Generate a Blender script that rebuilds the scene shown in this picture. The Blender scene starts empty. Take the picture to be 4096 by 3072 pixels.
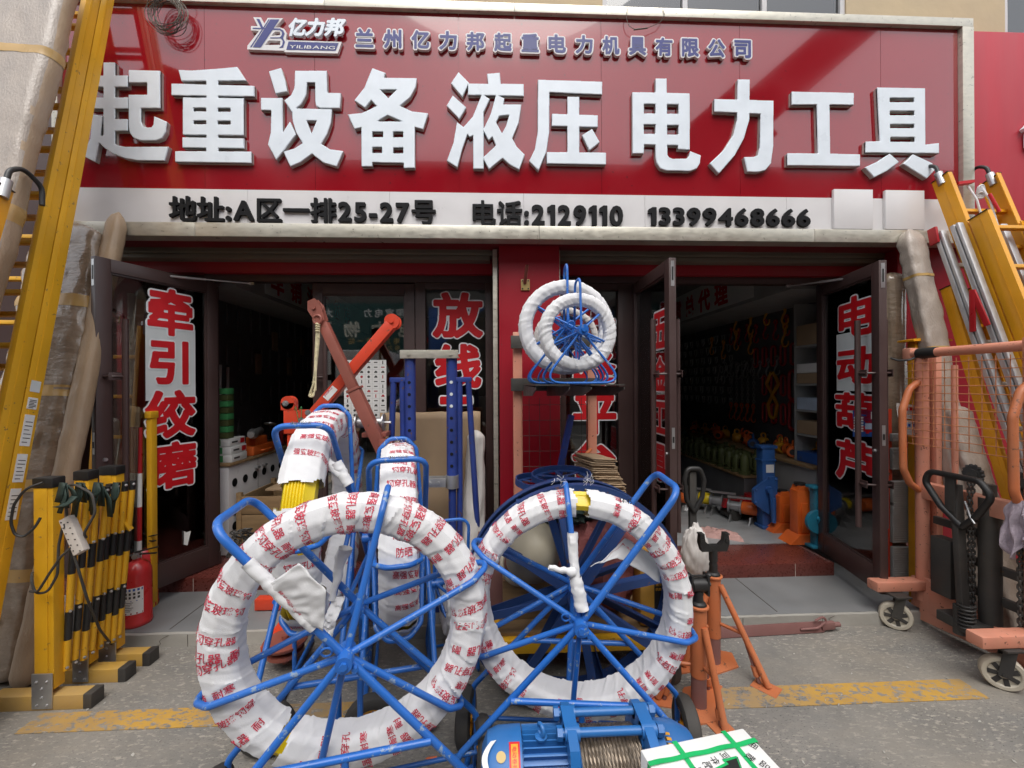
# -*- coding: utf-8 -*-
import bpy, bmesh, math, random
import numpy as np
from mathutils import Vector, Matrix, noise
R = math.radians
random.seed(7)
S = bpy.context.scene
COL = S.collection
# ---------------------------------------------------------------- camera, sky, sun, exposure
H, FPX, YAW, ROLL = 1.65, 1660.0, R(-2.4), R(0.3)
cam = bpy.data.cameras.new('camera'); cam.sensor_width = 36; cam.lens = 36*FPX/4096
cam.clip_start = .02; cam.clip_end = 400
camo = bpy.data.objects.new('camera', cam); COL.objects.link(camo)
_f = Vector((-math.sin(YAW), math.cos(YAW), 0)); _r = Vector((math.cos(YAW), math.sin(YAW), 0)); _u = Vector((0, 0, 1))
_c, _s = math.cos(ROLL), math.sin(ROLL)
_R, _U = _r*_c - _u*_s, _r*_s + _u*_c
camo.matrix_world = Matrix(((_R.x, _U.x, -_f.x, 0), (_R.y, _U.y, -_f.y, 0), (_R.z, _U.z, -_f.z, H), (0, 0, 0, 1)))
S.camera = camo
S.render.resolution_x, S.render.resolution_y = 1024, 768
SUN_EL, SUN_AZ = R(60), R(178)
w = bpy.data.worlds.new('World'); S.world = w; w.use_nodes = True
nt = w.node_tree; bg = nt.nodes['Background']
sky = nt.nodes.new('ShaderNodeTexSky'); sky.sky_type = 'NISHITA'; sky.sun_disc = False
sky.sun_elevation = SUN_EL; sky.sun_rotation = SUN_AZ
sky.air_density = 1.0; sky.dust_density = 2.0; sky.ozone_density = 1.0
hs = nt.nodes.new('ShaderNodeHueSaturation'); hs.inputs['Saturation'].default_value = .22
nt.links.new(sky.outputs[0], hs.inputs['Color']); nt.links.new(hs.outputs[0], bg.inputs['Color'])
bg.inputs['Strength'].default_value = .15
sl = bpy.data.lights.new('sun', 'SUN'); sl.energy = .85; sl.angle = R(42); sl.color = (1, .96, .9)
so = bpy.data.objects.new('sun', sl); COL.objects.link(so)
# sky sun_rotation is clockwise from +Y seen from above
_d = Vector((math.sin(SUN_AZ)*math.cos(SUN_EL), math.cos(SUN_AZ)*math.cos(SUN_EL), math.sin(SUN_EL)))
so.rotation_euler = _d.to_track_quat('Z', 'Y').to_euler(); so.location = (0, -4, 12)
S.view_settings.view_transform = 'Standard'; S.view_settings.look = 'None'
S.view_settings.gamma = 1; S.view_settings.use_curve_mapping = False
S.view_settings.exposure = 1.05
S.cycles.max_bounces = 8; S.cycles.transparent_max_bounces = 12; S.cycles.glossy_bounces = 3
S.cycles.caustics_reflective = False; S.cycles.caustics_refractive = False

# ---------------------------------------------------------------- measuring helpers (photo pixel -> real point)
def ray(px, py):
    u = (px-2048)/FPX; v = (1536-py)/FPX
    u, v = u*_c + v*_s, -u*_s + v*_c
    return Vector((_f.x + u*_r.x, _f.y + u*_r.y, v))
def at(px, py, y):
    d = ray(px, py); t = y/d.y
    return Vector((0, 0, H)) + d*t
def gr(px, py, z=0.):
    d = ray(px, py); t = (z-H)/d.z
    return Vector((0, 0, H)) + d*t
def V(*a): return Vector(a)

# ---------------------------------------------------------------- materials
MATS = {}
def lin(c): return tuple((x/12.92 if x <= .04045 else ((x+.055)/1.055)**2.4) for x in c)
def pm(name, base, rough=.5, metal=0., var=.12, scale=6., dust=0., dcol=(.30, .26, .21), bump=0., bscale=50., spec=.5, coat=0., stretch=(1, 1, 1), chip=0., ccol=(.12, .06, .04), dscale=2.2):
    m = bpy.data.materials.new(name); m.use_nodes = True; n = m.node_tree; N = n.nodes; L = n.links
    b = N['Principled BSDF']; MATS[name] = m
    b.inputs['Roughness'].default_value = rough; b.inputs['Metallic'].default_value = metal
    b.inputs['Specular IOR Level'].default_value = spec
    if coat: b.inputs['Coat Weight'].default_value = coat; b.inputs['Coat Roughness'].default_value = .04
    tc = N.new('ShaderNodeTexCoord'); mp = N.new('ShaderNodeMapping'); mp.inputs['Scale'].default_value = stretch
    L.new(tc.outputs['Object'], mp.inputs['Vector'])
    no = N.new('ShaderNodeTexNoise'); no.inputs['Scale'].default_value = scale; no.inputs['Detail'].default_value = 6
    L.new(mp.outputs[0], no.inputs['Vector'])
    mr = N.new('ShaderNodeMapRange'); mr.inputs[1].default_value = .3; mr.inputs[2].default_value = .7
    mr.inputs[3].default_value = 1-var; mr.inputs[4].default_value = 1+var
    L.new(no.outputs['Fac'], mr.inputs[0])
    mx = N.new('ShaderNodeMix'); mx.data_type = 'RGBA'; mx.blend_type = 'MULTIPLY'; mx.inputs[0].default_value = 1
    mx.inputs[6].default_value = (*base, 1); L.new(mr.outputs[0], mx.inputs[7]); out = mx.outputs[2]
    if dust:
        n2 = N.new('ShaderNodeTexNoise'); n2.inputs['Scale'].default_value = dscale; n2.inputs['Detail'].default_value = 8; n2.inputs['Roughness'].default_value = .65
        L.new(mp.outputs[0], n2.inputs['Vector'])
        r2 = N.new('ShaderNodeMapRange'); r2.inputs[1].default_value = .38; r2.inputs[2].default_value = .72; r2.inputs[3].default_value = dust*.25; r2.inputs[4].default_value = dust
        L.new(n2.outputs['Fac'], r2.inputs[0])
        m2 = N.new('ShaderNodeMix'); m2.data_type = 'RGBA'; L.new(r2.outputs[0], m2.inputs[0]); L.new(out, m2.inputs[6]); m2.inputs[7].default_value = (*dcol, 1); out = m2.outputs[2]
    if chip:
        n3 = N.new('ShaderNodeTexNoise'); n3.inputs['Scale'].default_value = 28; n3.inputs['Detail'].default_value = 5; n3.inputs['Roughness'].default_value = .7
        L.new(tc.outputs['Object'], n3.inputs['Vector'])
        r3 = N.new('ShaderNodeMapRange'); r3.inputs[1].default_value = .68-chip*.1; r3.inputs[2].default_value = .70-chip*.1
        L.new(n3.outputs['Fac'], r3.inputs[0])
        m3 = N.new('ShaderNodeMix'); m3.data_type = 'RGBA'; L.new(r3.outputs[0], m3.inputs[0]); L.new(out, m3.inputs[6]); m3.inputs[7].default_value = (*ccol, 1); out = m3.outputs[2]
    L.new(out, b.inputs['Base Color'])
    rr = N.new('ShaderNodeMapRange'); rr.inputs[1].default_value = .3; rr.inputs[2].default_value = .7
    rr.inputs[3].default_value = max(.03, rough-.08); rr.inputs[4].default_value = min(1, rough+.1)
    L.new(no.outputs['Fac'], rr.inputs[0]); L.new(rr.outputs[0], b.inputs['Roughness'])
    if bump:
        nb = N.new('ShaderNodeTexNoise'); nb.inputs['Scale'].default_value = bscale; nb.inputs['Detail'].default_value = 4
        L.new(mp.outputs[0], nb.inputs['Vector'])
        bp = N.new('ShaderNodeBump'); bp.inputs['Strength'].default_value = bump; bp.inputs['Distance'].default_value = .01
        L.new(nb.outputs['Fac'], bp.inputs['Height']); L.new(bp.outputs[0], b.inputs['Normal'])
    return m
def node(m): return m.node_tree.nodes, m.node_tree.links, m.node_tree.nodes['Principled BSDF']

pm('blue', (.008, .125, .50), .36, var=.16, dust=.20, dcol=(.16, .24, .38), chip=.75, ccol=(.22, .30, .42))
pm('darkblue', (.006, .035, .15), .45, var=.2, dust=.25, dcol=(.10, .12, .16), chip=.4)
pm('postblue', (.010, .035, .22), .42, var=.2, dust=.15, dcol=(.2, .2, .24), chip=.5)
pm('winchblue', (.01, .13, .40), .35, var=.12, dust=.22, dcol=(.16, .20, .24))
pm('yellow', (.76, .40, .012), .42, var=.10, scale=4, dust=.14, dcol=(.42, .30, .13), bump=.05, bscale=120, chip=.35, ccol=(.34, .20, .06))
pm('yellow_deep', (.74, .33, .006), .40, var=.10, scale=4, dust=.12, dcol=(.42, .30, .13), bump=.05, bscale=120)
pm('yellow_dusty', (.60, .34, .04), .5, var=.12, scale=4, dust=.75, dcol=(.33, .25, .15))
pm('rodyellow', (.75, .55, .01), .35, var=.08)
pm('orange', (.50, .125, .035), .50, var=.12, dust=.35, dcol=(.40, .24, .15), chip=.5, ccol=(.16, .07, .04))
pm('pink', (.66, .23, .14), .50, var=.12, dust=.45, dcol=(.52, .36, .28), chip=.5, ccol=(.16, .07, .04))
pm('hoist_red', (.62, .045, .012), .42, var=.12, dust=.12, chip=.3)
pm('hoist_brown', (.26, .065, .045), .45, var=.15, dust=.15, chip=.3)
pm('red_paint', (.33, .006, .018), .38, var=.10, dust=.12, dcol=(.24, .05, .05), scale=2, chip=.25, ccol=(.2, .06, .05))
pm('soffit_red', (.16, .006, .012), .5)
pm('sign_red', (.28, .003, .010), .05, var=.06, scale=1.5, spec=.55, dust=.08, dcol=(.36, .10, .11), dscale=1.2, coat=.5, chip=.30, ccol=(.13, .012, .016))
MATS['sign_red'].node_tree.nodes['Principled BSDF'].inputs['Coat IOR'].default_value = 1.55
MATS['sign_red'].node_tree.nodes['Principled BSDF'].inputs['Coat Roughness'].default_value = .015
pm('neigh_red', (.47, .025, .045), .5, var=.10, scale=2, dust=.12, dcol=(.45, .2, .2), stretch=(3, 3, .5))
pm('white_panel', (.72, .70, .70), .35, var=.03, dust=.06)
pm('letter_white', (.76, .82, .88), .35, var=.05, scale=9, dust=.10, dcol=(.62, .64, .66))
pm('letter_side', (.55, .53, .49), .45, metal=.2)
pm('letter_black', (.008, .008, .009), .6, spec=.2)
pm('letter_blue', (.030, .036, .19), .45)
pm('steel', (.60, .57, .49), .35, metal=.55, var=.12, scale=14, dust=.35, dcol=(.50, .45, .34), stretch=(1, 1, 3), chip=.5, ccol=(.33, .31, .25))
pm('alu', (.50, .50, .51), .42, metal=.7, var=.1, scale=10, dust=.2, dcol=(.35, .33, .3), stretch=(6, 6, .6))
pm('plank', (.42, .43, .43), .5, metal=.3, var=.1, dust=.3)
pm('zinc', (.5, .5, .5), .35, metal=.8, var=.15)
pm('brown_frame', (.055, .030, .028), .38, var=.10, scale=3, dust=.10, dcol=(.2, .16, .14))
pm('black', (.012, .012, .012), .45, dust=.15, dcol=(.12, .11, .10))
pm('iron', (.035, .036, .038), .5, metal=.3, dust=.35, dcol=(.20, .17, .13), chip=.3, ccol=(.10, .06, .03))
pm('rubber', (.02, .02, .02), .7, dust=.4, dcol=(.16, .14, .12))
pm('castor', (.55, .50, .40), .5, dust=.4, dcol=(.30, .25, .19))
pm('cloth', (.73, .73, .74), .85, var=.06, scale=7, dust=.22, dcol=(.46, .45, .44), bump=.10, bscale=300, dscale=5)
pm('old_cloth', (.60, .57, .54), .85, var=.10, scale=7, dust=.35, dcol=(.36, .33, .30), bump=.12, bscale=260, dscale=5)
pm('print_red', (.52, .04, .075), .8, var=.25, scale=60)
pm('decal_red', (.56, .010, .016), .4)
pm('decal_white', (.74, .76, .77), .4)
pm('film', (.62, .66, .66), .5, var=.05)
pm('landing', (.165, .17, .175), .55, var=.18, scale=3, dust=.30, dcol=(.24, .22, .20), bump=.05)
pm('granite', (.105, .020, .015), .30, var=.25, scale=60, dust=.25, dcol=(.22, .10, .08))
pm('kerb_stone', (.40, .385, .35), .6, var=.12, scale=4, dust=.45, dcol=(.25, .22, .18), bump=.15, bscale=30)
pm('plaster', (.55, .43, .27), .8, var=.08, scale=3, dust=.3, dcol=(.42, .33, .23), bump=.25, bscale=14)
pm('shutter', (.17, .15, .115), .5, var=.12, dust=.3, dcol=(.10, .08, .06), stretch=(.5, 1, 8))
pm('card', (.36, .25, .15), .75, var=.10, scale=5, dust=.2, dcol=(.26, .19, .13))
pm('wood', (.30, .19, .09), .65, var=.2, scale=5, stretch=(1, 8, 8), dust=.25, dcol=(.15, .11, .08))
pm('wrap', (.36, .24, .13), .42, var=.14, scale=9, dust=.55, dcol=(.46, .39, .33), bump=.25, bscale=90, dscale=1.6, stretch=(1, 1, .5))
pm('wrap_grey', (.40, .34, .29), .40, var=.16, scale=14, dust=.6, dcol=(.30, .24, .19), bump=.45, bscale=120, dscale=3.2, stretch=(1, 1, .35), coat=.3)
pm('wrap_film', (.27, .19, .12), .25, var=.25, scale=5, dust=.55, dcol=(.36, .31, .26), bump=.5, bscale=26, coat=.8, dscale=2.5, stretch=(1, 1, 2))
pm('tape', (.52, .33, .12), .3, var=.1)
pm('extred', (.52, .013, .018), .28, var=.1, dust=.18, dcol=(.3, .2, .16), coat=.3)
pm('paper', (.74, .74, .72), .6, var=.05)
pm('greenpaint', (.06, .30, .10), .5)
pm('olive', (.075, .09, .03), .5, var=.15)
pm('teal', (.012, .22, .34), .4, var=.12, dust=.12)
pm('jackblue', (.015, .09, .30), .4, var=.12, dust=.12)
pm('jackorange', (.75, .13, .012), .4, var=.12, dust=.12)
pm('toolred', (.40, .015, .02), .35)
pm('toolyellow', (.65, .30, .02), .4)
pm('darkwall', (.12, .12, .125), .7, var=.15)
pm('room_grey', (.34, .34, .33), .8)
pm('floor_tile', (.30, .31, .32), .35, var=.2, scale=2, stretch=(2, 9, 1), dust=.2)
pm('olive_strap', (.020, .038, .030), .7, var=.2)
pm('plug', (.58, .53, .48), .5, dust=.5, dcol=(.3, .25, .2))
pm('pinkcloth', (.50, .30, .27), .85, var=.2, scale=8, bump=.3, bscale=120)
pm('towel', (.42, .35, .40), .9, var=.3, scale=14, bump=.5, bscale=150)
pm('redsack', (.27, .08, .075), .8, var=.2, bump=.4, bscale=90)
pm('cream', (.48, .43, .32), .5, var=.1, dust=.4, dcol=(.22, .18, .13))
pm('jerry', (.60, .30, .03), .45, dust=.2)
pm('rope', (.62, .55, .35), .8, var=.2, scale=40)
pm('rustbar', (.19, .075, .07), .6, var=.15, dust=.4, dcol=(.26, .18, .15))
pm('cable_steel', (.20, .16, .12), .4, metal=.6, var=.35, scale=60, stretch=(1, 1, 1))
pm('wire', (.10, .085, .07), .5, metal=.5)
pm('strap_green', (.012, .42, .12), .35)
pm('box_white', (.80, .80, .78), .5, var=.03, dust=.08)
pm('mesh_orange', (.55, .22, .10), .5)
pm('poster_blue', (.03, .10, .36), .4)
pm('sign_green', (.008, .075, .07), .4)
pm('gold', (.5, .36, .14), .4)
pm('bluewhite', (.45, .55, .68), .5)
pm('facade_grey', (.13, .12, .11), .8, var=.1, scale=1)
pm('lilac', (.36, .26, .44), .8)
pm('toolsteel', (.32, .32, .33), .35, metal=.6)

def glass_mat(name, tint=.85, rough=.02):
    m = bpy.data.materials.new(name); m.use_nodes = True; MATS[name] = m
    N = m.node_tree.nodes; L = m.node_tree.links; N.remove(N['Principled BSDF'])
    t = N.new('ShaderNodeBsdfTransparent'); t.inputs[0].default_value = (tint*.97, tint, tint*.985, 1)
    g = N.new('ShaderNodeBsdfGlossy'); g.inputs['Roughness'].default_value = rough; g.inputs[0].default_value = (1, 1, 1, 1)
    fr = N.new('ShaderNodeFresnel'); fr.inputs[0].default_value = 1.95
    mx = N.new('ShaderNodeMixShader'); L.new(fr.outputs[0], mx.inputs[0]); L.new(t.outputs[0], mx.inputs[1]); L.new(g.outputs[0], mx.inputs[2])
    L.new(mx.outputs[0], N['Material Output'].inputs[0]); return m
glass_mat('glass', .93); glass_mat('plastic_clear', .80, .15)

def asphalt():
    m = bpy.data.materials.new('asphalt'); m.use_nodes = True; MATS['asphalt'] = m
    N, L, b = node(m); tc = N.new('ShaderNodeTexCoord')
    def noi(scale, det, st=(1, 1, 1), rot=0, ro=.6):
        mp = N.new('ShaderNodeMapping'); mp.inputs['Scale'].default_value = st; mp.inputs['Rotation'].default_value = (0, 0, rot)
        L.new(tc.outputs['Object'], mp.inputs[0]); n = N.new('ShaderNodeTexNoise'); n.inputs['Scale'].default_value = scale; n.inputs['Detail'].default_value = det; n.inputs['Roughness'].default_value = ro
        L.new(mp.outputs[0], n.inputs['Vector']); return n.outputs['Fac']
    def rng(s, a, bb, c=0, d=1):
        r = N.new('ShaderNodeMapRange'); r.inputs[1].default_value = a; r.inputs[2].default_value = bb; r.inputs[3].default_value = c; r.inputs[4].default_value = d; L.new(s, r.inputs[0]); return r.outputs[0]
    def mix(f, a, bb):
        x = N.new('ShaderNodeMix'); x.data_type = 'RGBA'; L.new(f, x.inputs[0])
        for i, q in ((6, a), (7, bb)):
            if isinstance(q, tuple): x.inputs[i].default_value = (*q, 1)
            else: L.new(q, x.inputs[i])
        return x.outputs[2]
    def mul(a, bb):
        q = N.new('ShaderNodeMath'); q.operation = 'MULTIPLY'; L.new(a, q.inputs[0]); L.new(bb, q.inputs[1]); return q.outputs[0]
    base = mix(rng(noi(3, 6), .35, .65), (.155, .149, .138), (.22, .208, .188))
    sp = mul(rng(noi(24, 5, (1, 2.6, 1), .5, .68), .545, .60), rng(noi(1.6, 4), .36, .55, .15, 1))
    base = mix(sp, base, (.36, .33, .285))
    base = mix(mul(rng(noi(70, 2, (1, 2, 1), -.4), .6, .66), rng(noi(1.3, 3), .3, .6)), base, (.045, .045, .047))
    dust = rng(noi(.9, 5, (.7, 1.6, 1)), .47, .68, 0, .7)
    base = mix(dust, base, (.285, .25, .20))
    L.new(base, b.inputs['Base Color']); b.inputs['Roughness'].default_value = .85
    bp = N.new('ShaderNodeBump'); bp.inputs['Strength'].default_value = .35; bp.inputs['Distance'].default_value = .006
    L.new(noi(60, 5), bp.inputs['Height']); L.new(bp.outputs[0], b.inputs['Normal'])
    # worn yellow road paint: patches where the asphalt shows through
    m2 = m.copy(); m2.name = 'road_paint'; MATS['road_paint'] = m2
    N, L, b = node(m2); tc = [x for x in N if x.type == 'TEX_COORD'][0]
    old = b.inputs['Base Color'].links[0].from_socket
    y = mix(rng(noi(5, 4), .3, .7), (.42, .24, .055), (.52, .30, .05))
    wear = rng(noi(16, 8, (1, 1.8, 1), .3, .75), .505, .56)
    y2 = mix(rng(noi(1.1, 4), .44, .62, 0, .95), y, (.27, .20, .12))
    L.new(mix(wear, y2, old), b.inputs['Base Color'])
asphalt()
# weathered top edge streaks on the sign frame
def tweak_wrap():
    N, L, b = node(MATS['cloth'])
tweak_wrap()

# ---------------------------------------------------------------- mesh builder
def fillet(pts, rad, n=5, closed=False):
    pts = [Vector(p) for p in pts]; out = []; m = len(pts)
    for i, p in enumerate(pts):
        if not closed and i in (0, m-1): out.append(p); continue
        a = (pts[i-1]-p); c = (pts[(i+1) % m]-p); la, lc = a.length, c.length
        if la < 1e-6 or lc < 1e-6: continue
        a /= la; c /= lc; ang = a.angle(c)
        if ang > 3.1: out.append(p); continue
        d = min(rad/math.tan(ang/2), la*.48, lc*.48); p0, p1 = p+a*d, p+c*d
        for k in range(n+1):
            t = k/n; out.append(p0*(1-t)**2 + p*2*t*(1-t) + p1*t*t)
    return out
class MB:
    def __init__(s): s.v = []; s.f = []; s.m = []; s.sm = 40
    def add(s, vs, fs, mi=0, mat=None):
        o = len(s.v)
        s.v += [(mat @ Vector(p)) if mat is not None else Vector(p) for p in vs]
        s.f += [tuple(i+o for i in f) for f in fs]; s.m += [mi]*len(fs)
        return s
    def box(s, x0, x1, y0, y1, z0, z1, bev=0, mi=0, mat=None):
        if x1 < x0: x0, x1 = x1, x0
        if y1 < y0: y0, y1 = y1, y0
        if z1 < z0: z0, z1 = z1, z0
        b = min(bev, (x1-x0)*.45, (y1-y0)*.45, (z1-z0)*.45)
        if b <= 0:
            vs = [(x, y, z) for z in (z0, z1) for y in (y0, y1) for x in (x0, x1)]
            fs = [(0, 2, 3, 1), (4, 5, 7, 6), (0, 1, 5, 4), (2, 6, 7, 3), (0, 4, 6, 2), (1, 3, 7, 5)]
        else:
            bm = bmesh.new(); bmesh.ops.create_cube(bm, size=1)
            for v in bm.verts: v.co = Vector(((x0+x1)/2+v.co.x*(x1-x0), (y0+y1)/2+v.co.y*(y1-y0), (z0+z1)/2+v.co.z*(z1-z0)))
            bmesh.ops.bevel(bm, geom=bm.edges[:], offset=b, segments=2, affect='EDGES', profile=.6)
            bm.verts.index_update(); vs = [v.co.copy() for v in bm.verts]; fs = [tuple(v.index for v in f.verts) for f in bm.faces]; bm.free()
        return s.add(vs, fs, mi, mat)
    def beam(s, p, q, wd, ht, up=(0, 0, 1), bev=0, mi=0):
        """rectangular bar from p to q; wd across, ht along 'up'"""
        p, q = Vector(p), Vector(q); d = (q-p); L = d.length; d.normalize()
        u = Vector(up); u = u - d*u.dot(d)
        if u.length < 1e-4: u = Vector((1, 0, 0)) - d*d.x
        u.normalize(); r = d.cross(u)
        M = Matrix(((r.x, d.x, u.x, p.x), (r.y, d.y, u.y, p.y), (r.z, d.z, u.z, p.z), (0, 0, 0, 1)))
        return s.box(-wd/2, wd/2, 0, L, -ht/2, ht/2, bev, mi, M)
    def tube(s, pts, r, seg=10, closed=False, mi=0, caps=True, r2=None):
        pts = [Vector(p) for p in pts]; n = len(pts); vs = []; fs = []
        t0 = (pts[1]-pts[0]).normalized(); u = t0.orthogonal().normalized(); prev = t0
        for i, p in enumerate(pts):
            if closed: t = (pts[(i+1) % n]-pts[i-1])
            elif i == 0: t = pts[1]-p
            elif i == n-1: t = p-pts[i-1]
            else: t = (pts[i+1]-p).normalized()+(p-pts[i-1]).normalized()
            if t.length < 1e-9: t = prev
            t.normalize(); q = prev.rotation_difference(t); u = q @ u; u = (u-t*u.dot(t)).normalized(); prev = t
            b = t.cross(u); rr = r if r2 is None else r+(r2-r)*i/(n-1)
            for k in range(seg):
                a = 2*math.pi*k/seg; vs.append(p+(u*math.cos(a)+b*math.sin(a))*rr)
        for i in range(n if closed else n-1):
            j = (i+1) % n
            for k in range(seg): l = (k+1) % seg; fs.append((i*seg+k, i*seg+l, j*seg+l, j*seg+k))
        if caps and not closed: fs.append(tuple(range(seg-1, -1, -1))); fs.append(tuple((n-1)*seg+k for k in range(seg)))
        return s.add(vs, fs, mi)
    def cyl(s, p, q, r, seg=16, r2=None, mi=0, caps=True): return s.tube([p, q], r, seg, mi=mi, r2=r2, caps=caps)
    def lathe(s, prof, o=(0, 0, 0), ax=(0, 0, 1), seg=24, mi=0, closed=False):
        o = Vector(o); ax = Vector(ax).normalized(); u = ax.orthogonal().normalized(); b = ax.cross(u); vs = []; fs = []; n = len(prof)
        for r, h in prof:
            for k in range(seg):
                a = 2*math.pi*k/seg; vs.append(o+ax*h+(u*math.cos(a)+b*math.sin(a))*r)
        for i in range(n if closed else n-1):
            j = (i+1) % n
            for k in range(seg): l = (k+1) % seg; fs.append((i*seg+k, i*seg+l, j*seg+l, j*seg+k))
        if not closed:
            if prof[0][0] > 1e-5: fs.append(tuple(range(seg-1, -1, -1)))
            if prof[-1][0] > 1e-5: fs.append(tuple((n-1)*seg+k for k in range(seg)))
        return s.add(vs, fs, mi)
    def prism(s, poly, depth, o=(0, 0, 0), ux=(1, 0, 0), uy=(0, 0, 1), mi=0):
        """2-D outline in the ux/uy plane pushed 'depth' along ux x uy"""
        o, ux, uy = Vector(o), Vector(ux).normalized(), Vector(uy).normalized(); n = ux.cross(uy)*depth; k = len(poly)
        a = [o+ux*x+uy*y for x, y in poly]; vs = a+[p+n for p in a]
        fs = [tuple(range(k-1, -1, -1)), tuple(range(k, 2*k))]+[(i, (i+1) % k, (i+1) % k+k, i+k) for i in range(k)]
        return s.add(vs, fs, mi)
    def grid(s, fn, nu, nv, cu=False, cv=False, mi=0, skip=None):
        vs = [fn(i/nu, j/nv) for i in range(nu if cu else nu+1) for j in range(nv if cv else nv+1)]
        U = nu if cu else nu+1; W = nv if cv else nv+1; fs = []
        for i in range(nu):
            for j in range(nv):
                if skip and skip((i+.5)/nu, (j+.5)/nv): continue
                a, b = (i+1) % U, (j+1) % W; fs.append((i*W+j, a*W+j, a*W+b, i*W+b))
        return s.add(vs, fs, mi)
    def ball(s, c, r, seg=12, mi=0, sc=(1, 1, 1)):
        c = Vector(c); n = seg//2
        return s.grid(lambda u, v: c+Vector((sc[0]*r*math.sin(math.pi*(.001+.998*v))*math.cos(2*math.pi*u), sc[1]*r*math.sin(math.pi*(.001+.998*v))*math.sin(2*math.pi*u), sc[2]*r*math.cos(math.pi*(.001+.998*v)))), seg, n, True, False, mi)
    def torus(s, c, Rm, r, ax=(0, 0, 1), n=28, seg=8, mi=0, a0=0, a1=2*math.pi):
        ax = Vector(ax).normalized(); u = ax.orthogonal().normalized(); b = ax.cross(u); c = Vector(c)
        if a1-a0 > 6.28: return s.tube([c+(u*math.cos(2*math.pi*i/n)+b*math.sin(2*math.pi*i/n))*Rm for i in range(n)], r, seg, True, mi)
        return s.tube([c+(u*math.cos(a0+(a1-a0)*i/n)+b*math.sin(a0+(a1-a0)*i/n))*Rm for i in range(n+1)], r, seg, False, mi)
    def build(s, name, mats, parent=None):
        me = bpy.data.meshes.new(name); me.from_pydata([tuple(v) for v in s.v], [], s.f)
        if isinstance(mats, str): mats = [mats]
        for m in mats: me.materials.append(MATS[m])
        if len(mats) > 1: me.polygons.foreach_set('material_index', s.m)
        bm = bmesh.new(); bm.from_mesh(me); bmesh.ops.recalc_face_normals(bm, faces=bm.faces); bm.to_mesh(me); bm.free()
        if s.sm: me.polygons.foreach_set('use_smooth', [True]*len(me.polygons)); me.set_sharp_from_angle(angle=R(s.sm))
        o = bpy.data.objects.new(name, me); COL.objects.link(o)
        if parent is not None: o.parent = parent
        return o
def tag(o, label=None, cat=None, group=None, kind=None):
    if label: o['label'] = label
    if cat: o['category'] = cat
    if group: o['group'] = group
    if kind: o['kind'] = kind
    return o
def thing(name, label, cat, group=None):
    o = bpy.data.objects.new(name, None); o.empty_display_size = .1; COL.objects.link(o)
    return tag(o, label, cat, group)
def struct(name, mb, mat):
    return tag(mb.build(name, mat), kind='structure')
def single(name, mb, mat, label, cat, group=None):
    o = tag(mb.build(name, mat), label, cat, group); rebase(o); return o
def rebase(root):
    """move the origin of a finished thing to the middle of its foot"""
    pts = []
    def walk(o):
        if o.type == 'MESH': pts.extend(v.co for v in o.data.vertices)
        for c in o.children: walk(c)
    walk(root)
    if not pts: return root
    A = np.array([tuple(p) for p in pts]); lo, hi = A.min(0), A.max(0)
    c = Vector(((lo[0]+hi[0])/2, (lo[1]+hi[1])/2, lo[2]))
    done = set()
    def sh(o):
        if o.type == 'MESH' and o.data.name not in done: o.data.transform(Matrix.Translation(-c)); done.add(o.data.name)
        for k in o.children: sh(k)
    sh(root); root.location = c; return root
def dup(root, loc, rotz=0, label=None, scale=None):
    r = root.copy(); COL.objects.link(r); r.location = loc; r.rotation_euler = (0, 0, rotz)
    if label: r['label'] = label
    if scale: r.scale = scale
    def rec(a, b):
        for ch in a.children:
            c = ch.copy(); COL.objects.link(c); c.parent = b; rec(ch, c)
    rec(root, r); return r

# ---------------------------------------------------------------- lettering: glyph outlines, thickened, as real meshes
def contours(g):
    """closed loops of a grey grid at level .5, in cell units"""
    g = np.pad(g, 1); ny, nx = g.shape; seg = {}
    def ed(a, b, va, vb):
        t = (.5-va)/(vb-va); return (a[0]+(b[0]-a[0])*t, a[1]+(b[1]-a[1])*t)
    B = g > .5
    key = lambda p: (round(p[0]*512), round(p[1]*512))
    c = B[:-1, :-1].astype(int)+2*B[:-1, 1:]+4*B[1:, 1:]+8*B[1:, :-1]
    P = {}
    for j, i in zip(*np.nonzero((c > 0) & (c < 15))):
        v = [g[j, i], g[j, i+1], g[j+1, i+1], g[j+1, i]]; p = [(i, j), (i+1, j), (i+1, j+1), (i, j+1)]
        e = lambda k: ed(p[k], p[(k+1) % 4], v[k], v[(k+1) % 4])
        inside = [x > .5 for x in v]
        # walk with the filled side on the left
        starts = [k for k in range(4) if inside[k] and not inside[(k+1) % 4]]
        ends = [k for k in range(4) if not inside[k] and inside[(k+1) % 4]]
        for k in starts:
            q = min(ends, key=lambda m: (m-k) % 4) if len(ends) > 1 else ends[0]
            a, b = e(k), e(q); seg.setdefault(key(a), []).append(key(b)); P[key(a)] = a; P[key(b)] = b
    loops = []
    while seg:
        k0 = next(iter(seg)); k = k0; lp = []
        while k in seg:
            lp.append(P[k]); l = seg[k]; nx_ = l.pop()
            if not l: del seg[k]
            k = nx_
            if k == k0: break
        if len(lp) > 5: loops.append([(x-1, y-1) for x, y in lp])
    return loops
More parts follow.
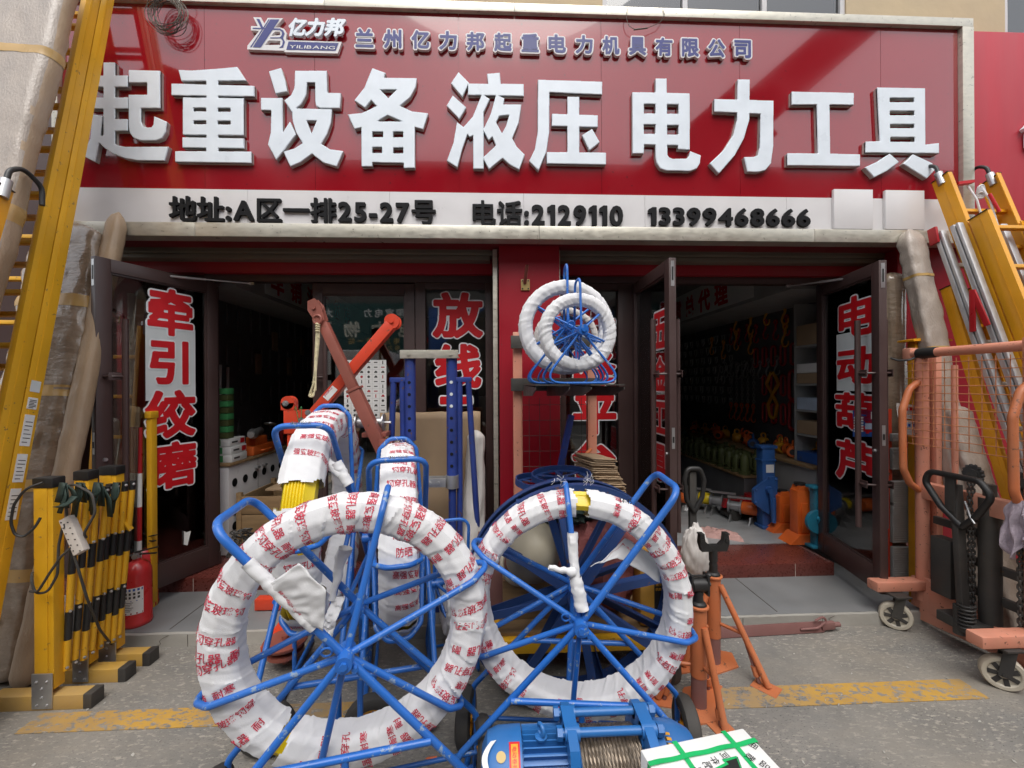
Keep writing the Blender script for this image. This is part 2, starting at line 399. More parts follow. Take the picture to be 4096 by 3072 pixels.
def simplify(lp, tol):
    pts = np.array(lp); n = len(pts); i0 = int(np.argmin(pts[:, 0]+pts[:, 1])); pts = np.roll(pts, -i0, 0)
    far = int(np.argmax(((pts-pts[0])**2).sum(1))); keep = {0, far}
    st = [(0, far), (far, n)]
    while st:
        a, b = st.pop()
        if b-a < 2: continue
        A, Bp = pts[a], pts[b % n]; d = Bp-A; L = math.hypot(*d) or 1e-9; q = pts[a+1:b]-A
        dist = abs(q[:, 0]*d[1]-q[:, 1]*d[0])/L; k = int(np.argmax(dist))
        if dist[k] > tol: keep.add(a+1+k); st += [(a, a+1+k), (a+1+k, b)]
    return [tuple(pts[i]) for i in sorted(keep)]
def dilate(b, r):
    if r < .5: return b
    k = int(r+.5); out = b.copy(); n, m = b.shape
    for dy in range(-k, k+1):
        for dx in range(-k, k+1):
            if dx*dx+dy*dy <= r*r+.1 and (dx or dy):
                out[max(0, dy):n+min(0, dy), max(0, dx):m+min(0, dx)] |= b[max(0, -dy):n+min(0, -dy), max(0, -dx):m+min(0, -dx)]
    return out
def down2(b): return b.reshape(b.shape[0]//2, 2, b.shape[1]//2, 2).mean((1, 3))
def pip(poly, X, Y):
    ok = np.zeros(X.shape, bool); n = len(poly)
    for i in range(n):
        (x0, y0), (x1, y1) = poly[i], poly[(i+1) % n]
        if y0 == y1: continue
        ok ^= ((y0 > Y) != (y1 > Y)) & (X < (x1-x0)*(Y-y0)/(y1-y0)+x0)
    return ok
OWN = {'1': [(.17, 0), (.29, 0), (.29, .69), (.19, .69), (.05, .60), (.05, .49), (.17, .55)]}      # a one with a flag
_base = {}
def glyph_raster(ch, res):
    if (ch, res) in _base: return _base[ch, res]
    if ch in OWN:
        n = int(res*1.4)*2; g = (np.arange(n)+.5)/(2*res)-.2; X, Y = np.meshgrid(g, g); _base[ch, res] = pip(OWN[ch], X, Y); return _base[ch, res]
    cu = bpy.data.curves.new('t', 'FONT'); cu.body = ch; cu.size = 1; cu.resolution_u = 3
    ob = bpy.data.objects.new('t', cu); me = ob.to_mesh(); me.calc_loop_triangles()
    co = np.array([v.co[:2] for v in me.vertices]); tr = [tuple(t.vertices) for t in me.loop_triangles]
    n = int(res*1.4)*2; b = np.zeros((n, n), bool); sc = res*2
    for t in tr:
        p = (co[list(t)]+.2)*sc; lo = np.floor(p.min(0)).astype(int); hi = np.ceil(p.max(0)).astype(int)+1
        X, Y = np.meshgrid(np.arange(lo[0], hi[0])+.5, np.arange(lo[1], hi[1])+.5)
        a, c, d = p; ar = (c[0]-a[0])*(d[1]-a[1])-(c[1]-a[1])*(d[0]-a[0])
        if abs(ar) < 1e-9: continue
        sg = 1 if ar > 0 else -1; ok = np.ones(X.shape, bool)
        for q, r_ in ((a, c), (c, d), (d, a)): ok &= sg*((r_[0]-q[0])*(Y-q[1])-(r_[1]-q[1])*(X-q[0])) >= 0
        b[lo[1]:hi[1], lo[0]:hi[0]] |= ok
    ob.to_mesh_clear(); bpy.data.objects.remove(ob); bpy.data.curves.remove(cu)
    _base[ch, res] = b; return b
def loops_to_mesh(loops, depth=0., bev=0.):
    cu = bpy.data.curves.new('t', 'CURVE'); cu.dimensions = '2D'; cu.fill_mode = 'BOTH' if depth else 'FRONT'
    if depth: cu.extrude = depth/2
    if bev: cu.bevel_depth = bev; cu.bevel_resolution = 0; cu.offset = -bev
    for lp in loops:
        sp = cu.splines.new('POLY'); sp.points.add(len(lp)-1); sp.use_cyclic_u = True
        for q, p in zip(sp.points, lp): q.co = (p[0], p[1], 0, 1)
    ob = bpy.data.objects.new('t', cu); me = ob.to_mesh()
    vs = [v.co.copy() for v in me.vertices]; fs = [tuple(p.vertices) for p in me.polygons]
    ob.to_mesh_clear(); bpy.data.objects.remove(ob); bpy.data.curves.remove(cu); return vs, fs
_gl = {}
def glyph(ch, dil=.03, res=56, depth=0.):
    """(vertices, faces, (x0,x1,y0,y1)) of one thickened character, 1 em tall; depth in em"""
    k = (ch, dil, res, depth)
    if k not in _gl:
        b = dilate(glyph_raster(ch, res), dil*res*2); g = down2(b)
        lp = [[(x/res-.2, y/res-.2) for x, y in simplify([(x+.5, y+.5) for x, y in l], .22)] for l in contours(g)]
        lp = [l for l in lp if len(l) > 2]
        vs, fs = loops_to_mesh(lp, depth)
        A = np.array([p for l in lp for p in l]) if lp else np.zeros((1, 2))
        _gl[k] = (vs, fs, (A[:, 0].min(), A[:, 0].max(), A[:, 1].min(), A[:, 1].max()))
    return _gl[k]
def text(mb, s, o, ux, uy, size, dil=.03, depth=0., mi=0, track=1.0, fit=None, vertical=False, center=False, res=56, cjk=None):
    """lay a string: o = lower left of the first character; fit = total width"""
    o, ux, uy = Vector(o), Vector(ux).normalized(), Vector(uy).normalized(); un = ux.cross(uy)
    items = []; x = 0; y = 0
    for ch in s:
        if ch == ' ': x += .5*track; continue
        wide = ord(ch) > 0x2000
        vs, fs, bb = glyph(ch, cjk if (wide and cjk is not None) else dil, res, depth/size if depth else 0)
        if vertical: items.append((vs, fs, 0, y)); y -= track
        else:
            adv = 1.0 if wide else (bb[1]-bb[0])+.10
            items.append((vs, fs, x-(0 if wide else bb[0]-.05), 0)); x += adv*track
    k = fit/x if fit else size
    off = -x*k/2 if center else 0
    for vs, fs, a, c in items:
        M = Matrix(((ux.x*k, uy.x*size, un.x*size, 0), (ux.y*k, uy.y*size, un.y*size, 0), (ux.z*k, uy.z*size, un.z*size, 0), (0, 0, 0, 1)))
        M.translation = o+ux*(a*k+off)+uy*(c*size)
        mb.add(vs, fs, mi, M)
    return mb
def char_box(mb, ch, o, ux, uy, wd, ht, dil=.03, depth=0., mi=0, res=56):
    """one character stretched to fill a wd x ht box whose lower left is o"""
    ux, uy = Vector(ux).normalized(), Vector(uy).normalized(); un = ux.cross(uy)
    vs, fs, b = glyph(ch, dil, res, .1 if depth else 0)
    sx, sy = wd/(b[1]-b[0]), ht/(b[3]-b[2]); sz = depth/.1 if depth else 1
    M = Matrix(((ux.x*sx, uy.x*sy, un.x*sz, 0), (ux.y*sx, uy.y*sy, un.y*sz, 0), (ux.z*sx, uy.z*sy, un.z*sz, 0), (0, 0, 0, 1)))
    M.translation = Vector(o)-ux*(b[0]*sx)-uy*(b[2]*sy)
    mb.add(vs, fs, mi, M); return mb

# ================================================================ SETTING
struct("ground", MB().box(-40, 40, -40, 40, -.3, 0), 'asphalt')
l0, l1 = gr(100, 2930), gr(560, 2840)
yl = (gr(500, 2921).y, gr(500, 2843).y); yr = (gr(3300, 2822).y, gr(3300, 2738).y)
struct('road_marking', MB().box(gr(120, 2890).x, gr(1500, 2880).x, yl[0], yl[1], .001, .004), 'road_paint')
struct('road_marking', MB().box(gr(2750, 2800).x, gr(3950, 2790).x, yr[0], yr[1], .001, .004), 'road_paint')
ZL, ZT, YK, YS, YR, YD = .082, .187, 2.732, 3.02, 3.257, 3.5
XL, XR = -3.6, at(3700, 2490, YK).x
E_ = MB()
struct('pavement', MB().box(XL, XR, YK+.004, YR+.3, -.2, ZL, .004), 'landing')
def rough_kerb():
    mb = MB(); n = 150
    def top(u): return ZL-.001-.010*max(0, noise.noise((u*37, 3, 0)))-.014*max(0, noise.noise((u*11, 9, 0))-.25)
    xs = [XL+(XR-XL)*i/n for i in range(n+1)]
    for i in range(n): 
        a, b = xs[i], xs[i+1]
        mb.add([(a, YK-.022, -.1), (b, YK-.022, -.1), (b, YK-.022, top(b)), (a, YK-.022, top(a)), (a, YK+.003, -.1), (b, YK+.003, -.1), (b, YK+.003, top(b)), (a, YK+.003, top(a))],
               [(0, 1, 2, 3), (3, 2, 6, 7), (1, 5, 6, 2), (4, 0, 3, 7)])
    return mb
struct('kerb', rough_kerb(), 'kerb_stone')
mb = MB()
for k in range(9):                                              # cracks and joints drawn into the stone as thin grooves of dirt
    x = random.uniform(-2.4, 2.4); p = [V(x, YK-.0235, ZL-.008)]
    for j in range(4): p.append(p[-1]+V(random.uniform(-.045, .02), 0, -.018))
    mb.tube(p, .0013, 4)
for x in (-1.95, -.75, .45, 1.65, 2.2): mb.box(x, x+.003, YK-.0235, YK-.021, 0, ZL-.006)
struct('kerb_cracks', mb, 'wire')
mb = MB()
for x in (-2.1, -1.3, -.5, .3, 1.1, 1.92): mb.box(x, x+.006, YK+.03, YR-.005, ZL, ZL+.0015)
struct('pavement_joint', mb, 'wire')
struct('step', MB().box(XL, XR-.2, YR, 3.67, ZL-.05, ZT, .006), 'granite')
mb = MB()
for x in (-2.3, -1.1, .1, 1.3, 2.42): mb.box(x, x+.003, YR-.002, YR+.0, ZL+.001, ZT-.002); mb.box(x+.3, x+.302, YR+.012, 3.66, ZT-.001, ZT+.0012)
struct('step_joint', mb, 'plug')
struct('floor', MB().box(-3.2, 3.6, 3.672, 9.2, 0, ZT+.003), 'floor_tile')

# ================================================================ SHOP BUILDING
shop = thing('shop_building', 'red fronted hardware shop with two glazed door bays under one long signboard', 'shop')
PX0, PX1 = at(1998, 1500, 3.2).x, at(2240, 1500, 3.2).x
XLH, XRH = at(864, 1500, YD).x, at(3282, 1500, YD).x
XPR = at(3592, 1300, 3.2).x
ZLIN = at(2048, 1097, 3.42).z; ZSH0 = at(2048, 1036, 3.3).z; ZSH1 = at(2048, 993, 3.3).z+.03
SZ0, SZ1 = at(2048, 958, YS).z, at(2048, 17, YS).z
SX0, SX1 = at(215, 800, YS).x, at(3890, 500, YS).x
def red_pillar():
    mb = MB(); mb.box(PX0, PX1, 3.2, 3.72, ZT, SZ1, .004); return mb
red_pillar().build('pillar', 'red_paint', shop)
MB().box(XPR, 7, 3.2, 3.9, 0, SZ1-.02, .004).build('pier', 'red_paint', shop)
MB().box(-7, -3.25, 3.3, 3.9, 0, SZ1-.02, .004).build('pier', 'brown_frame', shop)
MB().box(-3.25, XLH-.07, YD, YD+.1, ZT, SZ1-.03).build('side_panel', 'brown_frame', shop)
MB().box(XRH+.075, XPR, YD, YD+.1, ZT, SZ1-.03).build('side_panel', 'brown_frame', shop)
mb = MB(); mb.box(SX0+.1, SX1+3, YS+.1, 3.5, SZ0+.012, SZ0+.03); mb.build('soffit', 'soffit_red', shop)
for a, b in ((-3.25, PX0-.05), (PX1+.002, XPR-.003)):
    mb = MB(); mb.box(a, b, 3.30, 3.48, ZSH0+.03, SZ0+.01, .006); mb.box(a+.01, b-.02, 3.315, 3.46, ZSH0-.005, ZSH0+.028, .004)
    for k in range(3): mb.box(a+.01, b-.02, 3.296, 3.3, ZSH0+.04+k*.025, ZSH0+.05+k*.025)
    mb.build('shutter_box', 'shutter', shop)
    MB().box(a, b, 3.42, 3.62, ZLIN, SZ0+.008, .003).build('lintel', 'red_paint', shop)
MB().box(PX0-.048, PX0-.012, 3.24, 3.30, ZT, SZ0, .003).build('shutter_rail', 'steel', shop)
MB().box(PX1+.001, PX1+.012, 3.24, 3.30, ZT, SZ0, .003).build('shutter_rail', 'steel', shop)
MB().box(XPR-.025, XPR-.002, 3.31, 3.40, ZT, SZ0, .003).build('shutter_rail', 'brown_frame', shop)
# upper wall with windows
WX = [(at(2410, 30, 3.3).x, at(3385, 60, 3.3).x), (at(4020, 60, 3.3).x, 6.5), (-6, -3.4)]
zt = 9.0; zs = SZ1+.05
def upper():
    mb = MB(); xs = [-8]
    for a, b in sorted(WX): xs += [a, b]
    xs.append(9)
    for i in range(0, len(xs), 2): mb.box(xs[i], xs[i+1], 3.3, 3.6, SZ1-.3, zt)
    for a, b in WX: mb.box(a, b, 3.302, 3.6, SZ1-.3, zs-.03); mb.box(a, b, 3.302, 3.6, zs+1.6, zt)
    return mb
upper().build('upper_wall', 'plaster', shop)
for a, b in WX:
    mb = MB(); w_ = .04; n = 3 if b-a < 3 else 4
    mb.box(a, b, 3.31, 3.37, zs-.03, zs+w_, .004); mb.box(a, b, 3.31, 3.37, zs+1.56, zs+1.6, .004)
    for k in range(n+1):
        x = a+(b-a-w_)*k/n; mb.box(x, x+w_, 3.312, 3.368, zs+w_, zs+1.56, .004)
    fr = mb.build('window', 'white_panel', shop)
    MB().box(a+w_, b-w_, 3.335, 3.343, zs+w_, zs+1.56).build('pane', 'glass', fr)
    MB().box(a, b, 4.4, 4.45, zs-1, zs+2).build('room_back', 'room_grey', fr)
MB().box(-8, 9, 3.6, 9.4, zt-.1, zt).build('roof', 'facade_grey', shop)
# sales room
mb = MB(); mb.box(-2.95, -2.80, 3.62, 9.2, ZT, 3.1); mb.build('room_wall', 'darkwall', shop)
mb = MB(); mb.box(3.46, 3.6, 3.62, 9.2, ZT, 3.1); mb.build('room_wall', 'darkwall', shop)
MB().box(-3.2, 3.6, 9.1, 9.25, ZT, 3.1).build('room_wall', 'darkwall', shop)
MB().box(-3.2, 3.6, 3.63, 9.2, 3.1, 3.2).build('ceiling', 'room_grey', shop)
MB().box(2.76, 3.46, 3.75, 9.1, 2.52, 3.09).build('bulkhead', 'room_grey', shop)
MB().box(-2.80, -2.27, 3.75, 9.1, 2.52, 3.09).build('bulkhead', 'room_grey', shop)
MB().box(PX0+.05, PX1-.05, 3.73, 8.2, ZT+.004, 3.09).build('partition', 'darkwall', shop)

# ---- door frames, glass sidelights
ZD1 = at(2048, 1137, YD).z            # head of the leaves
def frame_bar(mb, x0, x1, z0, z1, y0=YD-.03, y1=YD+.05): mb.box(x0, x1, y0, y1, z0, z1, .004)
XC0, XC1 = at(1256, 1500, YD).x, at(1662, 1500, YD).x      # closed leaf
XG0, XG1 = at(1705, 1500, YD).x, at(1943, 1500, YD).x      # left sidelight glass
XH0, XH1 = at(2262, 1500, YD).x, at(2470, 1500, YD).x      # right sidelight glass
XMH = at(2537, 1500, YD).x
mb = MB()
frame_bar(mb, XLH-.07, PX0-.05, ZD1+.006, ZLIN+.01); frame_bar(mb, XLH-.07, XLH-.004, ZT, ZD1+.004)
frame_bar(mb, XC1+.006, XG0, ZT, ZD1+.004); frame_bar(mb, XG1, PX0-.05, ZT, ZD1+.004)
frame_bar(mb, XG0, XG1, ZT, ZT+.18); frame_bar(mb, XG0, XG1, ZD1-.05, ZD1+.004)
fL = mb.build('door_frame', 'brown_frame', shop)
mb = MB()
frame_bar(mb, PX1+.013, XPR-.03, ZD1+.006, ZLIN+.01); frame_bar(mb, XRH+.004, XRH+.07, ZT, ZD1+.004)
frame_bar(mb, PX1+.013, XH0, ZT, ZD1+.004); frame_bar(mb, XH1, XMH-.012, ZT, ZD1+.004)
frame_bar(mb, XH0, XH1, ZT, ZT+.18); frame_bar(mb, XH0, XH1, ZD1-.05, ZD1+.004)
fR = mb.build('door_frame', 'brown_frame', shop)
MB().box(XG0, XG1, YD+.005, YD+.011, ZT+.18, ZD1-.05).build('glass', 'glass', fL)
MB().box(XH0, XH1, YD+.005, YD+.011, ZT+.18, ZD1-.05).build('glass', 'glass', fR)
def decal(parent, chars, plane, ux, off=.0):
    """red stick-on characters with a white edge; chars: (ch, px0, px1, py0, py1); plane(px,py)->point"""
    a, b = MB(), MB()
    for ch, x0, x1, y0, y1 in chars:
        p0 = plane((x0+x1)/2, y1); p1 = plane((x0+x1)/2, y0); l = plane(x0, (y0+y1)/2); r = plane(x1, (y0+y1)/2)
        wd, ht = (r-l).length, (p1-p0).length; o = V(l.x, l.y, p0.z); n = Vector(ux).cross(V(0, 0, 1)).normalized()
        g = .022
        char_box(a, ch, o+n*.0015, ux, (0, 0, 1), wd, ht, .066, 0, 0, 84)
        char_box(b, ch, o+n*.003+Vector(ux)*g*.55+V(0, 0, g*.55), ux, (0, 0, 1), wd-g*1.1, ht-g*1.1, .040, 0, 0, 84)
    a.sm = b.sm = 0
    return a.build('letter_outline', 'decal_white', parent), b.build('lettering', 'decal_red', parent)
pl = lambda px, py: at(px, py, YD+.003)
decal(fL, [('放', 1724, 1937, 1164, 1358), ('线', 1734, 1931, 1370, 1558), ('工', 1746, 1903, 1580, 1762)], pl, (1, 0, 0))
decal(fR, [('升', 2290, 2466, 1205, 1380), ('降', 2288, 2468, 1392, 1562), ('平', 2286, 2471, 1574, 1744), ('台', 2283, 2468, 1753, 1935)], pl, (1, 0, 0))

LW, LH = .785, ZD1-ZT-.012
def leaf(hx, ang, flip, text_px=None, film_px=None, lock=True, name='door', closer=True, dims=None):
    """glazed door leaf hinged at hx; direction = ang from +x; flip=-1 when the leaf runs to -x from its hinge"""
    W = dims or LW
    d = V(math.cos(ang), math.sin(ang), 0); nrm = V(d.y, -d.x, 0)     # side facing right of travel
    P = lambda u, n, z: V(hx, YD, ZT+.006)+d*u+nrm*n+V(0, 0, z)
    def bx(mb, u0, u1, n0, n1, z0, z1, bev=.004): 
        M = Matrix(((d.x, nrm.x, 0, 0), (d.y, nrm.y, 0, 0), (0, 0, 1, 0), (0, 0, 0, 1))); M.translation = V(hx, YD, ZT+.006)
        mb.box(u0, u1, n0, n1, z0, z1, bev, 0, M)
    mb = MB(); T = .024; s, tr, br = .082, .088, .17
    bx(mb, 0, s, -T, T, 0, LH); bx(mb, W-s, W, -T, T, 0, LH)
    bx(mb, s, W-s, -T+.001, T-.001, 0, br); bx(mb, s, W-s, -T+.001, T-.001, LH-tr, LH)
    for u0, u1, z0, z1 in ((s, s+.012, br+.012, LH-tr-.012), (W-s-.012, W-s, br+.012, LH-tr-.012), (s, W-s, br, br+.012), (s, W-s, LH-tr-.012, LH-tr)):
        bx(mb, u0, u1, -.012, .012, z0, z1, .002)
    o = mb.build(name, 'brown_frame', shop)
    mb = MB(); bx(mb, s+.004, W-s-.004, -.003, .003, br+.004, LH-tr-.004, 0); mb.build('glass', 'glass', o)
    for sd in (-1, 1):
        mb = MB(); u = W-.125; mb.cyl(P(u, sd*.085, .42), P(u, sd*.085, 1.9), .0185, 14)
        for z in (.74, 1.52):
            mb.tube(fillet([P(W-.04, sd*T, z), P(W-.05, sd*.085, z), P(u, sd*.085, z)], .03), .008, 8)
            bx(mb, u, W-.035, sd*.08-.003, sd*.08+.003, z-.025, z+.025, .002)
        mb.build('handle', 'brown_frame', o)
    mb = MB(); bx(mb, W, W+.002, -.010, .010, 1.02, 1.16, 0); bx(mb, W, W+.002, -.012, .012, LH-.19, LH-.02, 0); mb.build('lock_plate', 'zinc', o)
    mb = MB(); bx(mb, W+.002, W+.004, -.005, .005, LH-.15, LH-.06, 0); bx(mb, W+.002, W+.004, -.006, .006, 1.06, 1.1, 0); mb.build('lock_slot', 'black', o)
    mb = MB(); mb.cyl(P(W-.045, -T, .98), P(W-.045, T, .98), .014, 14); mb.cyl(P(W-.045, -T-.012, .98), P(W-.045, T+.012, .98), .011, 14); mb.build('lock_cylinder', 'zinc', o)
    mb = MB(); mb.cyl(P(-.012, 0, LH-.02), P(-.012, 0, LH+.06), .018, 12); mb.cyl(P(-.012, 0, -.004), P(-.012, 0, .09), .018, 12); mb.build('hinge', 'brown_frame', o)
    def plane(px, py):
        rr = ray(px, py); oo = V(0, 0, H); sd = 1 if (oo-P(0, 0, 0)).dot(nrm) > 0 else -1
        t = (P(0, sd*.0045, 0)-oo).dot(nrm)/rr.dot(nrm); return oo+rr*t
    sd = 1 if (V(0, 0, H)-P(0, 0, 0)).dot(nrm) > 0 else -1
    ux = d*sd if True else d            # reading direction as seen from the camera side
    ux = d if nrm.dot(V(0, 0, H)-P(0, 0, 0)) > 0 else -d
    if film_px:
        a, b = plane(film_px[0], film_px[3]), plane(film_px[1], film_px[2])
        ua, ub = (a-P(0, 0, 0)).dot(d), (b-P(0, 0, 0)).dot(d)
        mb = MB(); bx(mb, min(ua, ub), max(ua, ub), min(sd*.0035, sd*.0042), max(sd*.0035, sd*.0042), a.z-ZT, b.z-ZT, 0); mb.build('film', 'film', o)
    if text_px: decal(o, text_px, plane, ux)
    return o, P, plane, ux
def solve(hx, lo, hi, target, W=LW):
    best = None
    for k in range(600):
        a = lo+(hi-lo)*k/599; p = V(hx+math.cos(a)*W, YD+math.sin(a)*W, 1.65)
        zz = p.x*_f.x+p.y*_f.y; px = 2048+FPX*(p.x*_r.x+p.y*_r.y)/zz
        if best is None or abs(px-target) < best[0]: best = (abs(px-target), a)
    return best[1]
aL = solve(XLH, R(-130), R(-60), 374); aR = solve(XRH, R(-130), R(-60), 3534); aM = solve(XMH, R(-120), R(-50), 2692)
print('leaf angles', [round(math.degrees(a)) for a in (aL, aR, aM)])
oL, PLf, plL, uxL = leaf(XLH, aL, 1, [('牵', 580, 776, 1150, 1350), ('引', 590, 760, 1354, 1545), ('绞', 571, 787, 1554, 1758), ('磨', 583, 789, 1761, 1959)], (583, 781, 1323, 1607))
oR, PRf, plR, uxR = leaf(XRH, aR, 1, [('电', 3352, 3509, 1173, 1350), ('动', 3345, 3509, 1381, 1543), ('葫', 3338, 3509, 1564, 1727), ('芦', 3341, 3509, 1758, 1942)], (3347, 3506, 1312, 1565))
oM, PMf, plM, uxM = leaf(XMH, aM, 1, [('五', 2612, 2672, 1238, 1400), ('金', 2612, 2672, 1420, 1570), ('工', 2612, 2672, 1600, 1740), ('具', 2612, 2672, 1770, 1930)])
oC, PCf, plC, uxC = leaf(XC1, math.pi, 1, dims=XC1-XC0)
# door closers (stay arms)
for P_, hx, tx in ((PLf, XLH, (690, 1108, 905, 1128)), (PRf, XRH, (3170, 1163, 3350, 1140))):
    mb = MB(); a = P_(.42, -.03 if hx > 0 else .03, LH-.03); b = V(hx+(.30 if hx < 0 else -.30), YD-.02, ZD1-.01)
    mb.cyl(a, b, .006, 8); mb.beam(a-V(.02, 0, 0), a+V(.03, 0, 0), .014, .02); mb.cyl(a.lerp(b, .12), a.lerp(b, .5), .009, 8); mb.beam(b-V(.02, 0, 0), b+V(.02, .0, 0), .016, .02)
    mb.build('closer_arm', 'zinc', oL if hx < 0 else oR)
rebase(shop)

# ================================================================ SIGNBOARD
sign = thing('signboard', 'long glossy red shop signboard with raised white characters and a white address strip', 'signboard')
fb, ft = at(2048, 905, YS).z, at(2048, 52, YS).z          # frame inner edges
wb = at(2048, 770, YS).z                                  # top of the white strip
xr = at(3845, 500, YS).x; xl = SX0+.04
mb = MB()
for a, b, rf in ((xl, -2.05, .0), (-2.05, -1.28, 0), (-1.28, -.25, 0), (-.25, .80, 0), (.80, 1.85, 0), (1.85, 2.95, 0), (2.95, xr, 0)):
    mb.box(a+.0012, b-.0012, YS+.02, YS+.04, wb, ft)
mb.box(xl, xr, YS+.036, YS+.06, fb, ft)
mb.build('red_panel', 'sign_red', sign)
mb = MB(); xs = [xl, -1.75, -.75, .22, 1.12, 2.2, xr]
for a, b in zip(xs, xs[1:]): mb.box(a+.001, b-.001, YS+.012, YS+.0355, fb, wb-.001)
mb.build('white_strip', 'white_panel', sign)
mb = MB()
cut = [SX0, -2.1, .33, 2.4, SX1]
for a, b in zip(cut, cut[1:]): mb.box(a+.001, b-.001, YS-.012, YS+.1, SZ0, fb, .003)
for a, b in zip([SX0, -1.2, .16, SX1-.001], [-1.2, .16, SX1-.001]): mb.box(a+.001, b-.001, YS-.012, YS+.14, ft, SZ1, .003)
mb.box(xr, SX1, YS-.0135, YS+.1, fb+.001, ft-.001, .003); mb.box(SX0, xl, YS-.0135, YS+.1, fb+.001, ft-.001, .003)
mb.build('steel_frame', 'steel', sign)
mb = MB(); mb.box(SX0+.02, SX1-.02, YS+.061, 3.29, SZ0+.03, SZ1-.01); mb.build('sign_box', 'brown_frame', sign)
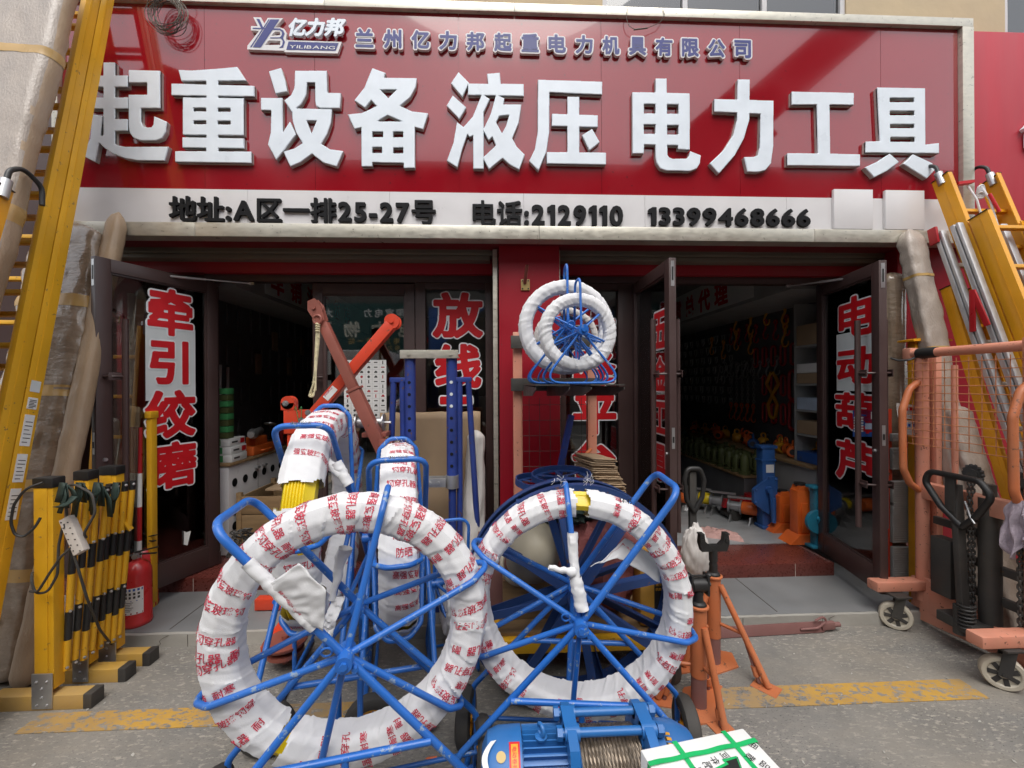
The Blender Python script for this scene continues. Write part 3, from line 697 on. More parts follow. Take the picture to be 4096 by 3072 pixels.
# the ten big characters: stroke outlines (add, cut) read from the photograph at enlarged scale
k1 = 1024/1659
BIG = {
 '起': (0, [[(675,408),(750,408),(750,940),(675,940)], [(600,493),(832,493),(832,568),(600,568)], [(575,635),(834,635),(834,708),(575,708)], [(740,775),(833,775),(833,852),(740,852)],
   [(605,745),(668,757),(655,900),(640,960),(622,1052),(540,1010),(590,900)], [(640,890),(700,870),(725,920),(765,945),(820,955),(1098,953),(1070,1046),(900,1043),(820,1030),(740,1000),(680,960),(640,920)],
   [(838,457),(1042,462),(1042,705),(838,705),(838,617),(958,617),(958,540),(838,540)], [(838,640),(918,640),(918,790),(930,822),(960,830),(985,828),(998,812),(1003,757),(1085,792),(1078,858),(1055,898),(1015,914),(910,912),(868,895),(845,862),(838,820)]], []),
 '重': (0, [[(1160,457),(1250,460),(1400,450),(1540,437),(1600,528),(1180,530)], [(1115,545),(1652,560),(1652,630),(1115,622)], [(1340,470),(1418,470),(1418,1000),(1340,1000)], [(1188,635),(1583,640),(1583,880),(1188,878)], [(1185,892),(1587,900),(1587,965),(1185,960)], [(1138,982),(1632,985),(1632,1060),(1138,1052)]],
   [[(1258,703),(1340,703),(1340,725),(1258,725)], [(1415,704),(1497,704),(1497,727),(1415,727)], [(1258,785),(1340,785),(1340,808),(1258,808)], [(1415,787),(1497,787),(1497,810),(1415,810)]]),
 '设': (1024, [[(85,466),(165,443),(192,530),(205,597),(130,612),(108,540)], [(35,638),(175,638),(175,862),(222,790),(262,875),(135,1040),(80,940),(98,860),(102,720),(35,718)],
   [(255,462),(460,462),(465,605),(553,607),(545,705),(420,705),(392,690),(385,650),(385,540),(333,540),(328,620),(295,680),(235,728),(185,655),(230,620),(252,570)],
   [(235,706),(495,712),(488,800),(460,880),(425,935),(480,970),(568,982),(525,1082),(440,1058),(365,1000),(290,1055),(225,1082),(180,985),(250,965),(305,930),(262,860),(240,785)]], [[(330,785),(395,785),(362,868)]]),
 '备': (1024, [[(755,445),(842,477),(800,590),(708,702),(638,655),(705,570)], [(790,507),(1043,510),(1035,570),(1000,635),(935,690),(1010,725),(1118,738),(1083,842),(990,815),(855,757),(750,815),(640,840),(595,745),(690,735),(785,690),(735,640),(780,580)],
   [(685,788),(1030,793),(1030,1092),(958,1092),(958,1060),(755,1055),(755,1082),(685,1082)]], [[(806,585),(912,585),(858,640)], [(790,787),(948,790),(855,750)], [(755,857),(825,857),(825,892),(755,892)], [(890,857),(955,857),(955,893),(890,893)], [(755,957),(818,957),(818,995),(755,995)], [(890,960),(955,960),(955,997),(890,997)]]),
 '液': (1024, [[(1313,470),(1380,540),(1338,632),(1263,545)], [(1275,622),(1363,700),(1318,775),(1235,690)], [(1303,795),(1378,852),(1335,975),(1305,1088),(1237,1045),(1280,930)], [(1497,482),(1580,475),(1587,560),(1507,560)], [(1375,545),(1735,548),(1735,628),(1375,620)],
   [(1465,612),(1515,645),(1475,730),(1475,1098),(1408,1098),(1408,880),(1385,892),(1340,832),(1405,760)], [(1555,618),(1610,640),(1602,680),(1720,680),(1702,800),(1660,900),(1690,955),(1742,1005),(1705,1103),(1645,1070),(1597,1028),(1510,1100),(1470,1025),(1555,945),(1532,890),(1508,912),(1472,845),(1520,745)]],
   [[(1576,755),(1640,750),(1622,815),(1594,868),(1556,796)]]),
 '压': (2048, [[(168,520),(583,533),(583,618),(242,602),(240,860),(222,985),(172,1108),(110,1048),(148,970),(166,860)], [(358,630),(435,630),(435,1000),(358,1000)], [(258,740),(555,750),(555,828),(258,820)], [(225,988),(608,992),(608,1070),(225,1063)], [(518,838),(567,925),(500,978),(452,880)]], []),
 '电': (2048, [[(778,600),(1150,608),(1150,975),(1073,970),(1073,945),(855,940),(852,998),(780,998)], [(928,512),(1000,512),(1005,1005),(1015,1022),(1040,1032),(1130,1030),(1145,1015),(1153,982),(1222,1010),(1215,1060),(1195,1095),(1150,1112),(1000,1108),(960,1095),(936,1060),(928,1020)]],
   [[(853,678),(928,678),(928,738),(853,738)], [(1002,680),(1077,680),(1077,740),(1002,740)], [(853,810),(928,810),(928,870),(853,870)], [(1003,815),(1077,815),(1077,875),(1003,875)]]),
 '力': (2048, [[(1308,645),(1692,655),(1690,950),(1675,1060),(1640,1105),(1590,1118),(1522,1115),(1500,1020),(1560,1020),(1590,1010),(1602,960),(1608,742),(1308,728)], [(1460,518),(1538,518),(1535,780),(1500,900),(1440,1010),(1338,1128),(1278,1062),(1370,975),(1430,880),(1455,780)]], []),
 '工': (3072, [[(150,597),(552,605),(552,685),(395,682),(400,998),(593,1003),(593,1080),(122,1075),(122,995),(320,997),(312,682),(150,683)]], []),
 '具': (3072, [[(703,570),(1013,575),(1015,940),(1103,930),(1103,997),(628,992),(628,920),(720,918)], [(785,998),(845,1052),(765,1110),(682,1152),(622,1088),(705,1050)], [(935,1002),(1060,1060),(1075,1105),(1022,1160),(870,1065)]],
   [[(785,638),(942,638),(942,665),(785,665)], [(785,722),(943,722),(943,750),(785,750)], [(787,808),(943,808),(943,833),(787,833)], [(788,892),(945,892),(945,922),(788,922)]]),
}
YF = YS-.006
for ch, (off, adds, cuts) in BIG.items():
    wp = lambda p: (lambda q: (q.x, q.z))(at(off+p[0]*k1, p[1]*k1, YF))
    A = [[wp(p) for p in q] for q in adds]; C_ = [[wp(p) for p in q] for q in cuts]
    xs_ = [p[0] for q in A for p in q]; zs_ = [p[1] for q in A for p in q]; x0, z0 = min(xs_)-.02, min(zs_)-.02
    RES = 330; n = int((max(xs_)+.02-x0)*RES)*2; m = int((max(zs_)+.02-z0)*RES)*2
    X, Z = np.meshgrid((np.arange(n)+.5)/(2*RES)+x0, (np.arange(m)+.5)/(2*RES)+z0)
    b = np.zeros(X.shape, bool)
    for q in A: b |= pip(q, X, Z)
    for q in C_: b &= ~pip(q, X, Z)
    lp = [[((x+.5)/RES+x0, (y+.5)/RES+z0) for x, y in simplify(l, .3)] for l in contours(down2(b))]
    vs, fs = loops_to_mesh([l for l in lp if len(l) > 2], .046)
    M = Matrix(((1, 0, 0, 0), (0, 0, -1, YF+.0205), (0, 1, 0, 0), (0, 0, 0, 1)))
    mb = MB(); mb.sm = 0; mb.add(vs, fs, 0, M); side = mb.build('character', 'letter_side', sign)
    vs, fs = loops_to_mesh([l for l in lp if len(l) > 2], .012, .004)
    M = Matrix(((1, 0, 0, 0), (0, 0, -1, YF+.0015), (0, 1, 0, 0), (0, 0, 0, 1)))
    mb = MB(); mb.sm = 0; mb.add(vs, fs, 0, M); mb.build('face', 'letter_white', side)
# company name, blue with white edge
y2 = YS+.004; z0 = at(1460, 198, y2).z; z1 = at(1460, 117, y2).z
xa, xb = at(1460, 160, y2).x, at(2967, 205, y2).x; name = '兰州亿力邦起重电力机具有限公司'
for i, ch in enumerate(name):
    xc = xa+(xb-xa)*i/(len(name)-1); hw = (z1-z0)*.48
    mb = MB(); char_box(mb, ch, V(xc-hw-.004, y2, z0-.004), (1, 0, 0), (0, 0, 1), 2*hw+.008, z1-z0+.008, .082, .022); mb.sm = 0
    o = mb.build('small_character', 'white_panel', sign)
    mb = MB(); char_box(mb, ch, V(xc-hw+.006, y2-.0125, z0+.006), (1, 0, 0), (0, 0, 1), 2*hw-.012, z1-z0-.012, .042); mb.sm = 0; mb.build('face', 'letter_blue', o)
# address line, black
y3 = YS+.002
def line(s, xa, ya, xb, yb, nm):
    p0, p1 = at(xa, yb, y3), at(xb, ya, y3); mb = MB(); mb.sm = 0
    sz = (at(xa, ya, y3).z-p0.z)/.98
    text(mb, s, V(p0.x, y3, p0.z+sz*.1), (1, 0, 0), (0, 0, 1), sz, .036, .022, fit=p1.x-p0.x, res=96, cjk=.024); mb.build(nm, 'letter_black', sign)
line('地址:A区一排25-27号', 678, 783, 1748, 888, 'address_text')
line('电话:2129110', 1879, 800, 2496, 906, 'phone_text')
line('13399468666', 2587, 815, 3244, 908, 'phone_text')
# two white plates (their printed squares are left out)
for a, b, c, d in ((3337, 3492, 758, 915), (3543, 3698, 762, 917)):
    p, q = at(a, d, YS-.012), at(b, c, YS-.012); MB().box(p.x, q.x, YS-.012, YS+.011, p.z, q.z, .003).build('blank_plate', 'white_panel', sign)
# emblem: slanted strokes, B-shape, name bar
y4 = YS+.006; k8 = 800/2212
lp = lambda p: (lambda q: (q.x, q.z))(at(1000+p[0]*k8, 50+p[1]*k8, y4))
LOGO_W = [[(45,65),(130,68),(165,140),(205,72),(375,78),(280,180),(340,178),(385,195),(415,240),(405,300),(420,340),(400,410),(380,435),(-20,420),(-20,380),(110,215),(20,210),(20,162),(95,165)], [(420,318),(1020,338),(975,465),(385,450)]]
LOGO_C = [[(285,222),(340,225),(345,262),(240,270)], [(215,320),(345,325),(340,370),(170,372)]]
LOGO_B = [[(80,85),(115,88),(160,190),(135,190)], [(40,183),(270,190),(268,200),(40,195)], [(235,90),(335,92),(130,400),(40,398)], [(215,90),(228,90),(25,398),(10,398)], [(270,190),(340,192),(378,215),(392,250),(375,295),(395,340),(375,400),(330,405),(365,375),(372,330),(350,300),(230,300),(235,290),(340,288),(360,262),(362,230),(335,208),(255,206)], [(435,335),(985,352),(955,437),(410,425)]]
def trace(adds, cuts, depth, yy, nm, mat, par, RES=700):
    A = [[lp(p) for p in q] for q in adds]; C_ = [[lp(p) for p in q] for q in cuts]
    xs_ = [p[0] for q in A for p in q]; zs_ = [p[1] for q in A for p in q]; x0, z0 = min(xs_)-.01, min(zs_)-.01
    n = int((max(xs_)+.01-x0)*RES)*2; m = int((max(zs_)+.01-z0)*RES)*2
    X, Z = np.meshgrid((np.arange(n)+.5)/(2*RES)+x0, (np.arange(m)+.5)/(2*RES)+z0); b = np.zeros(X.shape, bool)
    for q in A: b |= pip(q, X, Z)
    for q in C_: b &= ~pip(q, X, Z)
    l = [[((x+.5)/RES+x0, (y+.5)/RES+z0) for x, y in simplify(l, .3)] for l in contours(down2(b))]
    vs, fs = loops_to_mesh([q for q in l if len(q) > 2], depth)
    mb = MB(); mb.sm = 0; mb.add(vs, fs, 0, Matrix(((1, 0, 0, 0), (0, 0, -1, yy), (0, 1, 0, 0), (0, 0, 0, 1)))); return mb.build(nm, mat, par)
em = trace(LOGO_W, LOGO_C, .03, y4+.005, 'emblem', 'white_panel', sign)
trace(LOGO_B, [], 0, y4-.0115, 'emblem_face', 'letter_blue', em)
mb = MB(); mb.sm = 0
p0, p1 = lp((430, 415)), lp((965, 368)); text(mb, 'YILIBANG', V(p0[0]+.004, y4-.013, p0[1]+.004), (1, 0, 0), (.22, 0, 1), .033, .012, 0, fit=(p1[0]-p0[0])*.96); mb.build('emblem_text', 'white_panel', em)
mb = MB(); mb.sm = 0
for ch, a, b in (('亿', 430, 670), ('力', 630, 868), ('邦', 835, 1095)):
    p, q = lp((a, 290)), lp((b, 90)); char_box(mb, ch, V(p[0]-.006, y4-.014, p[1]), (1, 0, 0), (.22, 0, 1), (q[0]-p[0])*.80, q[1]-p[1], .05, .02)
mb.build('brand_characters', 'letter_white', sign)
mb = MB(); mb.box(SX0+.001, SX0+.003, YS-.02, YS-.018, SZ0+.04, SZ0+.05)
rebase(sign)
# neighbour's sign
nb = thing('signboard', 'plain red neighbouring sign panel at the right edge with a small white house emblem', 'signboard')
nz = at(3960, 126, YS+.05).z
MB().box(SX1+.004, 7.5, YS+.05, YS+.09, SZ0+.1, nz, .003).build('red_panel', 'neigh_red', nb)
MB().box(SX1+.004, 7.5, YS+.091, 3.29, SZ0+.12, nz-.02).build('sign_box', 'brown_frame', nb)
p = at(4076, 592, YS+.04); mb = MB(); s_ = .26; mb.prism([(0, .52*s_), (.5*s_, s_), (s_, .52*s_), (.93*s_, .45*s_), (.5*s_, .85*s_), (.07*s_, .45*s_)], .03, p, (1, 0, 0), (0, 0, 1)); mb.prism([(.14*s_, 0), (.86*s_, 0), (.86*s_, .40*s_), (.5*s_, .72*s_), (.14*s_, .40*s_)], .03, p, (1, 0, 0), (0, 0, 1)); mb.build('emblem', 'letter_white', nb)
rebase(nb)

# ================================================================ CABLE RODDER REELS
def section(Ro, Ri, w):
    h = w/2; q = min(1., (Ro-Ri)/.115)
    pts = [(Ro-.03*q, h), (Ro-.004*q, h-.035*q), (Ro, 0), (Ro-.003*q, -h+.045*q), (Ro-.022*q, -h+.004*q), ((Ro+Ri)/2, -h-.008*q), (Ri+.012*q, -h+.004*q), (Ri, -h+.022*q), (Ri, h-.02*q), (Ri+.03*q, h)]
    return [Vector((a, b)) for a, b in pts]
class Ring:
    """white woven strip wound round a coil: position and normal for (angle, distance across the section)"""
    def __init__(s, Ro, Ri, w, n, seed, amp=1., skew=1.):
        s.P = section(Ro, Ri, w); s.n = n; s.seed = seed; s.amp = amp; s.skew = skew
        P = s.P; s.L = [0]
        for a, b in zip(P, P[1:]+P[:1]): s.L.append(s.L[-1]+(b-a).length)
        s.T = s.L[-1]; s.rm = (Ro+Ri)/2
    def sec(s, p):
        p = p % s.T; P = s.P
        for i in range(len(P)):
            if p <= s.L[i+1]+1e-9:
                t = (p-s.L[i])/(s.L[i+1]-s.L[i]); a, b = P[i], P[(i+1) % len(P)]; d = (b-a).normalized()
                i0, i2 = P[i-1], P[(i+2) % len(P)]
                d0 = (a-i0).normalized(); d2 = (i2-b).normalized()
                dd = (d+(d0*(1-t)**2+d2*t*t)*.5).normalized()
                return a.lerp(b, t), Vector((-dd.y, dd.x))
        return P[0], Vector((1, 0))
    def disp(s, th, p):
        a = th/(2*math.pi)*s.n + s.skew*p*s.n*.12/s.rm*.6; k = math.floor(a); f = a-k
        e = .0035*(1-f)**2
        q = noise.noise((a*1.6, p*5, k*3.1+s.seed))*.0014 + noise.noise((a*6, p*3, s.seed))*.0016 + noise.noise((a*15, p*3, k+s.seed))*.0012 + (1-abs(noise.noise((a*1.7+p*6, p*5, k*1.7+s.seed)))*2.2)**5*.0030
        return (e+q)*s.amp
    def pos(s, th, p, off=0.):
        c, n = s.sec(p); d = s.disp(th, p)+off
        if n.dot(Vector((c.x-s.rm, c.y))) < 0: n = -n
        r, y = c.x+n.x*d, c.y+n.y*d
        return Vector((r*math.cos(th), y, r*math.sin(th)))
_cut = {}
def cut_glyph(ch):
    if ch in _cut: return _cut[ch]
    vs, fs, b = glyph(ch, .014, 44, 0)
    bm = bmesh.new(); V_ = [bm.verts.new(v) for v in vs]
    for f in fs:
        try: bm.faces.new([V_[i] for i in f])
        except ValueError: pass
    for ax in (0, 1):
        for k in range(1, 6):
            n = [0, 0, 0]; n[ax] = 1; c = [0, 0, 0]; c[ax] = -.08+k*.19
            bmesh.ops.bisect_plane(bm, geom=bm.verts[:]+bm.edges[:]+bm.faces[:], plane_co=c, plane_no=n)
    bm.verts.index_update(); r = ([v.co.copy() for v in bm.verts], [tuple(v.index for v in f.verts) for f in bm.faces], b); bm.free(); _cut[ch] = r; return r
WORDS = ['高强度玻璃钢穿孔器', '防晒 耐寒', '玻璃钢穿孔器 防晒', '高强度玻璃钢', '钢穿孔器 耐寒', '强度玻璃钢穿孔器']
def reel(name, label, Ro, Ri, w, hc, fy, hand, L, spokes, foot, gaps=(), seed=1, prints=26, size=.052, wheels=True, group=None, rr=.0145, bars=True, coil='rodyellow', bend=True, hw=None, amp=1., pmin=-.2, grey='cloth', tilt=0.):
    root = thing(name, label, 'cable reel', group); rnd = random.Random(seed); hy = hw or fy
    hub = lambda s: V(0, s*fy, hc)
    TM = Matrix.Translation((0, 0, hc)) @ Matrix.Rotation(-R(tilt), 4, 'X') @ Matrix.Translation((0, 0, -hc)); hubT = lambda s: TM @ hub(s); yb = fy+.02+hc*.45*math.sin(R(tilt))
    zf = .018
    # base and legs: one bent tube per side
    mb = MB()
    if bend:
        for sx in (-1, 1):
            k = V(sx*foot, 0, hc*.31)
            mb.tube(fillet([hubT(-1), V(k.x, -fy-.02, k.z), V(k.x, -fy-.02, zf), V(k.x, yb, zf), V(k.x, yb, k.z), hubT(1)], .07, 7), rr, 10)
    else:
        zf = rr
        for s in (-1, 1): mb.tube(fillet([hub(s), V(foot, s*(fy+.03), zf), V(-foot, s*(fy+.03), zf), hub(s)], .055, 8), rr, 9)
        for sx in (-.55, .55): mb.tube([V(sx*foot, -fy-.03, zf), V(sx*foot, fy+.03, zf)], rr*.9, 8)
    if bend: mb.tube([V(-foot, yb, zf), V(foot, yb, zf)], rr*.95, 8)
    if bars:
        t = .56; xb = foot*t
        for s in (-1, 1):
            q = hubT(s).lerp(V(0, -fy-.02 if s < 0 else yb, hc*.31), t)+V(0, s*rr*.9, 0)
            mb.tube([V(-xb, q.y, q.z), V(xb, q.y, q.z)], rr*.92, 10); mb.tube([V(0, q.y, q.z), V(0, (-fy-.02 if s < 0 else yb)+s*.006, zf)], rr*.9, 8)
    mb.build('stand', 'blue', root)
    a = R(hand); e = V(math.cos(a)*L, 0, hc+math.sin(a)*L); o = V(0, hy, 0)
    mb = MB(); mb.tube(fillet([hub(-1), e-o, e+o, hub(1)], min(.075, hy*.9), 8), rr*1.05, 12); mb.build('push_handle', 'blue', root)
    mb = MB(); mb.cyl(V(0, -fy-.045, hc), V(0, -fy+.05, hc), .026, 18); mb.cyl(V(0, fy-.05, hc), V(0, fy+.045, hc), .026, 18); mb.cyl(V(0, -fy, hc), V(0, fy, hc), .014, 12)
    mb.cyl(V(0, -fy-.055, hc), V(0, -fy-.045, hc), .013, 6); mb.cyl(V(.03, -fy-.01, hc-.03), V(.03, -fy-.03, hc-.03), .010, 6)
    mb.torus(V(-.055, -fy-.01, hc+.03), .016, .0035, (0, 1, .3), 18, 6); mb.build('hub', 'blue', root)
    for sa in spokes:
        q = R(sa); d = V(math.cos(q), 0, math.sin(q)); c = V(0, 0, hc); g = rr
        mb = MB(); mb.tube(fillet([hub(-1)+d*.02+V(0, .012, 0), *(([c+d*(Ro-.045)+V(0, -w/2-g, 0), c+d*(Ro+g+.004)+V(0, -w/2+.045, 0), c+d*(Ro+g+.004)+V(0, w/2-.045, 0), c+d*(Ro-.045)+V(0, w/2+g, 0)]) if bend else [c+d*(Ri+.012)+V(0, -w/2+.012, 0), c+d*(Ri+.012)+V(0, w/2-.012, 0)]), hub(1)+d*.02-V(0, .012, 0)], .05, 6), rr*.9, 10)
        mb.build('spoke', 'blue', root)
    rg = Ring(Ro-.010, Ri+.006, w-.012, 24 if Ro > .35 else 30, seed*7.7, amp, 1 if rnd.random() > .3 else -1)
    NT, NP = (420, 56) if Ro > .35 else (200, 34)
    off = V(0, 0, hc)
    gp = [(R(g0), R(g1)) for g0, g1 in gaps]
    def skip(u, v):
        th = u*2*math.pi; j = .014*math.sin(v*31)+.012*math.sin(v*11)
        return any(g0+j < th < g1+j*.6 for g0, g1 in gp) and not (.66 < v < .8 and False)
    mb = MB(); mb.grid(lambda u, v: rg.pos(u*2*math.pi, v*rg.T)+off, NT, NP, True, True, skip=skip); mb.sm = 34
    wrap = mb.build('woven_wrap', grey, root)
    if gaps:
        mb = MB(); nr = 7; prof = []
        for k in range(nr*8+1):
            t = k/(nr*8); prof.append((Ro-.030+.008*abs(math.sin(math.pi*t*nr)), -w/2+.055+(w-.095)*t))
        prof += [(Ro-.05, w/2-.03), (Ri+.03, w/2-.03), (Ri+.03, -w/2+.03), (Ro-.06, -w/2+.022)]
        mb.lathe(prof, off, (0, 1, 0), 120, closed=True); mb.build('rod_coil', coil, root)
    if prints:
        mb = MB(); mb.sm = 0
        for k in range(prints):
            th0 = 2*math.pi*(k+rnd.uniform(-.12, .12))/prints; s = WORDS[rnd.randrange(len(WORDS))]; p = rnd.uniform(.035, .085); sk = rnd.uniform(-.16, .14); sz = size*rnd.uniform(.86, 1.1)
            pe = rg.L[7]+.018
            for ch in s:
                if ch == ' ': p += sz*.6; continue
                if p+sz > pe: break
                vs, fs, b = cut_glyph(ch); thc = th0+sk*p/rg.rm
                if any(g0-.12 < (th0 % 6.2832) < g1+.12 for g0, g1 in gp): p += sz; continue
                mb.add([rg.pos(th0+sk*(p+v.x*sz)/rg.rm-(v.y*sz)/rg.rm, p+v.x*sz, .0022)+off for v in vs], fs); p += sz*.98
        mb.build('printing', 'print_red', wrap)
    if wheels:
        for sx in (-1, 1):
            c = V(sx*(foot*1.05), fy-.03, .125); ax = V(1, 0, 0)
            t = MB().lathe([(.075, -.03), (.10, -.034), (.118, -.024), (.125, 0), (.118, .024), (.10, .034), (.075, .03)], c, ax, 28, closed=True)
            wh = t.build('wheel', 'rubber', root)
            m2 = MB().lathe([(.02, -.03), (.02, .03)], c, ax, 16)
            m2.lathe([(.066, -.026), (.0755, -.026), (.0755, .026), (.066, .026)], c, ax, 28, closed=True)
            for j in range(5):
                q = 2*math.pi*j/5; d = V(0, math.cos(q), math.sin(q)); m2.beam(c+d*.015, c+d*.07, .026, .012, ax)
            m2.build('rim', 'rodyellow' if False else 'yellow_deep', wh)
        mb = MB(); mb.cyl(V(-foot*1.1, fy-.03, .125), V(foot*1.1, fy-.03, .125), .009, 10)
        for sx in (-1, 1): mb.beam(V(sx*foot*.97, fy+.02, .03), V(sx*foot*.97, fy-.03, .135), .03, .008, (1, 0, 0))
        mb.build('axle', 'blue', root)
    if tilt:
        def lean(o):
            for c in o.children:
                if c.name.split('.')[0] in ('stand', 'wheel', 'axle'): continue
                if c.type == 'MESH': c.data.transform(TM)
                lean(c)
        lean(root)
    root['_h'] = 0.; del root['_h']
    e_ = V(math.cos(a)*L, -hy, hc+math.sin(a)*L); RODS[root.name] = (TM @ hub(-1), TM @ e_)
    return root
RODS = {}
def place(r, x, y, rz, z=0.): r.location = (x, y, z); r.rotation_euler = (0, 0, R(rz)); return r
HGA = 'cable rodder reels wrapped in printed white strips'
# --- front left reel
rA = reel('cable_reel', 'frontmost big blue framed cable reel wound in white strips printed with red characters', .490, .348, .135, .783, .165, 130, .585, (76, 20, -41, -103, -161), .47, ((233, 238),), 3, 36, .033, group=HGA, rr=.0128)
place(rA, -.510, 1.505, 11)
# --- front right reel
rB = reel('cable_reel', 'blue framed white wrapped reel right of the frontmost one, standing before a dark blue wheel', .476, .366, .15, .738, .165, 54, .633, (95, 151, 206, -94, -14), .47, ((84, 91),), 8, 36, .031, group=HGA, rr=.0125)
place(rB, .338, 1.725, -6)
# --- two reels standing edge-on behind
rC = reel('cable_reel', 'edge-on reel with bare yellow rod showing between its white wraps, beside the red hoist mast', .60, .43, .19, .915, .155, 129, .70, (82, 30, -25, -80, -135, 178), .50, ((149, 161), (170, 180), (201, 216)), 14, 40, .036, group=HGA, hw=.125, rr=.0138)
place(rC, -.965, 2.43, 97)
rD = reel('cable_reel', 'edge-on white wrapped reel in the middle, below the blue telescopic stand', .53, .36, .185, .79, .15, 127, .62, (80, 28, -30, -85, -140, 175), .46, ((212, 216),), 21, 40, .036, group=HGA, hw=.135, rr=.0138)
place(rD, -.555, 2.40, 103)
rE = reel('cable_reel', 'small low reel half hidden behind the rims of the two big front reels', .30, .20, .12, .46, .10, 100, .40, (40, -20, -80, -140, 170), .22, (), 30, 0, group=HGA, wheels=False, bars=False, rr=.009, bend=False)
place(rE, -.27, 2.52, 104)
# loose strips of wrapping on the two front reels
def strip(par, pts0, pts1, nm='loose_strip', n=14, amp=.008, mat='cloth', words=None):
    """cloth between two edge polylines (world points), crumpled a little"""
    inv = (Matrix.Translation(par.location) @ Matrix.Rotation(par.rotation_euler.z, 4, 'Z')).inverted()
    def lp_(P, t):
        t *= len(P)-1; i = min(int(t), len(P)-2); return P[i].lerp(P[i+1], t-i)
    def fn(u, v):
        p = lp_(pts0, u).lerp(lp_(pts1, u), v); k = noise.noise((p.x*28, p.z*28, p.y*9))*amp+noise.noise((u*9, v*2.5, 3))*amp
        return inv @ (p+V(k*.4, k, k*.3))
    mb = MB(); mb.grid(fn, n*2, n)
    o = mb.build(nm, mat, par); sol = o.modifiers.new('s', 'SOLIDIFY'); sol.thickness = .002
    if words:
        m2 = MB(); m2.sm = 0
        for (s, u0, v0, du, dv, sz) in words:
            for i, ch in enumerate(s):
                vs, fs, b = cut_glyph(ch)
                m2.add([fn(u0+du*(i+v.x)-dv*v.y*.9, v0+dv*(i+v.x)*1.0+du*v.y*.9)+V(0, -.0025, 0) for v in vs], fs)
        m2.build('printing', 'print_red', o)
    return o
def tie(par, a, b, r0=.022, seed=1, nm='tie_wrap', mat='cloth', rag=0.):
    """cloth bound round a bar from a to b (world)"""
    inv = (Matrix.Translation(par.location) @ Matrix.Rotation(par.rotation_euler.z, 4, 'Z')).inverted()
    a, b = inv @ Vector(a), inv @ Vector(b); d = (b-a).normalized(); u = d.orthogonal().normalized(); w_ = d.cross(u); n = int((b-a).length/.006)+4
    mb = MB(); mb.grid(lambda s, t: a.lerp(b, s)+(u*math.cos(6.2832*t)+w_*math.sin(6.2832*t))*(r0*(1-rag*.6*s)*(1+rag*noise.noise((s*4, t*2.2, seed*3.1))+.16*noise.noise((s*n*.10, t*3+s*5, seed))+.10*noise.noise((s*n*.4, t*6, seed)))+.0015*((s*n*.09+t) % 1)), n, 18, False, True); return mb.build(nm, mat, par)
def rod(r, t): p, q = RODS[r.name]; return (Matrix.Translation(r.location) @ Matrix.Rotation(r.rotation_euler.z, 4, 'Z')) @ p.lerp(q, t)
yA = rod(rA, .4).y-.02
strip(rA, [rod(rA, .58)-V(0, .018, 0), rod(rA, .44)-V(0, .018, 0), rod(rA, .30)-V(0, .018, 0)], [rod(rA, .58)+V(.10, -.03, .07), rod(rA, .42)+V(.12, -.035, .055), rod(rA, .24)+V(.035, -.02, .0)], words=[('玻璃钢穿孔器', .80, .15, -.10, .0, .05)], amp=.006)
tie(rA, rod(rA, .74), rod(rA, .24), .019, 4)
tie(rA, at(1372, 2190, 1.62), at(1330, 2400, 1.60), .022, 6, rag=.8); strip(rA, [at(1330, 2385, 1.60), at(1300, 2470, 1.58), at(1285, 2560, 1.58)], [at(1375, 2390, 1.60), at(1352, 2470, 1.57), at(1318, 2575, 1.57)], amp=.012)
tie(rB, at(2287, 2130, 1.62), at(2305, 2330, 1.58), .021, 8, rag=.3); tie(rB, at(2300, 2310, 1.58), at(2330, 2440, 1.56), .024, 9)
tie(rB, at(2300, 2292, 1.58), at(2195, 2268, 1.57), .014, 19, rag=.7)
strip(rB, [at(2420, 2240, 1.70), at(2500, 2150, 1.74), at(2640, 2240, 1.72)], [at(2360, 2270, 1.70), at(2470, 2230, 1.70), at(2640, 2330, 1.70)], words=[('玻璃钢穿孔', .1, .3, .11, 0, .04)], amp=.008)
tie(rC, at(1290, 1830, 2.12), at(1365, 1900, 2.10), .022, 11); tie(rC, at(1345, 1850, 2.11), at(1395, 1940, 2.10), .026, 12)
# fringe of frayed threads on a few strip ends
for rl, pts in ((rA, [(1800, 2170)]), (rB, [(2240, 1920), (2010, 2150), (2350, 1915)]), (rD, [(1590, 1770), (1610, 1780)])):
    inv = (Matrix.Translation(rl.location) @ Matrix.Rotation(rl.rotation_euler.z, 4, 'Z')).inverted(); yy = {rA: 1.52, rB: 1.66, rD: 2.30}[rl]; mb = MB()
    for px, py in pts:
        for k in range(11):
            p = at(px+random.uniform(-25, 25), py+random.uniform(-6, 6), yy); q = p+V(random.uniform(-.02, .02), -.006, random.uniform(-.03, .03)); mb.tube([inv @ p, inv @ (p.lerp(q, .5)+V(.006, -.008, .002)), inv @ q], .0008, 4)
    mb.build('frayed_threads', 'cloth', rl)
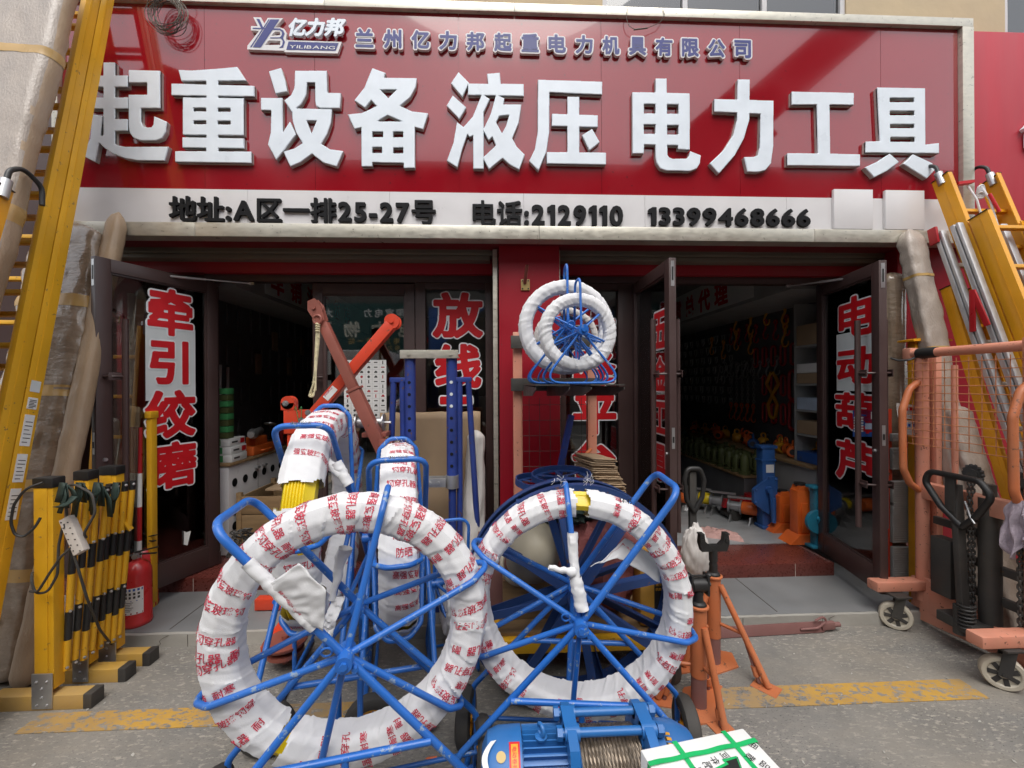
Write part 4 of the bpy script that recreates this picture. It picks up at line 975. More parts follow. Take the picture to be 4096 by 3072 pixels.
# handwriting on the handles
def handwritten(par, s, o, ux, uy, size):
    inv = (Matrix.Translation(par.location) @ Matrix.Rotation(par.rotation_euler.z, 4, 'Z')).inverted(); mb = MB(); mb.sm = 0
    text(mb, s, inv @ Vector(o), inv.to_3x3() @ Vector(ux), inv.to_3x3() @ Vector(uy), size, .0, 0); mb.build('handwriting', 'black', par)
handwritten(rB, '14-15', at(2475, 2010, 1.632), (1, -.1, -.12), (.1, 0, 1), .026)
for rl, s in ((rC, 'Φ16×150米'), (rD, 'Φ16×100米')):
    a = R(129 if rl is rC else 127); L_ = .70 if rl is rC else .62; hc_ = .915 if rl is rC else .79
    M = Matrix.Translation(rl.location) @ Matrix.Rotation(rl.rotation_euler.z, 4, 'Z'); dd = V(math.cos(a), 0, math.sin(a))
    c = M @ (V(0, .045, hc_)+dd*(L_+.0165)+V(-.004, 0, -.004)); handwritten(rl, s, c, M.to_3x3() @ V(0, -1, 0), M.to_3x3() @ V(.62, 0, .78), .021)

# ================================================================ DARK BLUE CABLE WHEEL
def cable_wheel_(label, group, R0=.57, w_=.17):
    t = thing('steel_cable_drum', label, 'cable wheel', group)
    for s in (-1, 1):
        y = s*w_/2; mb = MB()
        mb.lathe([(R0-.004, y-s*.05), (R0, y-s*.05), (R0, y), (R0-.055, y), (R0-.055, y-s*.006), (R0-.006, y-s*.006)], (0, 0, R0), (0, 1, 0), 84, closed=True); mb.build('rim', 'darkblue', t)
        for k in range(8):
            a = 2*math.pi*(k+.22+.15*(s > 0))/8; d = V(math.cos(a), 0, math.sin(a)); c = V(0, y-s*.009, R0); n = V(-d.z, 0, d.x)
            mb = MB(); mb.beam(c+d*.03, c+d*(R0-.012), .042, .006, (0, 1, 0)); mb.beam(c+d*.03+n*.02-V(0, s*.022, 0), c+d*(R0-.03)+n*.02-V(0, s*.022, 0), .005, .038, (0, 1, 0)); mb.build('spoke', 'darkblue', t)
    mb = MB(); mb.cyl(V(0, -w_/2-.02, R0), V(0, w_/2+.02, R0), .055, 22)
    mb.build('hub', 'darkblue', t)
    for k in range(12):
        a = 2*math.pi*k/12; p = V(math.cos(a)*(R0-.03), 0, R0+math.sin(a)*(R0-.03)); mb = MB(); mb.box(p.x-.03, p.x+.03, -w_/2+.007, w_/2-.007, p.z-.003, p.z+.003)
        mb.build('tie_bar', 'darkblue', t)
    return t
cw = cable_wheel_('dark blue steel cable wheel with flat spokes standing upright behind the right front reel', 'dark blue cable wheels'); place(cw, .41, 2.16, 2)
for i, (x, y, z, tx, lb) in enumerate(((.30, 2.52, 1.03, 4, 'dark blue flat ring lying level on the heap behind the wheel, lower of two'), (.40, 2.50, 1.075, -3, 'dark blue flat ring lying level on the heap behind the wheel, upper of two'))):
    mb = MB(); mb.lathe([(.172, 0), (.18, 0), (.18, .036), (.172, .036)], (0, 0, 0), (0, 0, 1), 64, closed=True); mb.lathe([(.14, 0), (.172, 0), (.172, .005), (.14, .005)], (0, 0, .001), (0, 0, 1), 64, closed=True)
    for k in range(3):
        a = k*1.047+.3; mb.beam((-.15*math.cos(a), -.15*math.sin(a), .010), (.15*math.cos(a), .15*math.sin(a), .010), .025, .005)
    o = mb.build('steel_ring', 'darkblue'); tag(o, lb, 'steel ring', 'flat steel rings on the heap'); o.location = (x, y, z); o.rotation_euler = (R(3), R(tx), .3)

# ================================================================ PALLET STACKER BY THE PILLAR WITH REELS ON ITS FORKS
st = thing('pallet_stacker', 'pink framed pallet stacker by the red pillar with black forks raised to eye level', 'stacker')
ux0, ux1, yy = .165, .70, 2.98
for x in (ux0, ux1):
    mb = MB(); mb.box(x-.032, x+.032, yy-.03, yy+.03, ZL+.08, 2.02 if x == ux0 else 1.98, .004); mb.box(x-.022, x+.022, yy-.034, yy-.0305, ZL+.1, 1.95); mb.build('mast_post', 'pink', st)
mb = MB()
for z in (.30, 1.93): mb.box(ux0+.033, ux1-.033, yy-.02, yy+.02, z, z+.06, .004)
mb.build('crossbeam', 'pink', st)
mb = MB()
for z in (1.60, 2.02-.12): mb.box(ux0-.05, ux1+.05, yy-.075, yy-.045, z, z+.09, .003)
mb.build('fork_carriage', 'iron', st)
for x in (.285, .56):
    mb = MB(); w_, y0, y1 = .085, 2.03, yy-.076
    mb.prism([(y1, 1.640), (y1, 1.565), (y0+.20, 1.585), (y0, 1.622), (y0, 1.632)], .005, (x-w_, 0, 0), (0, 1, 0), (0, 0, 1))
    mb.prism([(y1, 1.640), (y1, 1.565), (y0+.20, 1.585), (y0, 1.622), (y0, 1.632)], .005, (x+w_-.005, 0, 0), (0, 1, 0), (0, 0, 1))
    mb.box(x-w_, x+w_, y0, y1, 1.6405, 1.6465); mb.build('fork', 'iron', st)
mb = MB()
for k in range(9): mb.tube([(ux0+.035, yy-.028, .62+k*.11), (ux1-.035, yy-.028, .62+k*.11)], .002, 5)
for k in range(6): mb.tube([(ux0+.08+k*.075, yy-.030, .6), (ux0+.08+k*.075, yy-.030, 1.55)], .002, 5)
mb.build('wire_guard', 'iron', st)
for x in (ux0, ux1):
    mb = MB(); mb.cyl((x-.03, yy-.11, ZL+.05), (x+.03, yy-.11, ZL+.05), .05, 20); mb.cyl((x-.03, yy+.05, ZL+.05), (x+.03, yy+.05, ZL+.05), .05, 20); mb.box(x-.035, x+.035, yy-.13, yy+.08, ZL+.065, ZL+.11, .004); mb.build('roller_foot', 'iron', st)
mb = MB(); mb.tube(fillet([(ux1-.02, yy-.05, 1.18), (ux1-.10, yy-.16, 1.14), (ux1-.12, yy-.16, .86), (ux1-.04, yy-.05, .78)], .06), .013, 10); mb.build('grip_bar', 'orange', st)
rebase(st)
GS = 'small white wrapped reels on the raised forks'
ZFK = 1.647
r1 = reel('cable_reel', 'smallest front reel of the three on the raised forks, with clean white wrap', .217, .135, .07, .272, .075, 90, .275, (40, -20, 150, 205, -90), .21, (), 41, 0, wheels=False, bars=False, rr=.0062, bend=False, hw=.05, group=GS, amp=.9); place(r1, .437, 2.16, 3, ZFK)
r2 = reel('cable_reel', 'largest reel of the three on the raised forks, directly behind the smallest', .288, .192, .08, .335, .085, 90, .36, (38, -25, 145, 210, -88), .26, (), 42, 0, wheels=False, bars=False, rr=.0068, bend=False, hw=.06, group=GS, amp=.9); place(r2, .420, 2.42, -2, ZFK)
r3 = reel('cable_reel', 'dirty grey rear reel on the forks with orange rod showing through its wrap', .225, .165, .085, .285, .075, 90, .275, (40, -20, 150, 205, -90), .21, ((105, 132),), 43, 0, wheels=False, bars=False, rr=.0062, bend=False, hw=.05, group=GS, amp=.9, coil='hoist_red', grey='old_cloth'); place(r3, .47, 2.70, 4, ZFK)

# ================================================================ HEAP BEHIND THE WHEEL
def blob(c, rx, ry, rz, seed, amp=.25, freq=3., n=36, flat=True):
    mb = MB(); c = Vector(c)
    def fn(u, v):
        a = 2*math.pi*u; b = math.pi*(.002+.996*v); d = V(math.sin(b)*math.cos(a), math.sin(b)*math.sin(a), math.cos(b))
        k = 1+amp*noise.noise(d*freq+V(seed, 0, 0))+amp*.45*noise.noise(d*freq*3+V(0, seed, 0))+amp*.22*noise.noise(d*freq*8+V(0, 0, seed))
        p = V(d.x*rx, d.y*ry, d.z*rz)*k
        if flat: p.z = max(p.z, -rz*.72)
        return c+p
    return mb.grid(fn, n*2, n, True, False)
tr = thing('platform_trolley', 'yellow framed platform trolley with black tyres under the heap of sacks', 'trolley')
mb = MB(); x0, x1, y0, y1 = .0, 1.0, 2.24, 2.66
for a, b in (((x0, y0), (x1, y0)), ((x0, y1), (x1, y1)), ((x0, y0), (x0, y1)), ((x1, y0), (x1, y1))): mb.beam((*a, .24), (*b, .24), .05, .07, bev=.004)
mb.build('frame', 'yellow', tr); MB().box(x0+.02, x1-.02, y0+.02, y1-.02, .276, .296, .003).build('deck', 'wood', tr)
for x in (x0+.05, x1-.06):
    for y in (y0+.02, y1-.05):
        wh = MB().lathe([(.06, -.026), (.09, -.03), (.106, -.018), (.108, 0), (.106, .018), (.09, .03), (.06, .026)], (x, y, .108), (1, .25, 0), 26, closed=True).build('wheel', 'rubber', tr)
        m2 = MB().lathe([(.014, -.024), (.06, -.015), (.06, .015), (.014, .024)], (x, y, .108), (1, .25, 0), 22); m2.build('rim', 'yellow_deep', wh)
        mb = MB(); mb.beam((x, y, .11), (x, y, .215), .02, .05); mb.build('bracket', 'iron', tr)
rebase(tr)
single('sack', blob((.62, 2.46, .58), .25, .17, .31, 5, .22, 2.4), 'redsack', 'large crumpled dull red sack on the trolley behind the wheel', 'sack')
single('tarpaulin', blob((.42, 2.50, .92), .23, .17, .11, 9, .35, 3.4), 'film' if False else 'olive_strap', 'folded dark green tarpaulin on top of the heap', 'tarpaulin')
mb = MB().lathe([(.0, -.17), (.07, -.165), (.125, -.12), (.152, -.04), (.155, .03), (.135, .10), (.085, .15), (.0, .165)], (.215, 2.36, .70), (.3, -.25, 1), 36)
mb.lathe([(.04, -.20), (.05, -.165), (.06, -.15)], (.215, 2.36, .70), (.3, -.25, 1), 20); single('float_ball', mb, 'cream', 'dirty cream plastic ball resting between the spokes of the dark blue wheel', 'ball')
mb = MB(); mb.torus((.14, 2.42, .60), .11, .013, (.3, -.8, .4), 36, 8); single('hose_ring', mb, 'castor', 'pale hose ring beside the cream ball in the heap', 'hose')
single('crate', MB().box(.04, .42, 2.38, 2.62, .297, .52, .005), 'wood', 'wooden crate on the trolley under the cream ball', 'crate')
mb = MB(); mb.box(.80, .97, 2.27, 2.42, .297, .66, .02); mb.prism([(0, 0), (.15, 0), (.13, .035), (.02, .035)], .15, (.805, 2.42, .657), (1, 0, 0), (0, 0, 1))
jc = thing('jerry_can', 'yellow plastic jerry can with a black label on the trolley', 'jerry can'); mb.build('body', 'jerry', jc)
mb = MB(); mb.box(.88, .945, 2.2685, 2.2695, .36, .56); mb.build('label', 'black', jc); mb = MB(); mb.sm = 0; text(mb, '液压油', V(.886, 2.2675, .525), (1, 0, 0), (0, 0, 1), .017, .02); text(mb, '抗磨', V(.886, 2.2675, .50), (1, 0, 0), (0, 0, 1), .017, .02); mb.build('lettering', 'toolyellow', jc)
rebase(jc)
for i, (x, y, z, a, lb) in enumerate(((.02, 2.44, .60, .5, 'red brown scrap board leaning left of the cream ball'), (-.07, 2.50, .52, .15, 'red brown scrap board standing behind the leaning board'))):
    mb = MB(); mb.beam((x-.05, y, .30), (x+.15*a, y+.1, z+.2), .12, .018, (0, 1, 0)); single('board', mb, 'rustbar', lb, 'board', 'scrap boards in the heap')

# ================================================================ WINCH, BOX (foreground)
wn = thing('electric_winch', 'blue electric winch with a drum of steel rope in the foreground', 'winch')
wy, wz = 1.36, .375
def wheelish(): pass
mb = MB(); Rm = .125                                               # motor, axis along x
mb.lathe([(.0, -.115), (.075, -.113), (.112, -.095), (.124, -.06), (.126, .012), (.126, .016)], (.065, wy, wz), (1, 0, 0), 48); mb.build('fan_cover', 'winchblue', wn)
mb = MB(); mb.lathe([(.098, .0), (.098, .15)], (.083, wy, wz), (1, 0, 0), 36)
for k in range(36):
    a = 2*math.pi*k/36; d = V(0, math.cos(a), math.sin(a)); mb.beam(V(.086, wy, wz)+d*.108, V(.223, wy, wz)+d*.108, .004, .03, d)
mb.build('motor_body', 'winchblue', wn)
mb = MB(); mb.torus((.145, wy-.015, wz+.150), .017, .006, (.9, .4, 0), 22, 8); mb.cyl((.145, wy-.015, wz+.115), (.145, wy-.015, wz+.135), .011, 10); mb.lathe([(.018, 0), (.02, .008), (.01, .012)], (.145, wy-.015, wz+.122), (0, 0, 1), 14); mb.build('lifting_eye', 'winchblue', wn)
def cheek(x, n):
    mb = MB(); mb.prism([(-.15, -.30), (.15, -.30), (.155, .04), (.10, .15), (.045, .168), (-.045, .168), (-.10, .15), (-.155, .04)], .03, (x, wy, wz), (0, 1, 0), (0, 0, 1))
    mb.prism([(-.05, .10), (.05, .10), (.042, .172), (-.042, .172)], .042, (x-.006, wy+.01, wz), (0, 1, 0), (0, 0, 1))
    for yy in (-.03, .05): mb.cyl((x-.006, wy+yy, wz+.148), (x+.042, wy+yy, wz+.148), .024, 16)
    mb.build('side_plate', 'winchblue', wn)
cheek(.225, 0); cheek(.475, 1)
for yy, zz in ((-.03, .148), (.05, .150)):
    mb = MB(); mb.cyl((.20, wy+yy, wz+zz), (.545, wy+yy, wz+zz), .0135, 16); mb.cyl((.195, wy+yy, wz+zz), (.212, wy+yy, wz+zz), .021, 6); mb.cyl((.522, wy+yy, wz+zz), (.54, wy+yy, wz+zz), .021, 6); mb.build('tie_rod', 'winchblue', wn)
mb = MB(); mb.lathe([(.10, 0), (.10, .222)], (.255, wy, wz), (1, 0, 0), 40)
mb.lathe([(.14, 0), (.145, .004), (.14, .008)], (.256, wy, wz), (1, 0, 0), 40); mb.build('drum', 'winchblue', wn)
mb = MB(); pts = []; turns = 17
for k in range(turns*28+1):
    a = 2*math.pi*k/28; x = .268+.0118*k/28+.0012*noise.noise((k*.05, 1, 1)); rr_ = .113+.0015*noise.noise((k*.02, 5, 0)); pts.append(V(x, wy+rr_*math.cos(a), wz+rr_*math.sin(a)))
mb.tube(pts, .0062, 8)
for s_ in range(3):                                                # strands twisted round the rope so it reads as wire rope
    q = []
    for k in range(turns*28*2):
        a = 2*math.pi*k/56; x = .268+.0118*k/56; ph = a*9+s_*2.094; rr_ = .113+.0048*math.cos(ph); q.append(V(x+.0048*math.sin(ph), wy+rr_*math.cos(a), wz+rr_*math.sin(a)))
    mb.tube(q, .0026, 5, mi=0)
mb.build('steel_rope', 'cable_steel', wn)
mb = MB(); mb.lathe([(.10, 0), (.122, .012), (.128, .03), (.124, .10), (.10, .145), (.05, .165), (0, .168)], (.506, wy, wz), (1, 0, 0), 44); mb.build('gear_case', 'winchblue', wn)
mb = MB(); mb.box(.0, .66, wy-.15, wy-.10, .06, .10, .004); mb.box(.0, .66, wy+.10, wy+.15, .06, .10, .004); mb.box(.02, .08, wy-.1, wy+.1, .061, .099, .004); mb.box(.58, .64, wy-.1, wy+.1, .061, .099, .004); mb.box(.04, .2, wy-.09, wy+.09, .0995, .262, .01); mb.box(.52, .62, wy-.08, wy+.08, .0995, .27, .01); mb.build('base_frame', 'winchblue', wn)
for x in (-.03, .70):
    for y in (wy-.13, wy+.20):
        r_ = .145 if y > wy else .08
        wh = MB().lathe([(r_*.55, -.035), (r_*.85, -.042), (r_*.97, -.03), (r_, 0), (r_*.97, .03), (r_*.85, .042), (r_*.55, .035)], (x, y, r_), (1, -.2 if x > .5 else 0, 0), 34, closed=True).build('wheel', 'rubber', wn)
        MB().lathe([(.014, -.03), (r_*.55, -.02), (r_*.55, .02), (.014, .03)], (x, y, r_), (1, 0, 0), 26).build('rim', 'iron', wh)
mb = MB(); mb.cyl((-.03, wy+.20, .145), (.70, wy+.20, .145), .012, 10); mb.cyl((-.03, wy-.13, .08), (.70, wy-.13, .08), .012, 10); mb.build('axle', 'iron', wn)
# stickers on the fan cover
def on_cyl(a, x, r_=.1275): return V(x, wy-math.sin(a)*r_, wz+math.cos(a)*r_)
def curved_patch(x0, x1, a0, a1, nm, mat, par, r_=.1272):
    mb = MB(); mb.grid(lambda u, v: on_cyl(a0+(a1-a0)*v, x0+(x1-x0)*u, r_), 4, 14); mb.sm = 60; return mb.build(nm, mat, par)
def curved_text(s, xc, a0, size, r_, mat, par, nm='lettering'):
    mb = MB(); mb.sm = 0; n = 0
    for ch in s:
        vs, fs, b = cut_glyph(ch); adv = size*(1 if ord(ch) > 0x2000 else .68)
        mb.add([on_cyl(a0+(n+v.x*size)/r_, xc+v.y*size, r_) for v in vs], fs); n += adv
    return mb.build(nm, mat, par)
o = curved_patch(.040, .074, R(12), R(58), 'red_label', 'decal_red', wn)
curved_patch(.046, .068, R(15), R(55), 'yellow_label', 'toolyellow', o, .1276); curved_text('电动卷扬机', .0505, R(18), .0155, .1280, 'decal_red', o)
o = curved_patch(.036, .076, R(74), R(150), 'red_label', 'decal_red', wn); curved_text('60M', .043, R(78), .038, .1278, 'paper', o)
mb = MB(); mb.sm = 60                                             # white arc sticker and gold seal on the domed end
def dome(u, v): return on_cyl(u, v, .1268)
mb.grid(lambda u, v: on_cyl(R(8+48*u), .010-.028*math.sin(math.pi*u)-.010+.018*v-.018, .1262-.004*(1-v)), 24, 3); mb.build('arc_label', 'paper', wn)
mb = MB(); mb.lathe([(0, .0012), (.015, .001), (.015, 0)], on_cyl(R(30), .014, .1262), V(0, -math.sin(R(30)), math.cos(R(30))), 24); mb.build('gold_seal', 'gold', wn)
mb = MB(); M0 = V(.55, wy-.048, wz+.1185)
mb.grid(lambda u, v: V(.545+.075*u-.0, wy-.01-.075*v, 0)+V(0, 0, wz+math.sqrt(max(0, (.1275-.03*u*u)**2-(.01+.075*v)**2))), 6, 8); pl_ = mb.build('rating_plate', 'black', wn)
mb = MB(); mb.sm = 0
for j in range(4):
    for k in range(3 if j else 2):
        mb.grid(lambda u, v, j=j, k=k: V(.552+.020*(k+u*.8), wy-.016-.016*(j+.55*v), 0)+V(0, 0, .0012+wz+math.sqrt(max(0, (.1275-.03*((.007+.02*(k+u*.8))/.075)**2)**2-(.016+.016*(j+.55*v))**2))), 3, 2)
mb.build('plate_text', 'toolyellow', pl_)
rebase(wn)
# white carton with green straps standing in front of the gear case
p0, p1 = at(2561, 2983, 1.19), at(2972, 2918, 1.25); zb = .585
cx = V(p1.x-p0.x, p1.y-p0.y, 0).normalized(); cy = V(cx.y, -cx.x, 0); bw = V(p1.x-p0.x, p1.y-p0.y, 0).length; bd = .36
MBX = Matrix(((cx.x, cy.x, 0, p0.x), (cx.y, cy.y, 0, p0.y), (0, 0, 1, 0), (0, 0, 0, 1)))
bx_ = thing('carton', 'white carton bound with green plastic straps in the bottom right foreground', 'box')
MB().box(0, bw, 0, bd, 0, zb, .005, 0, MBX).build('body', 'box_white', bx_)
mb = MB(); mb.box(.002, bw-.002, bd*.52, bd*.522, zb-.002, zb+.0008, 0, 0, MBX); mb.build('flap_seam', 'steel', bx_)
for a in (.32, .80):
    mb = MB(); t = .0075
    mb.grid(lambda u, v, a=a: MBX @ V(bw*a-t+2*t*v, -.002+(bd+.004)*u, zb+.0022+.0012*math.sin(u*17)), 24, 2); mb.grid(lambda u, v, a=a: MBX @ V(bw*a-t+2*t*v, bd+.0025, zb*u), 4, 1); mb.grid(lambda u, v, a=a: MBX @ V(bw*a-t+2*t*v, -.0025, zb*u), 4, 1); mb.build('strap', 'strap_green', bx_)
mb = MB(); t = .0075
mb.grid(lambda u, v: MBX @ V(-.002+(bw+.004)*u, bd*.14-t+2*t*v, zb+.0042+.0015*math.sin(u*21)), 24, 2); mb.grid(lambda u, v: MBX @ V(-.0025, bd*.14-t+2*t*v, zb*u), 4, 1); mb.grid(lambda u, v: MBX @ V(bw+.0025, bd*.14-t+2*t*v, zb*u), 4, 1); mb.build('strap', 'strap_green', bx_)
mb = MB(); q = lambda x, y, z=.0026: MBX @ V(bw*x, bd*y, zb+z)
def flatpoly(mb, pts, z):
    n = len(pts); mb.add([q(x, y, z) for x, y in pts], [tuple(range(n))])
flatpoly(mb, [(.10, .36), (.62, .27), (.60, .22), (.74, .23), (.66, .40), (.64, .33), (.12, .43)], .0014); mb.build('arrow_mark', 'black', bx_)
mb = MB(); flatpoly(mb, [(.10, .345), (.60, .255), (.595, .235), (.60, .225), (.735, .222), (.655, .41), (.645, .41), (.72, .24), (.615, .245), (.62, .272), (.10, .362)], .0019); mb.build('arrow_edge', 'strap_green', bx_)
mb = MB(); mb.sm = 0
for ch, x, y in (('主', .27, .27), ('机', .40, .25), ('配', .49, .22), ('件', .57, .19), ('同', .68, .17), ('散', .86, .22), ('品', .92, .30), ('用', .97, .13)):
    vs, fs, b = glyph(ch, .004, 56, 0); s_ = .026; M = Matrix(((cx.x*s_, -cy.x*s_, 0, 0), (cx.y*s_, -cy.y*s_, 0, 0), (0, 0, s_, 0), (0, 0, 0, 1))) @ Matrix.Rotation(2.6+x, 4, 'Z'); M.translation = q(x, y, .0016); mb.add(vs, fs, 0, M)
mb.build('handwriting', 'letter_black', bx_); rebase(bx_)

# ================================================================ ORANGE CABLE JACK STANDS
def jack_stand(label, x, y, rz, hz, head, legs):
    t = thing('cable_jack_stand', label, 'jack stand', 'orange screw jack stands'); r_ = .040
    c = V(x, y, 0)
    MB().prism([(r_*math.cos(q)*3.9+.01, r_*math.sin(q)*2.6) for q in (.2, 1.1, 2.2, 3.3, 4.2, 5.3)], .008, c+V(0, 0, .0), (math.cos(rz), math.sin(rz), 0), (-math.sin(rz), math.cos(rz), 0)).build('base_plate', 'orange', t)
    mb = MB(); mb.cyl(c+V(0, 0, .008), c+V(0, 0, .16), r_*.93, 22); mb.build('screw_sleeve', 'rustbar', t)
    mb = MB(); mb.cyl(c+V(0, 0, .158), c+V(0, 0, hz), r_, 22); mb.lathe([(r_, 0), (r_+.010, .004), (r_+.010, .012), (r_, .016)], c+V(0, 0, hz-.016), (0, 0, 1), 24); mb.build('tube', 'orange', t)
    mb = MB(); mb.lathe([(r_*.95, 0), (r_*.9, .012), (r_*.62, .02), (r_*.55, .05), (r_*.62, .06), (r_*.5, .075), (r_*.5, .10)], c+V(0, 0, hz-.004), (0, 0, 1), 22)
    if head == 'fork':
        mb.cyl(c+V(0, 0, hz+.08), c+V(0, 0, hz+.15), .024, 14); mb.prism([(-.075, .0), (.075, 0), (.09, .05), (.085, .095), (.06, .10), (.055, .06), (.03, .035), (-.03, .035), (-.055, .06), (-.06, .10), (-.085, .095), (-.09, .05)], .035, c+V(0, .017, hz+.14), (1, 0, 0), (0, 0, 1))
        for sx in (-1, 1): mb.cyl(c+V(sx*.075, -.025, hz+.205), c+V(sx*.075, .022, hz+.205), .012, 6); mb.box(x+sx*.075-.014, x+sx*.075+.014, y-.02, y+.02, hz+.237, hz+.245)
    else:
        mb.cyl(c+V(-.035, 0, hz+.10), c+V(.035, 0, hz+.10), .034, 20)
        for sx in (-1, 1): mb.box(x+sx*.042-.006, x+sx*.042+.006, y-.028, y+.028, hz+.05, hz+.155, .003); mb.cyl(c+V(sx*.048, 0, hz+.10), c+V(sx*.062, 0, hz+.10), .011, 6); mb.cyl(c+V(sx*.048, 0, hz+.145), c+V(sx*.062, 0, hz+.145), .010, 6)
        mb.cyl(c+V(-.06, 0, hz+.145), c+V(.06, 0, hz+.145), .006, 8)
    mb.build('head', 'black', t)
    for a, ln, hh in legs:
        d = V(math.cos(R(a)), math.sin(R(a)), 0); top = c+d*r_+V(0, 0, hh); ft = c+d*ln+V(0, 0, .012)
        mb = MB(); mb.cyl(top, ft, .017, 12); mb.cyl(c+d*r_+V(0, 0, hh*.52), top.lerp(ft, .5), .010, 10)
        k = top.lerp(ft, .52)-V(0, 0, .012); f2 = ft.lerp(c, .16)+V(0, 0, 0)
        lg = mb.build('leg', 'orange', t); m2 = MB(); m2.cyl(k, f2, .0095, 10); m2.build('brace', 'rustbar', lg)
        m2 = MB(); m2.cyl(k.lerp(f2, .62), k.lerp(f2, .85), .0165, 10); m2.prism([(-.075, -.05), (.05, -.05), (.05, .05), (-.075, .05)], .006, ft-V(0, 0, .012), d, V(-d.y, d.x, 0)); m2.build('foot_plate', 'orange', lg)
    return rebase(t)
jack_stand('nearer orange jack stand with a black roller head, right edge of the right front reel', 1.035, 2.08, .9, .52, 'roller', ((-75, .17, .42), (45, .17, .40), (165, .20, .40)))
jack_stand('farther orange jack stand with a black forked head, its leg reaching toward the doorway', 1.285, 2.40, .3, .52, 'fork', ((-52, .29, .47), (100, .20, .42), (190, .20, .42)))

# ================================================================ RED CRANE HOIST BEHIND THE EDGE-ON REELS
hb = thing('lifting_crane', 'bright red portable crane with a square mast and a raised arm at the left door', 'crane')
yh = 2.92
pw = lambda px, py, y=yh: at(px, py, y)
m0, m1 = pw(1185, 2000), pw(1185, 1655); m0.z = ZL
mb = MB(); mb.beam(V(m0.x, yh, ZL+.02), V(m1.x, yh, m1.z), .085, .085, (0, 1, 0), .006); mb.build('mast', 'hoist_red', hb)
a = pw(1150, 1640); b_ = pw(1265, 1730)
mb = MB(); mb.box(a.x+.0, b_.x+.01, yh-.055, yh-.045, b_.z, a.z, .002); mb.box(a.x, b_.x+.01, yh+.045, yh+.055, b_.z, a.z, .002)
c = pw(1158, 1610); mb.lathe([(0, -.03), (.045, -.03), (.045, .03), (0, .03)], (c.x, yh, c.z), (0, 1, 0), 26); mb.box(c.x-.045, c.x+.045, yh-.03, yh+.03, a.z, c.z, .002); mb.build('head_bracket', 'hoist_red', hb)
mb = MB()
for px, py in ((1158, 1612), (1246, 1648), (1220, 1678)): q_ = pw(px, py); mb.cyl((q_.x, yh-.07, q_.z), (q_.x, yh+.03, q_.z), .013, 6); mb.cyl((q_.x, yh-.058, q_.z), (q_.x, yh-.055, q_.z), .02, 14)
mb.build('bolt', 'zinc', hb)
e0, e1 = pw(1230, 1690), pw(1565, 1300)
mb = MB(); mb.beam(e0, e1, .085, .072, (1, 0, 1), .004); mb.build('arm', 'hoist_red', hb)
q_ = pw(1572, 1288); mb = MB()
for s_ in (-1, 1): mb.lathe([(0, -.004), (.052, -.004), (.052, .004), (0, .004)], (q_.x, yh+s_*.034, q_.z), (0, 1, 0), 26)
mb.cyl((q_.x, yh-.05, q_.z), (q_.x, yh+.05, q_.z), .014, 6); mb.lathe([(0, -.028), (.038, -.028), (.03, 0), (.038, .028), (0, .028)], (q_.x, yh, q_.z), (0, 1, 0), 22); mb.build('arm_pulley', 'hoist_red', hb)
d = (e1-e0).normalized(); q_ = e0.lerp(e1, .30); mb = MB(); mb.beam(q_-d*.05+V(0, -.0445, 0), q_+d*.05+V(0, -.0445, 0), .002, .045, d.cross(V(0, 1, 0))); st_ = mb.build('sticker', 'paper', hb)
mb = MB(); mb.sm = 0; text(mb, '300KG', q_-d*.042+V(0, -.0462, 0)-d.cross(V(0, -1, 0))*.01, d, d.cross(V(0, 1, 0)) if d.cross(V(0, 1, 0)).z > 0 else -d.cross(V(0, 1, 0)), .024, .02, fit=.08); mb.build('lettering', 'print_red', st_)
mb = MB(); mb.beam((m0.x, 2.55, ZL+.03 if False else .045), (m0.x, 3.2, ZL+.05), .08, .08, bev=.004)
mb.beam((m0.x-.30, yh+.06, ZL+.045), (m0.x+.32, yh+.06, ZL+.045), .07, .075, bev=.004); mb.build('base_leg', 'hoist_red', hb)
mb = MB(); mb.lathe([(.0, 0), (.11, 0), (.12, .012), (.12, .022), (0, .03)], (m0.x+.14, 2.48, .14), (0, 0, 1), 32); mb.lathe([(.0, 0), (.10, 0), (.10, .02), (0, .02)], (m0.x+.14, 2.48, .09), (0, 0, 1), 32); mb.cyl((m0.x+.14, 2.48, .03), (m0.x+.14, 2.48, .19), .02, 12); mb.beam((m0.x+.02, 2.62, .06), (m0.x+.14, 2.48, .06), .06, .05); mb.build('swivel_base', 'hoist_brown', hb)
mb = MB()
for k in range(2):
    q0 = pw(1195+k*18, 1640); q1 = pw(1190+k*12, 1790); mb.tube(fillet([q0+V(0, -.06, 0), pw(1200+k*25, 1620)+V(0, -.065, 0), pw(1215+k*4, 1700)+V(0, -.062, 0), q1+V(0, -.062, 0), pw(1205, 1800)+V(0, -.062, 0)], .02), .0022, 5)
mb.build('green_wire', 'greenpaint', hb); rebase(hb)
br = thing('lifting_crane', 'dull brown crane boom crossing the bright red arm, rope hanging from its tip', 'crane')
yb = 2.80; q0, q1 = at(1268, 1240, yb), at(1545, 1830, yb)
mb = MB(); dd = (q1-q0).normalized(); mb.beam(q0+dd*.10, q0.lerp(q1, .56), .062, .060, (0, 1, 0), .003); mb.beam(q0.lerp(q1, .53), q1, .076, .074, (0, 1, 0), .003); mb.beam(q0.lerp(q1, .53), q0.lerp(q1, .545), .088, .086, (0, 1, 0), .003); mb.build('boom', 'hoist_brown', br)
mb = MB(); n_ = dd.cross(V(0, 1, 0)).normalized()
for s_ in (-1, 1): mb.prism([(-.03, -.05), (.03, -.05), (.045, .05), (.03, .105), (-.02, .105), (-.045, .05)], .007, q0+dd*.04+V(0, s_*.028, 0)-V(0, .0035, 0), n_ if n_.x > 0 else -n_, -dd)
